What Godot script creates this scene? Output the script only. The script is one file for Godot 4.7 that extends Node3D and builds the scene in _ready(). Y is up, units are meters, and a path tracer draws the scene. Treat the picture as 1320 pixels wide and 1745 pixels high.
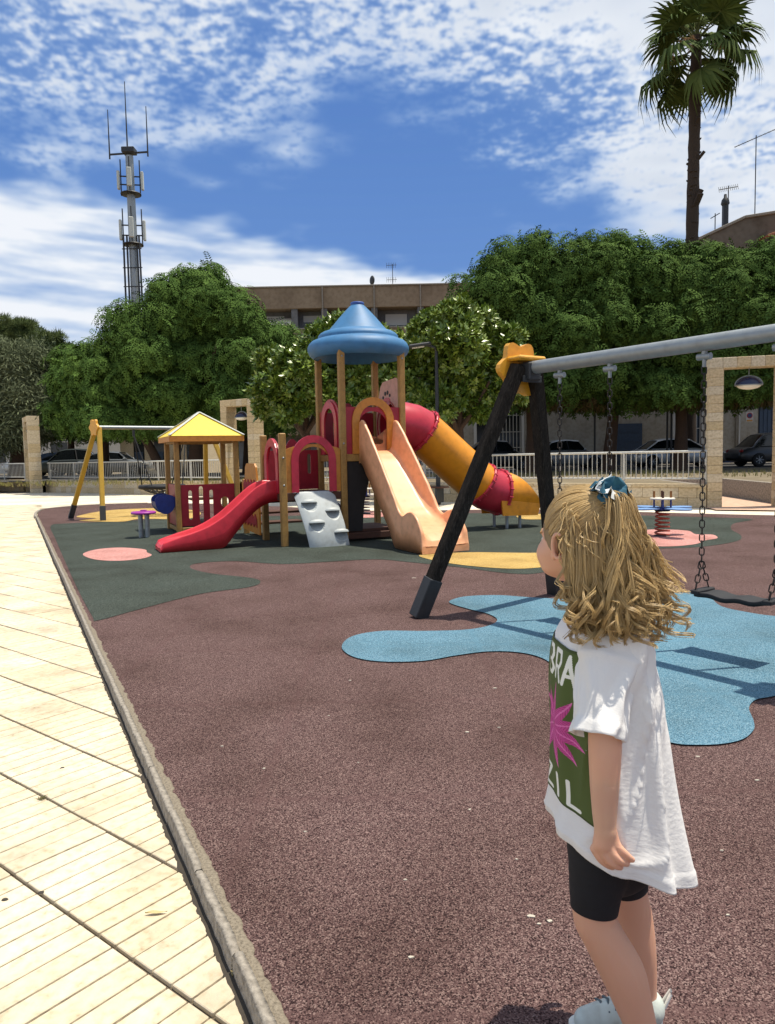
extends Node3D
# A sunny town playground: rubber surface, play tower with slides, swings, a child watching.

const FPX := 1260.0
const EYE := Vector3(0, 1.3, 0)
var cr := Vector3.RIGHT
var cu := Vector3.UP
var cf := Vector3.FORWARD
var M := {}
var taken := {}
var rng := RandomNumberGenerator.new()

# ---------------------------------------------------------------- photo pixel -> place
func ray(x, y) -> Vector3:
	return cf + cr * ((x - 660.0) / FPX) - cu * ((y - 872.5) / FPX)
func G(x, y, h = 0.0) -> Vector3:
	var d := ray(x, y)
	return EYE + d * ((h - EYE.y) / d.y)
func AT(x, y, depth) -> Vector3:
	var d := ray(x, y)
	return EYE + d * (depth / -d.z)

# ---------------------------------------------------------------- geometry collector (counter-clockwise from outside)
class Geo:
	var v := PackedVector3Array()
	var n := PackedVector3Array()
	var uv := PackedVector2Array()
	var c := PackedColorArray()
	var ix := PackedInt32Array()
	var col := Color.WHITE
	func vert(p: Vector3, t := Vector2.ZERO) -> int:
		v.append(p); n.append(Vector3.ZERO); uv.append(t); c.append(col)
		return v.size() - 1
	func tri(a: int, b: int, d: int) -> void:
		var m := (v[b] - v[a]).cross(v[d] - v[a])
		n[a] += m; n[b] += m; n[d] += m
		ix.append(a); ix.append(d); ix.append(b)
	func quad(a: int, b: int, d: int, e: int) -> void:
		tri(a, b, d); tri(a, d, e)
	func ftri(a: Vector3, b: Vector3, d: Vector3) -> void:
		tri(vert(a), vert(b), vert(d))
	func fquad(a: Vector3, b: Vector3, d: Vector3, e: Vector3) -> void:
		quad(vert(a, Vector2(0, 1)), vert(b, Vector2(1, 1)), vert(d, Vector2(1, 0)), vert(e, Vector2(0, 0)))
	# box with chamfered edges
	func box(at: Vector3, s: Vector3, bev := 0.0, b := Basis()) -> void:
		var h := s * 0.5
		bev = minf(bev, minf(h.x, minf(h.y, h.z)) * 0.9)
		var ax := [Vector3(1, 0, 0), Vector3(0, 1, 0), Vector3(0, 0, 1)]
		for k in 3:
			for sg in [-1.0, 1.0]:
				var w: Vector3 = ax[k] * sg
				var u: Vector3 = ax[(k + 1) % 3]
				var t: Vector3 = ax[(k + 2) % 3] * sg
				var hu := h[(k + 1) % 3] - bev
				var ht := h[(k + 2) % 3] - bev
				var o := w * h[k]
				fquad(at + b * (o - u * hu - t * ht), at + b * (o + u * hu - t * ht), at + b * (o + u * hu + t * ht), at + b * (o - u * hu + t * ht))
		if bev > 0.0:
			for k in 3:
				var u: Vector3 = ax[k]
				var p: Vector3 = ax[(k + 1) % 3]
				var q: Vector3 = ax[(k + 2) % 3]
				var L := h[k] - bev
				for sp in [-1.0, 1.0]:
					for sq in [-1.0, 1.0]:
						var a: Vector3 = p * sp * h[(k + 1) % 3] + q * sq * (h[(k + 2) % 3] - bev)
						var d: Vector3 = p * sp * (h[(k + 1) % 3] - bev) + q * sq * h[(k + 2) % 3]
						if sp * sq > 0.0:
							fquad(at + b * (d - u * L), at + b * (d + u * L), at + b * (a + u * L), at + b * (a - u * L))
						else:
							fquad(at + b * (a - u * L), at + b * (a + u * L), at + b * (d + u * L), at + b * (d - u * L))
			for sx in [-1.0, 1.0]:
				for sy in [-1.0, 1.0]:
					for sz in [-1.0, 1.0]:
						var a := Vector3(sx * h.x, sy * (h.y - bev), sz * (h.z - bev))
						var d := Vector3(sx * (h.x - bev), sy * h.y, sz * (h.z - bev))
						var e := Vector3(sx * (h.x - bev), sy * (h.y - bev), sz * h.z)
						if sx * sy * sz > 0.0:
							ftri(at + b * a, at + b * d, at + b * e)
						else:
							ftri(at + b * a, at + b * e, at + b * d)
	func beam(a: Vector3, d: Vector3, w: float, t: float, bev := 0.006, upv := Vector3.UP) -> void:
		var z := (d - a).normalized()
		if absf(z.dot(upv)) > 0.98:
			upv = Vector3(1, 0, 0)
		var x := upv.cross(z).normalized()
		var y := z.cross(x)
		box((a + d) * 0.5, Vector3(w, t, a.distance_to(d)), bev, Basis(x, y, z))
	# rows of points -> smooth sheet; each row must have the same length
	func sheet(rows: Array, closed := false, flip := false) -> void:
		var m: int = rows[0].size()
		var base := v.size()
		for i in rows.size():
			for j in m:
				vert(rows[i][j], Vector2(float(j) / maxf(1.0, m - 1), float(i) / maxf(1.0, rows.size() - 1)))
		for i in rows.size() - 1:
			for j in (m if closed else m - 1):
				var a := base + i * m + j
				var b := base + i * m + (j + 1) % m
				var d := b + m
				var e := a + m
				if flip:
					quad(a, e, d, b)
				else:
					quad(a, b, d, e)
	func fan(ring: PackedVector3Array, flip := false) -> void:
		var m := Vector3.ZERO
		for p in ring:
			m += p
		var o := vert(m / ring.size())
		var first := v.size()
		for p in ring:
			vert(p)
		for j in ring.size():
			var a := first + j
			var b := first + (j + 1) % ring.size()
			if flip:
				tri(o, b, a)
			else:
				tri(o, a, b)
	func tube(pts: Array, rad, sides := 8, caps := true) -> void:
		var rows := []
		var t0: Vector3 = (pts[1] - pts[0]).normalized()
		var u := t0.cross(Vector3.UP)
		if u.length() < 0.1:
			u = t0.cross(Vector3.RIGHT)
		u = u.normalized()
		for i in pts.size():
			var t: Vector3
			if i == 0:
				t = pts[1] - pts[0]
			elif i == pts.size() - 1:
				t = pts[i] - pts[i - 1]
			else:
				t = pts[i + 1] - pts[i - 1]
			t = t.normalized()
			u = (u - t * u.dot(t)).normalized()
			var w := t.cross(u)
			var r: float = rad[i] if rad is Array else rad
			var row := PackedVector3Array()
			for k in sides:
				var a := TAU * k / sides
				row.append(pts[i] + (u * cos(a) + w * sin(a)) * r)
			rows.append(row)
		sheet(rows, true)
		if caps:
			fan(rows[0], true)
			fan(rows[rows.size() - 1], false)
	func lathe(prof: Array, seg := 24, at := Vector3.ZERO, b := Basis()) -> void:
		var rows := []
		for p in prof:
			var row := PackedVector3Array()
			for k in seg:
				var a := -TAU * k / seg
				row.append(at + b * Vector3(cos(a) * p.x, p.y, sin(a) * p.x))
			rows.append(row)
		sheet(rows, true)
	func ball(at: Vector3, r: Vector3, seg := 12, rings := 8, b := Basis()) -> void:
		var rows := []
		for i in rings + 1:
			var e := -PI / 2 + PI * i / rings
			var row := PackedVector3Array()
			for k in seg:
				var a := -TAU * k / seg
				row.append(at + b * (Vector3(cos(a) * cos(e), sin(e), sin(a) * cos(e)) * r))
			rows.append(row)
		sheet(rows, true)
	# flat polygon (xy of T) pushed through depth d along T's z; holes cut out
	func prism(poly: PackedVector2Array, T: Transform3D, d: float, holes := [], bev := 0.0) -> void:
		if Geometry2D.is_polygon_clockwise(poly):
			poly.reverse()
		var face := poly.duplicate()
		for h0 in holes:
			var h: PackedVector2Array = h0.duplicate()
			if not Geometry2D.is_polygon_clockwise(h):
				h.reverse()
			var best := 1e9
			var bi := 0
			var bj := 0
			for i in face.size():
				for j in h.size():
					var q := face[i].distance_squared_to(h[j])
					if q < best:
						best = q; bi = i; bj = j
			var out := PackedVector2Array()
			for i in bi + 1:
				out.append(face[i])
			for j in h.size() + 1:
				out.append(h[(bj + j) % h.size()])
			for i in range(bi, face.size()):
				out.append(face[i])
			face = out
		var ids := Geometry2D.triangulate_polygon(face)
		var inner := face
		for side in 2:
			var z := d * 0.5 if side == 0 else -d * 0.5
			var f := v.size()
			for p in inner:
				vert(T * Vector3(p.x, p.y, z), p)
			for k in range(0, ids.size(), 3):
				var a := ids[k]
				var b := ids[k + 1]
				var e := ids[k + 2]
				var cw := (inner[b] - inner[a]).cross(inner[e] - inner[a]) < 0.0
				if cw == (side == 0):
					tri(f + a, f + e, f + b)
				else:
					tri(f + a, f + b, f + e)
		var loops := [poly]
		for h0 in holes:
			var h: PackedVector2Array = h0.duplicate()
			if not Geometry2D.is_polygon_clockwise(h):
				h.reverse()
			loops.append(h)
		for lp in loops:
			for i in lp.size():
				var p: Vector2 = lp[i]
				var q: Vector2 = lp[(i + 1) % lp.size()]
				fquad(T * Vector3(p.x, p.y, -d * 0.5), T * Vector3(q.x, q.y, -d * 0.5), T * Vector3(q.x, q.y, d * 0.5), T * Vector3(p.x, p.y, d * 0.5))
	func mesh() -> ArrayMesh:
		var a := []
		a.resize(Mesh.ARRAY_MAX)
		for i in n.size():
			n[i] = n[i].normalized() if n[i].length_squared() > 1e-24 else Vector3.UP
		a[Mesh.ARRAY_VERTEX] = v
		a[Mesh.ARRAY_NORMAL] = n
		a[Mesh.ARRAY_TEX_UV] = uv
		a[Mesh.ARRAY_COLOR] = c
		a[Mesh.ARRAY_INDEX] = ix
		var m := ArrayMesh.new()
		m.add_surface_from_arrays(Mesh.PRIMITIVE_TRIANGLES, a)
		return m

# ---------------------------------------------------------------- objects
func numbered(called: String) -> String:
	var k: int = taken.get(called, -1) + 1
	taken[called] = k
	return called if k == 0 else "%s_%03d" % [called, k]
func tag(o, label, category, group = ""):
	o.set_meta("label", label)
	o.set_meta("category", category)
	if group != "":
		o.set_meta("group", group)
	return o
func thing(called, label, category, at = Vector3.ZERO, turn = 0.0, group = "") -> Node3D:
	var o := Node3D.new()
	o.name = numbered(called)
	add_child(o)
	o.position = at
	o.rotation.y = turn
	return tag(o, label, category, group)
func part(parent, called, g, m, at = Vector3.ZERO, b = Basis()) -> MeshInstance3D:
	var o := MeshInstance3D.new()
	o.name = called
	o.mesh = g.mesh() if g is Geo else g
	o.material_override = m
	parent.add_child(o, true)
	o.transform = Transform3D(b, at)
	o.cast_shadow = GeometryInstance3D.SHADOW_CASTING_SETTING_ON
	return o
func single(called, g, m, label, category, group = "", at = Vector3.ZERO, b = Basis()):
	return tag(part(self, numbered(called), g, m, at, b), label, category, group)
func struct(called, g, m, at = Vector3.ZERO) -> MeshInstance3D:
	var o = part(self, numbered(called), g, m, at)
	o.set_meta("kind", "structure")
	return o
func spec(o, text):
	o.set_meta("label", text)
	return o

# ---------------------------------------------------------------- textures and materials
func lut_tex(seed_, freq, cellular, size, stops: Array, octaves = 3) -> ImageTexture:
	return ImageTexture.create_from_image(lut_image(seed_, freq, cellular, size, stops, octaves))
func lut_image(seed_, freq, cellular, size, stops: Array, octaves = 3) -> Image:
	var f := FastNoiseLite.new()
	f.seed = seed_
	f.frequency = freq
	f.noise_type = FastNoiseLite.TYPE_CELLULAR if cellular else FastNoiseLite.TYPE_SIMPLEX_SMOOTH
	if cellular:
		f.fractal_type = FastNoiseLite.FRACTAL_NONE
		f.cellular_return_type = FastNoiseLite.RETURN_CELL_VALUE
	else:
		f.fractal_type = FastNoiseLite.FRACTAL_FBM
		f.fractal_octaves = octaves
	var d := f.get_seamless_image(size, size, false, false, 0.08, true).get_data()
	var lut := []
	for i in 256:
		var t := i / 255.0
		var k := 0
		while k < stops.size() - 2 and stops[k + 1][0] < t:
			k += 1
		var w: float = clampf((t - stops[k][0]) / maxf(1e-5, stops[k + 1][0] - stops[k][0]), 0, 1)
		lut.append(stops[k][1].lerp(stops[k + 1][1], w))
	var out := PackedByteArray()
	out.resize(size * size * 3)
	var lr := PackedByteArray(); var lg := PackedByteArray(); var lb := PackedByteArray()
	for i in 256:
		lr.append(lut[i].r8); lg.append(lut[i].g8); lb.append(lut[i].b8)
	for i in size * size:
		var q := d[i]
		out[i * 3] = lr[q]; out[i * 3 + 1] = lg[q]; out[i * 3 + 2] = lb[q]
	return Image.create_from_data(size, size, false, Image.FORMAT_RGB8, out)
func normal_tex(seed_, freq, cellular, size, strength) -> ImageTexture:
	var im := lut_image(seed_, freq, cellular, size, [[0.0, Color.BLACK], [1.0, Color.WHITE]])
	im.convert(Image.FORMAT_RGBA8)
	im.bump_map_to_normal_map(strength)
	return ImageTexture.create_from_image(im)
func mat(color: Color, rough := 0.6, tex: Texture2D = null, scale := 1.0, metal := 0.0) -> StandardMaterial3D:
	var m := StandardMaterial3D.new()
	m.albedo_color = color
	m.roughness = rough
	m.metallic = metal
	if tex:
		m.albedo_texture = tex
		m.uv1_triplanar = true
		m.uv1_scale = Vector3.ONE * scale
	return m
func with_normal(m: StandardMaterial3D, t: Texture2D, s := 1.0) -> StandardMaterial3D:
	m.normal_enabled = true
	m.normal_texture = t
	m.normal_scale = s
	return m
func with_detail(m: StandardMaterial3D, t: Texture2D, scale: float) -> StandardMaterial3D:
	m.detail_enabled = true
	m.detail_albedo = t
	m.detail_blend_mode = BaseMaterial3D.BLEND_MODE_MUL
	m.detail_uv_layer = BaseMaterial3D.DETAIL_UV_2
	m.uv2_triplanar = true
	m.uv2_world_triplanar = true
	m.uv2_scale = Vector3.ONE * scale
	return m
func h(s: String) -> Color:
	return Color.html(s)
func rubber(base: Color, dark: Color, light: Color, seed_: int) -> StandardMaterial3D:
	var t := lut_tex(seed_, 0.34, true, 1024, [[0.0, dark], [0.22, dark.lerp(base, 0.35)], [0.34, base], [0.72, base.lerp(light, 0.18)], [0.84, light.lerp(base, 0.35)], [1.0, light]])
	var m := mat(Color.WHITE, 0.92, t, 0.9)
	m.uv1_world_triplanar = true
	m.metallic_specular = 0.25
	with_normal(m, M.grain_n, 0.9)
	return with_detail(m, M.stain, 0.16)
func make_materials():
	M.grain_n = normal_tex(3, 0.34, true, 1024, 3.0)
	M.fine_n = normal_tex(8, 0.09, false, 512, 5.0)
	M.stain = lut_tex(21, 0.012, false, 512, [[0.0, h("cfc9c4")], [0.3, h("e9e6e3")], [0.55, h("f6f4f2")], [1.0, h("ffffff")]], 5)
	M.mottle = lut_tex(5, 0.03, false, 256, [[0.0, h("dedad5")], [0.5, h("f5f3f1")], [1.0, h("ffffff")]], 4)
	M.maroon = rubber(h("5d4745"), h("241819"), h("968079"), 11)
	M.green = rubber(h("3c443e"), h("1a211f"), h("70776e"), 12)
	M.blue = rubber(h("5b8499"), h("355667"), h("93b0bd"), 13)
	M.tan = rubber(h("c3a25c"), h("7f6332"), h("e6cf95"), 14)
	M.pink = rubber(h("c98f88"), h("8f5853"), h("ebc3ba"), 15)
	var slab_t := lut_tex(31, 0.05, false, 512, [[0.0, h("b5a78c")], [0.16, h("d6cab0")], [0.4, h("e2d8c2")], [1.0, h("ebe3d0")]], 5)
	M.slab = []
	for k in 4:
		var m := mat([h("f4f1ea"), h("f0ebe1"), h("f2eee6"), h("eee8dc")][k], 0.85, slab_t, 0.7)
		m.uv1_world_triplanar = true
		m.uv1_offset = Vector3(k * 0.31, 0, k * 0.17)
		with_normal(m, M.fine_n, 0.25)
		M.slab.append(with_detail(m, M.stain, 0.3))
	M.joint = mat(h("5d5344"), 0.95, M.mottle, 3.0)
	M.far_pave = with_detail(mat(Color.WHITE, 0.9, slab_t, 0.35), M.stain, 0.06)
	M.far_pave.uv1_world_triplanar = true
	var conc := lut_tex(41, 0.04, false, 512, [[0.0, h("5f594f")], [0.4, h("8b8377")], [1.0, h("aaa294")]], 5)
	M.kerb = with_normal(mat(Color.WHITE, 0.9, conc, 1.6), M.fine_n, 0.6)
	M.mortar = with_normal(mat(h("e4ded2"), 0.95, conc, 4.0), M.fine_n, 1.2)
	M.concrete = with_normal(mat(Color.WHITE, 0.92, conc, 0.7), M.fine_n, 0.5)
	var stone := lut_tex(51, 0.035, false, 512, [[0.0, h("9c8c70")], [0.35, h("c0b094")], [0.7, h("cfc0a4")], [1.0, h("dcd0b6")]], 5)
	M.block = []
	for k in 3:
		var m := with_normal(mat([h("ffffff"), h("f1ead9"), h("fbf3e4")][k], 0.93, stone, 0.8), M.fine_n, 0.7)
		m.uv1_world_triplanar = true
		M.block.append(m)
	# play equipment
	var grain := FastNoiseLite.new()
	grain.seed = 61
	grain.frequency = 1.0
	var gi := Image.create(256, 512, false, Image.FORMAT_RGB8)
	for y in 512:
		for x in 256:
			var w := grain.get_noise_2d(x * 0.11 + grain.get_noise_2d(x * 0.02, y * 0.012) * 3.0, y * 0.006) * 0.5 + grain.get_noise_2d(x * 0.5 + 90, y * 0.03) * 0.3
			var q := clampf(0.84 + w * 0.26, 0.4, 1.0)
			gi.set_pixel(x, y, Color(q, q * 0.985, q * 0.95))
	M.grain = ImageTexture.create_from_image(gi)
	M.post = with_detail(mat(h("c79b55"), 0.62, M.grain, 2.2), M.stain, 0.9)
	M.yellow_post = mat(h("dcb23e"), 0.5, M.grain, 2.0)
	M.orange_ply = mat(h("c98430"), 0.45, M.mottle, 1.2)
	M.fascia = mat(h("d08a35"), 0.5, M.mottle, 1.2)
	M.red = mat(h("a3202f"), 0.42, M.mottle, 1.0)
	M.red_slide = mat(h("d4323f"), 0.34, M.mottle, 0.8)
	M.tube_red = mat(h("bd2b40"), 0.36, M.mottle, 0.8)
	M.tube_yellow = mat(h("e6961a"), 0.33, M.mottle, 0.8)
	M.peach = mat(h("f0b184"), 0.38, M.mottle, 0.9)
	M.pink_panel = mat(h("dd9c86"), 0.4, M.mottle, 1.0)
	M.roof_yellow = mat(h("f2d23c"), 0.45, M.mottle, 1.1)
	M.trim_grey = mat(h("c6cbc4"), 0.5, M.mottle, 2.0)
	M.roof_blue = mat(h("3b76a6"), 0.55, M.mottle, 0.7)
	M.navy = mat(h("20367f"), 0.38, M.mottle, 1.0)
	M.grey_plastic = mat(h("b4bcbd"), 0.45, M.mottle, 1.0)
	M.deck = mat(h("5f3b2b"), 0.75, M.grain, 1.5)
	M.dark_panel = mat(h("2a2522"), 0.7, M.mottle, 1.0)
	M.black = mat(h("17171a"), 0.6)
	M.black_rubber = mat(h("202124"), 0.72, M.mottle, 3.0)
	M.bolt = mat(h("9b9d9e"), 0.35, null, 1.0, 0.9)
	M.galv = with_normal(mat(h("9aa1a3"), 0.5, M.mottle, 1.5, 0.55), M.fine_n, 0.15)
	M.steel_dark = mat(h("3c3e40"), 0.55, M.mottle, 2.0, 0.4)
	M.chain = mat(h("3a3633"), 0.5, M.mottle, 8.0, 0.7)
	M.purple = mat(h("a0379a"), 0.4, M.mottle, 1.5)
	M.spring_red = mat(h("a8462f"), 0.45, M.mottle, 3.0)
	M.petal = mat(h("7ba3d6"), 0.45, M.mottle, 1.4)
	M.white_plastic = mat(h("d9d3c6"), 0.5, M.mottle, 2.0)
	M.handle_wood = mat(h("a06a30"), 0.6, M.grain, 3.0)
	M.bracket = mat(h("e0a22e"), 0.4, M.mottle, 2.0)
	# old swing timber
	var ti := Image.create(256, 512, false, Image.FORMAT_RGB8)
	for y in 512:
		for x in 256:
			var w := grain.get_noise_2d(x * 0.16 + grain.get_noise_2d(x * 0.03, y * 0.01) * 2.0, y * 0.005)
			var fine := grain.get_noise_2d(x * 0.9, y * 0.03 + 50)
			var crack := smoothstep(0.45, 0.62, grain.get_noise_2d(x * 0.22 + 300, y * 0.004))
			var worn := smoothstep(0.25, 0.6, grain.get_noise_2d(x * 0.3 + 700, y * 0.006)) * 0.17
			var q := clampf(0.17 + w * 0.10 + fine * 0.06 + worn - crack * 0.14, 0.03, 0.5)
			ti.set_pixel(x, y, Color(q * 1.02, q, q * 0.97))
	M.timber = mat(h("fff2e6"), 0.95, ImageTexture.create_from_image(ti), 2.2)
	M.timber.metallic_specular = 0.15
	with_normal(M.timber, M.fine_n, 0.4)
	# town
	M.rail = mat(h("c9c8c0"), 0.5, M.mottle, 2.0, 0.2)
	M.asphalt = with_detail(mat(h("4a4a4b"), 0.95, M.mottle, 0.6), M.stain, 0.05)
	M.terrace = with_detail(mat(h("81765f"), 0.97, M.mottle, 0.5), M.stain, 0.1)
	M.kerb_pink = mat(h("c9aa92"), 0.95, M.mottle, 0.6)
	M.earth = with_detail(mat(h("8b7a58"), 0.97, M.mottle, 0.4), M.stain, 0.12)
	M.render_white = with_detail(with_normal(mat(h("a8a499"), 0.95, M.mottle, 0.5), M.fine_n, 0.5), M.stain, 0.08)
	M.dado = mat(h("26385a"), 0.8, M.mottle, 0.5)
	M.window_dark = mat(h("1d2124"), 0.15)
	M.frame_white = mat(h("b8b6b0"), 0.6)
	M.iron = mat(h("a5a29a"), 0.6)
	M.garage = mat(h("35465c"), 0.6, M.mottle, 0.7)
	M.brick_brown = with_detail(mat(h("9a8870"), 0.93, M.mottle, 0.3), M.stain, 0.05)
	M.gable = with_detail(mat(h("786e62"), 0.95, M.mottle, 0.3), M.stain, 0.05)
	M.grey_wall = with_detail(mat(h("7b7c7c"), 0.93, M.mottle, 0.3), M.stain, 0.05)
	M.shutter = mat(h("c3bfb4"), 0.7)
	M.awning = mat(h("d0c6b4"), 0.8)
	M.roof_tile = mat(h("a5684c"), 0.85, M.mottle, 0.8)
	M.bark = with_normal(mat(h("5a4638"), 0.95, M.grain, 0.9), M.fine_n, 1.0)
	M.bark_palm = with_normal(mat(h("43362c"), 0.95, M.mottle, 1.2), M.fine_n, 1.2)
	M.leaf = mat(Color.WHITE, 0.75)
	M.leaf.metallic_specular = 0.12
	M.leaf.vertex_color_use_as_albedo = true
	M.leaf.backlight_enabled = true
	M.leaf.backlight = Color(0.10, 0.14, 0.03)
	M.gloss_leaf = mat(Color.WHITE, 0.33)
	M.gloss_leaf.vertex_color_use_as_albedo = true
	M.gloss_leaf.backlight_enabled = true
	M.gloss_leaf.backlight = Color(0.12, 0.16, 0.03)
	M.glass_dark = mat(h("15191c"), 0.06)
	M.tyre = mat(h("18181a"), 0.85)
	M.hub = mat(h("a4a7a9"), 0.35, null, 1.0, 0.7)
	M.lamp_white = mat(h("d8d5cc"), 0.4)
	M.lamp_glass = mat(h("1c2544"), 0.2)
func _ready():
	# ---- camera
	var p := deg_to_rad(4.33)
	var roll := deg_to_rad(1.1)
	var u0 := Vector3.RIGHT.cross(Vector3(0, -sin(p), -cos(p)))
	cf = Vector3(0, -sin(p), -cos(p))
	cr = Vector3.RIGHT * cos(roll) - u0 * sin(roll)
	cu = u0 * cos(roll) + Vector3.RIGHT * sin(roll)
	var cam := Camera3D.new()
	cam.name = "camera"
	cam.fov = 2.0 * rad_to_deg(atan(872.5 / FPX))
	cam.far = 2000.0
	cam.near = 0.05
	add_child(cam)
	cam.transform = Transform3D(Basis(cr, cu, -cf), EYE)
	cam.current = true
	# ---- sky, sun, exposure
	var env := Environment.new()
	env.background_mode = Environment.BG_SKY
	var sm := PanoramaSkyMaterial.new()
	sm.panorama = ImageTexture.create_from_image(sky_image())
	sm.energy_multiplier = 1.0
	var sky := Sky.new()
	sky.sky_material = sm
	env.sky = sky
	env.background_energy_multiplier = 0.88
	env.tonemap_mode = Environment.TONE_MAPPER_LINEAR
	env.tonemap_exposure = 1.12
	env.sdfgi_enabled = true
	env.ssao_enabled = true
	env.ssil_enabled = true
	var we := WorldEnvironment.new()
	we.name = "world_environment"
	we.environment = env
	add_child(we)
	var sun := DirectionalLight3D.new()
	sun.name = "sun"
	sun.light_energy = 1.6
	sun.light_angular_distance = 0.55
	sun.light_color = Color(1.0, 0.965, 0.90)
	sun.shadow_enabled = true
	add_child(sun)
	sun.look_at_from_position(Vector3.ZERO, -Vector3(0.285, 1.0, -0.054), Vector3(0, 0, 1))
	# ---- the place
	make_materials()
	build_ground()
	build_walls()
	build_buildings()
	build_trees()
	build_cars()
	build_street()
	build_equipment()
	build_person()

# ---------------------------------------------------------------- sky
func ramp(x: float, pts: Array) -> float:
	if x <= pts[0][0]:
		return pts[0][1]
	for i in pts.size() - 1:
		if x < pts[i + 1][0]:
			return lerpf(pts[i][1], pts[i + 1][1], (x - pts[i][0]) / (pts[i + 1][0] - pts[i][0]))
	return pts[-1][1]
func sky_image() -> Image:
	var SW := 3072
	var SH := 1536
	var puff := FastNoiseLite.new()
	puff.seed = 71; puff.noise_type = FastNoiseLite.TYPE_SIMPLEX_SMOOTH
	puff.frequency = 1.0; puff.fractal_octaves = 4; puff.fractal_gain = 0.55
	var big := FastNoiseLite.new()
	big.seed = 72; big.noise_type = FastNoiseLite.TYPE_SIMPLEX_SMOOTH
	big.frequency = 1.0; big.fractal_octaves = 3
	var edge_a := [[-180, 22.0], [-60, 22.0], [-27, 20.5], [-15.9, 22.0], [-7.2, 24.0], [-0.9, 26.0], [4.5, 24.6], [8.6, 20.7], [15, 18.2], [19.2, 15.0], [27.6, 11.0], [60, 10.0], [120, 15.0], [180, 22.0]]
	var edge_b := [[-180, 15.0], [-60, 18.0], [-27, 18.4], [-18, 17.6], [-10, 16.4], [-2.7, 15.0], [5.4, 13.2], [12, 10.5], [20, 8.0], [60, 8.0], [180, 15.0]]
	var rows := []
	rows.resize(SH)
	var work := func(y: int) -> void:
		var out := PackedByteArray()
		out.resize(SW * 3)
		var el := 90.0 - (y + 0.5) * 180.0 / SH
		var se := sin(deg_to_rad(el))
		var ce := cos(deg_to_rad(el))
		var clear := Vector3(0.325, 0.49, 0.765).lerp(Vector3(0.50, 0.655, 0.875), pow(clampf(1.0 - el / 42.0, 0, 1), 1.6))
		clear = clear.lerp(Vector3(0.29, 0.445, 0.72), clampf((el - 40.0) / 50.0, 0, 1))
		for x in SW:
			var az := wrapf((x + 0.5) / SW * 360.0, -180.0, 180.0)
			var r := clear
			if el > -4.0:
				var a := deg_to_rad(az)
				var inv := 1.0 / maxf(0.075, se + 0.04)
				var px := sin(a) * ce * inv
				var pz := -cos(a) * ce * inv
				var lo := big.get_noise_2d(px * 0.9, pz * 0.9)
				var lo2 := big.get_noise_2d(px * 2.6 + 40.0, pz * 2.6)
				var ea := ramp(az, edge_a)
				var eb := ramp(az, edge_b)
				# high mackerel field
				var covA := smoothstep(-3.2, 5.0, el - ea + lo2 * 4.5 + lo * 2.0)
				var dense := smoothstep(6.0, 22.0, az + lo * 8.0)
				var dA := 0.0
				if covA > 0.0:
					var n1 := puff.get_noise_2d(px * 11.0 + lo * 1.5, pz * 15.0)
					var n2 := puff.get_noise_2d(px * 30.0 + 7.0, pz * 38.0 + lo2)
					var q := n1 * 0.55 + n2 * 0.42 + lo * 0.45 + lo2 * 0.22
					dA = covA * clampf(smoothstep(-0.40 - dense * 0.42, 0.34 - dense * 0.12, q) * (0.92 + dense * 0.08) + covA * 0.14, 0, 1)
				# low streaky veil
				var covB := smoothstep(-0.9, 1.6, eb - el + lo2 * 1.6)
				var dB := 0.0
				if covB > 0.0:
					var s1 := puff.get_noise_2d(az * 0.035 + el * 0.05, el * 0.42 + az * 0.016)
					var s2 := puff.get_noise_2d(az * 0.22, el * 1.3 + az * 0.05 + 9.0)
					dB = covB * clampf(0.92 + s1 * 0.75 + s2 * 0.22 - smoothstep(5.0, 16.0, az) * 0.35, 0, 1) * (1.0 - smoothstep(16.0, 30.0, az) * 0.5)
				var d := 1.0 - (1.0 - dA * 0.97) * (1.0 - dB * 0.98)
				var white := Vector3(0.965, 0.98, 1.0)
				if dA > 0.5:
					white -= Vector3(0.10, 0.085, 0.06) * smoothstep(0.55, 1.0, dA) * clampf(0.5 + lo2 * 0.9, 0, 1)
				r = clear.lerp(white, d)
			else:
				r = Vector3(0.55, 0.54, 0.5)
			out[x * 3] = int(clampf(r.x * 255.0, 0, 255))
			out[x * 3 + 1] = int(clampf(r.y * 255.0, 0, 255))
			out[x * 3 + 2] = int(clampf(r.z * 255.0, 0, 255))
		rows[y] = out
	var upto := int(SH * 0.53)
	var job := WorkerThreadPool.add_group_task(work, upto)
	WorkerThreadPool.wait_for_group_task_completion(job)
	var floor_row := PackedByteArray()
	floor_row.resize(SW * 3)
	for x in SW:
		floor_row[x * 3] = 140; floor_row[x * 3 + 1] = 137; floor_row[x * 3 + 2] = 128
	var data := PackedByteArray()
	for y in SH:
		data.append_array(rows[y] if y < upto else floor_row)
	return Image.create_from_data(SW, SH, false, Image.FORMAT_RGB8, data)

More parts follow.
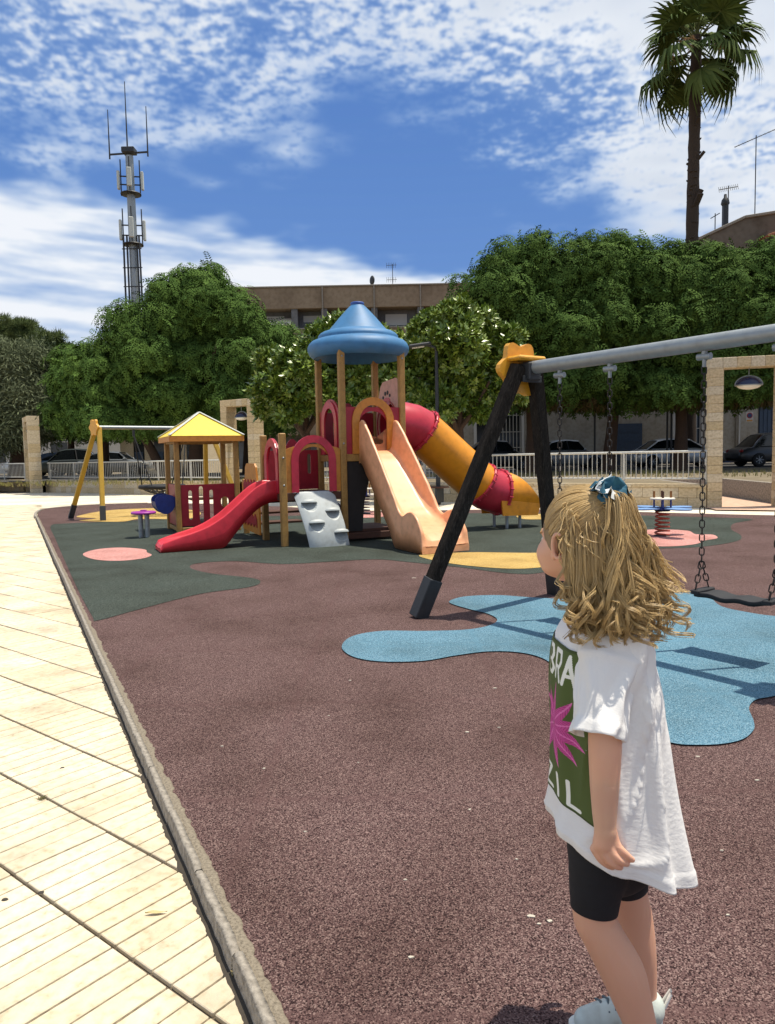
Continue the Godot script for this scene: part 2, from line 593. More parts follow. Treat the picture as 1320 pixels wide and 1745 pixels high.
# ---------------------------------------------------------------- ground
func smooth_loop(p: Array, steps := 6, closed := true) -> PackedVector2Array:
	var out := PackedVector2Array()
	var m := p.size()
	for i in (m if closed else m - 1):
		var a: Vector2 = p[(i - 1 + m) % m] if closed or i > 0 else p[0]
		var b: Vector2 = p[i]
		var c: Vector2 = p[(i + 1) % m]
		var d: Vector2 = p[(i + 2) % m] if closed or i + 2 < m else p[m - 1]
		for k in steps:
			out.append(b.cubic_interpolate(c, a, d, float(k) / steps))
	if not closed:
		out.append(p[m - 1])
	return out
func flat(poly: PackedVector2Array, y: float) -> Geo:      # poly holds x and z
	var g := Geo.new()
	var ids := Geometry2D.triangulate_polygon(poly)
	for p in poly:
		g.vert(Vector3(p.x, y, p.y))
	for k in range(0, ids.size(), 3):
		var a := ids[k]; var b := ids[k + 1]; var e := ids[k + 2]
		if (g.v[b] - g.v[a]).cross(g.v[e] - g.v[a]).y < 0.0:
			g.tri(a, e, b)
		else:
			g.tri(a, b, e)
	return g
func patch(called, pix: Array, y: float, m, steps := 6):
	var p := []
	for q in pix:
		var w := G(q[0], q[1], y)
		p.append(Vector2(w.x, w.z))
	return struct(called, flat(smooth_loop(p, steps), y), m)

const K0 := Vector3(-0.313, 0, -1.61)
const KD := Vector3(-0.4508, 0, -0.8926)
const KN := Vector3(0.8926, 0, -0.4508)       # from the paving towards the rubber
const W0 := Vector3(7.6, 0, -17.5)
const WD := Vector3(-0.809, 0, -0.588)
const UP_Y := 0.45
func rubber_outline() -> Array:
	var p := []
	for s in [-4.0, 0.0, 6.0, 12.0, 16.0, 18.3]:
		var q: Vector3 = K0 + KD * s + KN * 0.05
		p.append(Vector2(q.x, q.z))
	for q in [[-9.25, -19.6], [-9.6, -21.0], [-8.9, -22.3], [-7.4, -22.7], [-5.0, -21.6], [-2.84, -19.8], [-0.2, -17.6], [1.95, -17.4], [3.66, -17.0], [5.6, -15.7], [7.4, -14.5], [10.5, -12.8], [14.0, -9.0], [14.0, 4.0], [4.0, 5.0]]:
		p.append(Vector2(q[0], q[1]))
	return p
func build_ground():
	var g := Geo.new()
	var R := 900.0
	g.fquad(Vector3(-R, -0.16, R), Vector3(R, -0.16, R), Vector3(R, -0.16, -R), Vector3(-R, -0.16, -R))
	struct("ground", g, M.earth)
	# far paving: one sheet on this side of the low wall
	var a := W0 - WD * 40.0
	var b := W0 + WD * 60.0
	g = flat(PackedVector2Array([Vector2(a.x, a.z), Vector2(b.x, b.z), Vector2(-60, 12), Vector2(30, 12)]), -0.075)
	struct("plaza_paving", g, M.far_pave)
	var outline := smooth_loop(rubber_outline(), 5)
	struct("rubber_surface", flat(outline, 0.0), M.maroon)
	# skirt of the rubber sheet so that it has thickness
	g = Geo.new()
	for i in outline.size():
		var p := outline[i]
		var q := outline[(i + 1) % outline.size()]
		g.fquad(Vector3(p.x, -0.075, p.y), Vector3(q.x, -0.075, q.y), Vector3(q.x, 0, q.y), Vector3(p.x, 0, p.y))
	struct("rubber_edge", g, M.green)
	patch("green_surface", [[86, 896], [110, 892], [180, 889], [290, 884], [420, 880], [560, 878], [700, 876], [860, 874], [1000, 876], [1150, 880], [1278, 884], [1250, 892], [1246, 902], [1262, 912], [1255, 922], [1190, 932], [1100, 936], [1000, 950], [930, 974], [870, 977], [780, 966], [700, 958], [640, 953], [560, 957], [480, 961], [400, 956], [335, 960], [325, 968], [360, 977], [430, 985], [443, 993], [420, 1001], [340, 1012], [230, 1040], [166, 1057], [157, 1050], [133, 1005], [110, 955], [95, 920]], 0.004, M.green)
	patch("blue_surface", [[766, 1027], [775, 1020], [800, 1015.5], [850, 1014], [910, 1018], [1000, 1021], [1080, 1011], [1150, 1007], [1192, 1010], [1212, 1020], [1232, 1034], [1290, 1046], [1380, 1060], [1430, 1110], [1380, 1170], [1318, 1186], [1288, 1192], [1276, 1206], [1284, 1228], [1283, 1245], [1258, 1262], [1200, 1269], [1130, 1261], [1050, 1215], [985, 1162], [945, 1134], [918, 1119], [880, 1111], [830, 1110], [775, 1117], [720, 1126], [650, 1127], [602, 1119], [582, 1102], [600, 1084], [650, 1075], [720, 1075], [790, 1073], [832, 1066], [847, 1056], [832, 1046], [800, 1038]], 0.008, M.blue)
	patch("tan_surface", [[716, 945], [800, 941], [900, 942], [990, 941], [1000, 952], [950, 963], [880, 969], [800, 964], [740, 955]], 0.008, M.tan)
	patch("tan_surface", [[880, 879], [905, 876], [960, 876], [965, 883], [915, 885], [890, 884]], 0.008, M.tan)
	patch("tan_surface", [[130, 880], [190, 869], [285, 866], [340, 872], [320, 884], [240, 884], [205, 889], [135, 887], [165, 883]], 0.008, M.tan)
	patch("pink_surface", [[141, 944], [165, 936], [205, 933], [245, 936], [250, 941], [258, 946], [240, 952], [200, 955.5], [160, 953]], 0.008, M.pink)
	patch("pink_surface", [[1070, 914], [1085, 905], [1120, 902], [1170, 904], [1185, 910], [1214, 911], [1222, 917], [1200, 921], [1185, 927], [1140, 931], [1095, 928]], 0.008, M.pink)
	patch("pink_surface", [[585, 876], [620, 872], [655, 874], [660, 879], [630, 882], [595, 881]], 0.008, M.pink)
	build_slabs()
	build_kerb()
	build_litter()
	# the upper street level behind the low wall
	var e := W0 - WD * 60.0
	var f := W0 + WD * 400.0
	g = flat(PackedVector2Array([Vector2(e.x, e.z - 0.35), Vector2(9.42, -16.56), Vector2(9.95, -22.4), Vector2(8.05, -22.4), Vector2(7.7, -17.95), Vector2(f.x, f.z - 0.35), Vector2(-320, -500), Vector2(400, -500), Vector2(400, e.z)]), UP_Y)
	struct("upper_terrace", g, M.terrace)
	g = flat(PackedVector2Array([Vector2(-90, -33.8), Vector2(90, -33.8), Vector2(90, -40.3), Vector2(-90, -40.3)]), UP_Y + 0.004)
	struct("road", g, M.asphalt)
	g = Geo.new()
	g.box(Vector3(0, UP_Y + 0.05, -40.4), Vector3(180, 0.14, 0.25), 0.02)
	struct("street_kerb", g, M.concrete)
	# strip of dry grass in patches of sun
	var tuft := Geo.new()
	for k in 7:
		var an := TAU * k / 7.0
		var o := Vector3(cos(an), 0, sin(an))
		var q := Vector3(-o.z, 0, o.x)
		var tip := o * 0.05 + Vector3(0, 0.12 + 0.05 * (k % 3), 0)
		tuft.ftri(o * 0.01 - q * 0.008, o * 0.01 + q * 0.008, tip)
	var mm := MultiMesh.new()
	mm.transform_format = MultiMesh.TRANSFORM_3D
	mm.use_colors = true
	mm.mesh = tuft.mesh()
	mm.instance_count = 2600
	var r2 := RandomNumberGenerator.new()
	r2.seed = 99
	for i in 2600:
		var s := r2.randf_range(0.0, 44.0) - 8.0
		var off := r2.randf_range(6.0, 13.0)
		var pp := W0 + WD * s + Vector3(-0.588, 0, -0.809).normalized() * 0.0 + Vector3(0.588, 0, -0.809) * off
		if pp.z < -33.0:
			pp.z = r2.randf_range(-33.0, -26.0)
		pp.y = UP_Y
		mm.set_instance_transform(i, Transform3D(Basis(Vector3.UP, r2.randf() * TAU).scaled(Vector3.ONE * r2.randf_range(0.4, 0.9)), pp))
		mm.set_instance_color(i, Color(0.16, 0.17, 0.05).lerp(Color(0.32, 0.27, 0.12), r2.randf()))
	var mi := MultiMeshInstance3D.new()
	mi.name = "grass"
	mi.multimesh = mm
	mi.material_override = M.leaf
	add_child(mi)
	tag(mi, "thin dry grass on the terrace behind the railing", "grass")
	mi.set_meta("kind", "stuff")
func build_slabs():
	# ribbed paving slabs: four bars to a slab with narrow grooves between
	var A := Vector3(0.784, 0, 0.621)
	var Bv := Vector3(0.621, 0, -0.784)
	var S := 0.343
	var O := G(0, 1240 + 195 / 2.538, -0.05)
	var variants := []
	for k in 4:
		var g := Geo.new()
		var r3 := RandomNumberGenerator.new()
		r3.seed = 500 + k
		for j in 4:
			var dy := r3.randf_range(-0.0008, 0.0008)
			g.box(Vector3(-S / 2 + S / 8 + j * S / 4, -0.008 + dy, 0), Vector3(S / 4 - r3.randf_range(0.006, 0.009), 0.016, S - 0.012), 0.0025)
		variants.append(g.mesh())
	var root := struct("paving_slabs", flat(PackedVector2Array([Vector2(-9, 1), Vector2(1.2, 1), Vector2(-8.6, -18.2), Vector2(-14, -24), Vector2(-16, -24)]), -0.0635), M.joint)
	var r := RandomNumberGenerator.new()
	r.seed = 4
	var rest := Geo.new()
	var cand := []
	for i in range(-70, 60):
		for j in range(-60, 70):
			var p := O + A * (i * S) + Bv * ((j + 0.5) * S)
			var side := (p - K0).dot(KN)
			if side > S * 0.72 or p.z > 0.6:
				continue
			var u := p.x / maxf(0.2, -p.z)
			var depth := -p.z
			if depth > 24.0 or depth < 1.0:
				continue
			var beyond := (-0.545 * depth) - p.x      # metres past the view's left border
			if beyond > 1.3:
				continue
			cand.append([depth + maxf(0.0, beyond) * 6.0, p, i, j])
	cand.sort_custom(func(x, y): return x[0] < y[0])
	var bas := Basis(A, Vector3.UP, -Bv) if A.cross(Vector3.UP).dot(-Bv) > 0 else Basis(A, Vector3.UP, Bv)
	for k in cand.size():
		var p: Vector3 = cand[k][1]
		p.y = -0.05 + r.randf_range(-0.0015, 0.0015)
		var q := bas.rotated(Vector3.UP, r.randf_range(-0.004, 0.004))
		if k < 300:
			part(root, "paving_slab", variants[r.randi() % 4], M.slab[r.randi() % 4], p, q)
		else:
			for jj in 4:
				rest.box(p + q * Vector3(-S / 2 + S / 8 + jj * S / 4, -0.008, 0), Vector3(S / 4 - 0.0075, 0.016, S - 0.012), 0.0, q)
	var far := part(root, "far_slabs", rest, M.slab[0])
	far.set_meta("kind", "stuff")
func build_kerb():
	var root := Node3D.new()
	root.name = "kerb"
	add_child(root)
	root.set_meta("kind", "structure")
	var variants := []
	for k in 4:
		var g := Geo.new()
		var r0 := RandomNumberGenerator.new()
		r0.seed = 40 + k
		var rows := []
		for i in 9:
			var zz := -0.221 + 0.442 * i / 8.0
			var j := r0.randf_range(-0.002, 0.002)
			var e := 0.0025 if (i == 0 or i == 8) else 0.0
			rows.append(PackedVector3Array([Vector3(0.030, -0.10, zz), Vector3(0.030, 0.004 + j - e, zz), Vector3(0.010 + j, 0.006 + j - e, zz), Vector3(0.002 + j, -0.002 + j - e, zz), Vector3(-0.006 + j, -0.10, zz)]))
		g.sheet(rows, false, true)
		g.fan(rows[0]); g.fan(rows[8], true)
		variants.append(g.mesh())
	var r := RandomNumberGenerator.new()
	r.seed = 8
	var yaw := atan2(KD.x, KD.z)
	for i in range(-3, 41):
		var p := K0 + KD * (0.04 + i * 0.4475)
		var b := Basis(KN, Vector3.UP, KN.cross(Vector3.UP)).rotated(Vector3.UP, r.randf_range(-0.004, 0.004))
		p.y = 0.003 + r.randf_range(-0.0015, 0.0015)
		part(root, "kerb_stone", variants[r.randi() % 4], M.kerb, p, b)
	# far corner follows the curve
	var o := smooth_loop([Vector2(K0.x + KD.x * 18.2, K0.z + KD.z * 18.2), Vector2(-9.32, -19.6), Vector2(-9.68, -21.05), Vector2(-8.95, -22.4), Vector2(-7.4, -22.8)], 6, false)
	for i in o.size() - 1:
		var g := Geo.new()
		g.beam(Vector3(o[i].x, -0.03, o[i].y), Vector3(o[i + 1].x, -0.03, o[i + 1].y), 0.06, 0.08, 0.008)
		part(root, "kerb_stone", g, M.kerb)
	# ragged cement fillet between kerb and rubber
	var g2 := Geo.new()
	var n := FastNoiseLite.new()
	n.seed = 5; n.frequency = 9.0; n.fractal_octaves = 4
	var rows2 := []
	var s := -1.4
	while s < 18.2:
		var p := K0 + KD * s
		var w := 0.058 + n.get_noise_1d(s * 1.0) * 0.013 + r.randf_range(-0.004, 0.004)
		var row := PackedVector3Array()
		for t in 4:
			var x := lerpf(0.026, w, t / 3.0)
			row.append(p + KN * x + Vector3(0, 0.0015 + (0.003 + n.get_noise_2d(s * 2.0, t * 3.0) * 0.002) * sin(PI * (0.3 + 0.7 * t / 3.0)), 0))
		row.append(p + KN * (w + 0.004) + Vector3(0, -0.02, 0))
		rows2.append(row)
		s += 0.018 if s < 4.0 else (0.05 if s < 9.0 else 0.2)
	g2.sheet(rows2, false, false)
	part(root, "cement_fillet", g2, M.mortar)
	# dark strip at the kerb foot: grit with the kerb's shade painted in
	var g3 := Geo.new()
	rows2 = []
	s = -1.4
	while s < 18.2:
		var p := K0 + KD * s
		var w := 0.014 + n.get_noise_1d(s * 1.7 + 80.0) * 0.010 + r.randf_range(-0.002, 0.002)
		rows2.append(PackedVector3Array([p + KN * 0.0 + Vector3(0, -0.044, 0), p - KN * (0.008 + w * 0.4) + Vector3(0, -0.0455, 0), p - KN * (0.008 + w) + Vector3(0, -0.0515, 0)]))
		s += 0.014 if s < 4.0 else (0.05 if s < 9.0 else 0.2)
	g3.sheet(rows2, false, true)
	part(root, "grit_shade", g3, mat(h("453e34"), 1.0, M.mottle, 9.0)).set_meta("kind", "stuff")
func build_litter():
	var lf := mat(h("b9a876"), 0.8)
	for q in [[266, 1556, 0.05, 0.1, "narrow dry leaf lying flat on the ribbed paving"], [397, 1653, 0.045, 1.7, "narrow dry leaf lying at the foot of the kerb"]]:
		var g := Geo.new()
		var rows := []
		for i in 7:
			var t := i / 6.0
			var w: float = sin(PI * t) * 0.0065 + 0.0005
			var x: float = (t - 0.5) * q[2] * 1.3
			rows.append(PackedVector3Array([Vector3(x, 0.004 + sin(t * 6.0) * 0.0025, -w), Vector3(x, 0.002, 0), Vector3(x, 0.005 + cos(t * 5.0) * 0.002, w)]))
		g.sheet(rows, false, true)
		single("fallen_leaf", g, lf, q[4], "leaf", "", G(q[0], q[1], -0.046), Basis(Vector3.UP, q[3]))
	var clump := Geo.new()
	var r := RandomNumberGenerator.new()
	r.seed = 77
	for i in 26:
		var a := r.randf() * TAU
		var o := Vector3(cos(a), 0, sin(a)) * r.randf() * 0.014
		clump.tube([o, o + Vector3(cos(a + 1.5), 0.3, sin(a + 1.5)) * r.randf_range(0.01, 0.026)], [0.0012, 0.0006], 4)
	single("plant_litter", clump, mat(h("55502e"), 0.9), "small dark clump of dead grass on a paving joint", "litter", "", G(70, 1361, -0.048))
	# pale scraps and droppings scattered over the rubber
	var bits := Geo.new()
	for q in [[192, 998, 5], [183, 1047, 4], [195, 860, 3], [800, 1380, 4], [796, 1248, 4], [596, 1160, 3], [843, 1173, 4], [905, 1562, 7], [936, 1570, 6], [918, 1575, 4], [700, 1632, 6], [520, 1418, 3], [378, 1272, 3], [655, 1090, 3], [1262, 1080, 4], [1290, 1330, 4], [1188, 1290, 4], [880, 1465, 3], [745, 1102, 4], [705, 985, 4], [1010, 1610, 3], [450, 1310, 3], [610, 1300, 2], [850, 1240, 3], [1230, 1450, 3], [560, 1220, 2], [690, 1500, 3], [1240, 1560, 3]]:
		var p := G(q[0], q[1], 0.0)
		var sc: float = q[2] * 0.0009 * p.distance_to(EYE) / 1.6
		sc = minf(sc, 0.03)
		var ring := PackedVector3Array()
		for k in 7:
			var a := -TAU * k / 7.0
			ring.append(p + Vector3(cos(a) * sc * r.randf_range(0.7, 1.6), 0.003, sin(a) * sc * r.randf_range(0.4, 1.0)))
		bits.fan(ring)
		var low := PackedVector3Array()
		for w in ring:
			low.append(w - Vector3(0, 0.003, 0))
		bits.sheet([low, ring], true)
	var o2 = part(self, "litter_scraps", bits, mat(h("b3ab9b"), 0.9))
	tag(o2, "pale scraps and droppings scattered on the rubber surface", "litter")
	o2.set_meta("kind", "stuff")
	for q in [[106, 1308], [8, 1532], [70, 1520]]:
		var g := Geo.new()
		g.lathe([Vector2(0.0001, 0.0012), Vector2(0.007, 0.001), Vector2(0.010, -0.002)], 9)
		single("gum_spot", g, mat(h("3a352e"), 0.9), ["old black gum spot on paving behind a dead-grass clump", "old black gum spot near the border of the paving", "faint grey gum spot on paving beside the kerb"][taken.get("gum_spot", -1) + 1], "gum", "", G(q[0], q[1], -0.049), Basis().scaled(Vector3(1.1, 1, 0.8)))
# ---------------------------------------------------------------- play equipment
func arch_points(cx: float, half: float, y0: float, spring: float, top: float, n := 14) -> PackedVector2Array:
	var p := PackedVector2Array()
	p.append(Vector2(cx + half, y0))
	for i in n + 1:
		var a := PI * i / n
		p.append(Vector2(cx + half * cos(a), spring + (top - spring) * sin(a)))
	p.append(Vector2(cx - half, y0))
	return p
func slot(cx, cy, hw, hh) -> PackedVector2Array:
	var p := PackedVector2Array()
	for i in 7:
		var a := PI * i / 6.0
		p.append(Vector2(cx + hw * cos(a), cy + hh - hw + hw * sin(a)))
	for i in 7:
		var a := PI + PI * i / 6.0
		p.append(Vector2(cx + hw * cos(a), cy - hh + hw + hw * sin(a)))
	return p
# panel between two posts: shoulders at ys, hump in the middle, arched opening from the deck
func arch_panel(w: float, y0: float, ys: float, ytop: float, half: float, otop: float, open_y0: float) -> PackedVector2Array:
	var p := PackedVector2Array()
	p.append(Vector2(0, y0)); 
	var op := arch_points(w / 2, half, open_y0, otop - half * 1.1, otop)
	if open_y0 <= y0 + 0.001:
		for i in range(op.size() - 1, -1, -1):
			p.append(op[i])
	p.append(Vector2(w, y0))
	p.append(Vector2(w, ys))
	var hw := half + 0.13
	for i in 15:
		var t := i / 14.0
		var x := w / 2 + hw - 2 * hw * t
		p.append(Vector2(x, ys + (ytop - ys) * pow(sin(PI * t), 0.75)))
	p.append(Vector2(0, ys))
	return p
# a ring-shaped frame standing proud round an arched opening
func arch_frame(cx: float, half: float, y0: float, otop: float, t: float) -> PackedVector2Array:
	var a := arch_points(cx, half + t, y0, otop - half * 1.1, otop + t)
	var b := arch_points(cx, half, y0, otop - half * 1.1, otop)
	b.reverse()
	a.append_array(b)
	return a
func post(parent, x, z, y0, y1, s, m, called = "post"):
	var g := Geo.new()
	g.box(Vector3(0, (y0 + y1) / 2, 0), Vector3(s, y1 - y0, s), 0.012)
	return part(parent, called, g, m, Vector3(x, 0, z))
func trough(st: Array, w0: float, w1: float) -> Geo:        # st: [run, bed, rim, bottom]; runs along +z
	var g := Geo.new()
	var rows := []
	# finer stations
	var fine := []
	for i in st.size() - 1:
		for k in 5:
			var t := k / 5.0
			var row := []
			for c in 4:
				var p0: float = st[maxi(0, i - 1)][c]
				var p3: float = st[mini(st.size() - 1, i + 2)][c]
				row.append(cubic_interpolate(st[i][c], st[i + 1][c], p0, p3, t) if c > 0 else lerpf(st[i][c], st[i + 1][c], t))
			fine.append(row)
	fine.append(st[-1])
	for i in fine.size():
		var f = fine[i]
		var t: float = (f[0] - st[0][0]) / (st[-1][0] - st[0][0])
		var w := lerpf(w0, w1, t)
		var b: float = f[1]
		var r: float = maxf(f[2], b + 0.012)
		var u: float = minf(f[3], b - 0.03)
		var half := [Vector2(w, u), Vector2(w + 0.004, (u + r) * 0.5), Vector2(w, r - 0.02), Vector2(w - 0.012, r - 0.004), Vector2(w - 0.028, r), Vector2(w - 0.044, r - 0.006), Vector2(w - 0.054, r - 0.025), Vector2(w - 0.066, lerpf(b, r, 0.5)), Vector2(w - 0.085, b + minf(0.06, (r - b) * 0.25)), Vector2(w - 0.12, b + 0.012), Vector2(w - 0.17, b)]
		var row := PackedVector3Array()
		for q in half:
			row.append(Vector3(q.x, q.y, f[0]))
		for k in range(half.size() - 1, -1, -1):
			row.append(Vector3(-half[k].x, half[k].y, f[0]))
		rows.append(row)
	g.sheet(rows, true, false)
	g.fan(rows[0], true)
	g.fan(rows[rows.size() - 1], false)
	return g
func tower_panel(t, called, poly, T: Transform3D, m, holes = [], d = 0.022):
	var g := Geo.new()
	g.prism(poly, T, d, holes)
	return part(t, called, g, m)
func rect(x0, y0, x1, y1) -> PackedVector2Array:
	return PackedVector2Array([Vector2(x0, y0), Vector2(x1, y0), Vector2(x1, y1), Vector2(x0, y1)])
func build_play_tower():
	var t = thing("play_tower", "tall climbing tower with blue cone roof, peach slide, tube slide and red slide", "play tower", Vector3(-0.655, 0, -11.2), deg_to_rad(25))
	var DK := 1.36
	# four tall posts, two short ones, all square timber
	for q in [[0, 0], [1, 0], [0, -1], [1, -1]]:
		post(t, q[0], q[1], 0.0, 2.98, 0.095, M.post)
	for q in [[-0.95, 0], [-0.95, -1]]:
		post(t, q[0], q[1], 0.0, 1.66, 0.095, M.post)
	# roof: cone on two soft rolls
	var g := Geo.new()
	var c := Vector3(0.5, 0, -0.5)
	var prof := []
	for q in [[0.70, 2.84], [0.735, 2.86], [0.775, 2.90], [0.80, 2.955], [0.80, 3.01], [0.775, 3.06], [0.735, 3.10], [0.68, 3.13], [0.645, 3.145], [0.632, 3.155], [0.635, 3.18], [0.63, 3.215], [0.60, 3.26], [0.56, 3.29], [0.515, 3.305], [0.485, 3.315], [0.463, 3.335], [0.38, 3.46], [0.29, 3.60], [0.20, 3.73], [0.125, 3.83], [0.10, 3.86], [0.098, 3.875]]:
		prof.append(Vector2(q[0] * 1.0, q[1] if q[1] < 3.1 else 3.1 + (q[1] - 3.1) * 0.76))
	g.lathe(prof, 64, c)
	var under := []
	for q in [[0.70, 2.84], [0.66, 2.88], [0.62, 2.95], [0.35, 3.2], [0.001, 3.4]]:
		under.append(Vector2(q[0] * 0.985, q[1]))
	under.reverse()
	g.lathe(under, 64, c)
	var roof = part(t, "roof", g, M.roof_blue)
	g = Geo.new()
	g.lathe([Vector2(0.102, 3.86), Vector2(0.108, 3.872), Vector2(0.108, 3.893), Vector2(0.098, 3.903), Vector2(0.001, 3.905)], 32, c - Vector3(0, 0.183, 0))
	part(roof, "cap", g, mat(h("2b4f96"), 0.5))
	# decks
	for q in [[0.5, DK, 1.0], [-0.475, 0.80, 0.95]]:
		g = Geo.new()
		g.box(Vector3(q[0], q[1] - 0.045, -0.5), Vector3(q[2] - 0.1, 0.05, 0.9), 0.006)
		part(t, "deck", g, M.deck)
		for sgn in [0.0, -1.0]:
			g = Geo.new()
			g.box(Vector3(q[0], q[1] - 0.075, sgn + (0.0 if sgn < 0 else 0.0)), Vector3(q[2] - 0.1, 0.11, 0.04), 0.006)
			part(t, "deck_beam", g, M.post if q[1] > 1.0 else M.deck)
		for sx in [-0.5, 0.5]:
			g = Geo.new()
			g.box(Vector3(q[0] + sx * q[2], q[1] - 0.08, -0.5), Vector3(0.038, 0.10, 0.9), 0.006)
			part(t, "deck_beam", g, M.post if q[1] > 1.0 else M.deck)
	# base floor under the tower and its dark side board
	g = Geo.new()
	g.box(Vector3(0.5, 0.16, -0.5), Vector3(0.9, 0.05, 0.9), 0.008)
	part(t, "base_floor", g, M.deck)
	for sz in [0.0, -1.0]:
		g = Geo.new()
		g.box(Vector3(0.5, 0.09, sz), Vector3(0.9, 0.10, 0.045), 0.008)
		part(t, "base_beam", g, M.deck)
	g = Geo.new()
	g.prism(PackedVector2Array([Vector2(0.06, 0.16), Vector2(0.30, 0.16), Vector2(0.34, 0.6), Vector2(0.52, 1.28), Vector2(0.06, 1.28)]), Transform3D(Basis(), Vector3(0, 0, -0.03)), 0.03)
	part(t, "side_board", g, M.dark_panel)
	# upper walls. faces: front z=0, left x=0, back z=-1, right x=1
	var F0 := Transform3D(Basis(), Vector3(0.05, 0, 0))
	tower_panel(t, "wall_panel", arch_panel(0.9, DK - 0.02, 2.05, 2.05, 0.27, 1.99, DK - 0.02), F0, M.red)
	tower_panel(t, "arch_frame", arch_frame(0.45, 0.23, DK - 0.02, 2.08, 0.12), F0.translated(Vector3(0, 0, 0.02)), M.orange_ply, [], 0.03)
	var FL := Transform3D(Basis(Vector3(0, 0, -1), Vector3.UP, Vector3(1, 0, 0)), Vector3(0, 0, -0.05))
	tower_panel(t, "wall_panel", arch_panel(0.9, DK - 0.02, 2.02, 2.20, 0.24, 2.06, DK - 0.02), FL, M.red)
	tower_panel(t, "arch_frame", arch_frame(0.45, 0.22, DK - 0.02, 2.06, 0.11), FL.translated(Vector3(-0.018, 0, 0)), M.tube_red, [], 0.024)
	var FB := Transform3D(Basis(), Vector3(0.05, 0, -1.0))
	tower_panel(t, "wall_panel", arch_panel(0.9, DK - 0.02, 2.02, 2.18, 0.0, 2.0, 9.0), FB, M.red, [slot(0.22, 1.72, 0.035, 0.16), slot(0.45, 1.78, 0.035, 0.18), slot(0.68, 1.72, 0.035, 0.16)])
	# right face: pink board with tube mouth and paw mark
	var FR := Transform3D(Basis(Vector3(0, 0, 1), Vector3.UP, Vector3(-1, 0, 0)), Vector3(1.0, 0, -0.95))
	var outer := PackedVector2Array([Vector2(0, DK), Vector2(0.9, DK), Vector2(0.9, 2.30), Vector2(0.86, 2.47), Vector2(0.76, 2.53), Vector2(0.28, 2.50), Vector2(0.18, 2.42), Vector2(0.12, 2.26), Vector2(0, 2.2)])
	var mouth := PackedVector2Array()
	for i in 24:
		mouth.append(Vector2(0.45 + 0.35 * cos(TAU * i / 24), 1.80 + 0.36 * sin(TAU * i / 24)))
	var pb = tower_panel(t, "tube_board", outer, FR, M.pink_panel, [mouth])
	for q in [[0.30, 2.25, 0.028], [0.38, 2.31, 0.034], [0.47, 2.32, 0.034], [0.55, 2.27, 0.028]]:
		g = Geo.new()
		g.lathe([Vector2(q[2], -0.003), Vector2(q[2], 0.004), Vector2(0.0005, 0.0045)], 14, Vector3.ZERO, Basis(Vector3(1, 0, 0), Vector3(0, 0, 1), Vector3(0, -1, 0)))
		part(pb, "paw_mark", g, M.black, FR * Vector3(q[0], q[1], 0.012), FR.basis)
	g = Geo.new()
	var pad := PackedVector2Array()
	for i in 16:
		var a := TAU * i / 16
		pad.append(Vector2(0.43 + 0.14 * cos(a), 2.17 + 0.075 * sin(a)))
	g.prism(pad, FR.translated(Vector3(-0.014, 0, 0)), 0.006)
	part(pb, "paw_mark", g, M.red_slide)
	# lower walls
	var G0 := Transform3D(Basis(), Vector3(-0.90, 0, 0))
	tower_panel(t, "wall_panel", arch_panel(0.85, 0.79, 1.42, 1.50, 0.30, 1.46, 0.79), G0, M.orange_ply)
	tower_panel(t, "arch_frame", arch_frame(0.425, 0.24, 0.79, 1.52, 0.11), G0.translated(Vector3(0, 0, 0.018)), M.tube_red, [], 0.03)
	var GL := Transform3D(Basis(Vector3(0, 0, -1), Vector3.UP, Vector3(1, 0, 0)), Vector3(-0.95, 0, -0.05))
	tower_panel(t, "wall_panel", arch_panel(0.9, 0.79, 1.36, 1.60, 0.26, 1.48, 0.79), GL, M.red)
	tower_panel(t, "arch_frame", arch_frame(0.45, 0.24, 0.79, 1.48, 0.12), GL.translated(Vector3(-0.02, 0, 0)), M.tube_red, [], 0.028)
	var GB := Transform3D(Basis(), Vector3(-0.90, 0, -1.0))
	tower_panel(t, "wall_panel", arch_panel(0.85, 0.79, 1.42, 1.60, 0.0, 1.4, 9.0), GB, M.red, [slot(0.20, 1.16, 0.03, 0.20), slot(0.42, 1.16, 0.04, 0.09), slot(0.70, 1.2, 0.03, 0.16)])
	# peach slide towards the viewer
	g = trough([[-0.05, 1.385, 1.80, 1.20], [0.06, 1.375, 1.85, 1.18], [0.2, 1.30, 1.74, 1.03], [0.4, 1.13, 1.52, 0.83], [0.7, 0.86, 1.19, 0.52], [0.95, 0.63, 0.90, 0.26], [1.1, 0.51, 0.71, 0.04], [1.22, 0.43, 0.55, 0.015], [1.34, 0.38, 0.485, 0.012], [1.48, 0.335, 0.535, 0.012], [1.62, 0.295, 0.545, 0.012], [1.76, 0.25, 0.455, 0.012], [1.87, 0.18, 0.30, 0.012], [1.91, 0.10, 0.115, 0.012]], 0.31, 0.365)
	part(t, "peach_slide", g, M.peach, Vector3(0.57, 0, 0.03), Basis(Vector3.UP, 0.05))
	# red slide towards the plaza
	g = trough([[-0.04, 0.815, 0.96, 0.66], [0.08, 0.81, 0.965, 0.645], [0.25, 0.755, 0.91, 0.58], [0.45, 0.60, 0.76, 0.42], [0.65, 0.43, 0.59, 0.20], [0.80, 0.32, 0.47, 0.03], [1.0, 0.22, 0.355, 0.012], [1.2, 0.16, 0.28, 0.012], [1.4, 0.13, 0.225, 0.012], [1.55, 0.115, 0.18, 0.012], [1.66, 0.10, 0.14, 0.012], [1.70, 0.055, 0.07, 0.012]], 0.25, 0.275)
	part(t, "red_slide", g, M.red_slide, Vector3(-0.98, 0, -0.5), Basis(Vector3.UP, -PI / 2))
	# tube slide
	var path := [Vector3(0.97, 1.81, -0.5), Vector3(1.2, 1.81, -0.5), Vector3(1.42, 1.775, -0.5), Vector3(1.6, 1.69, -0.5)]
	g = Geo.new()
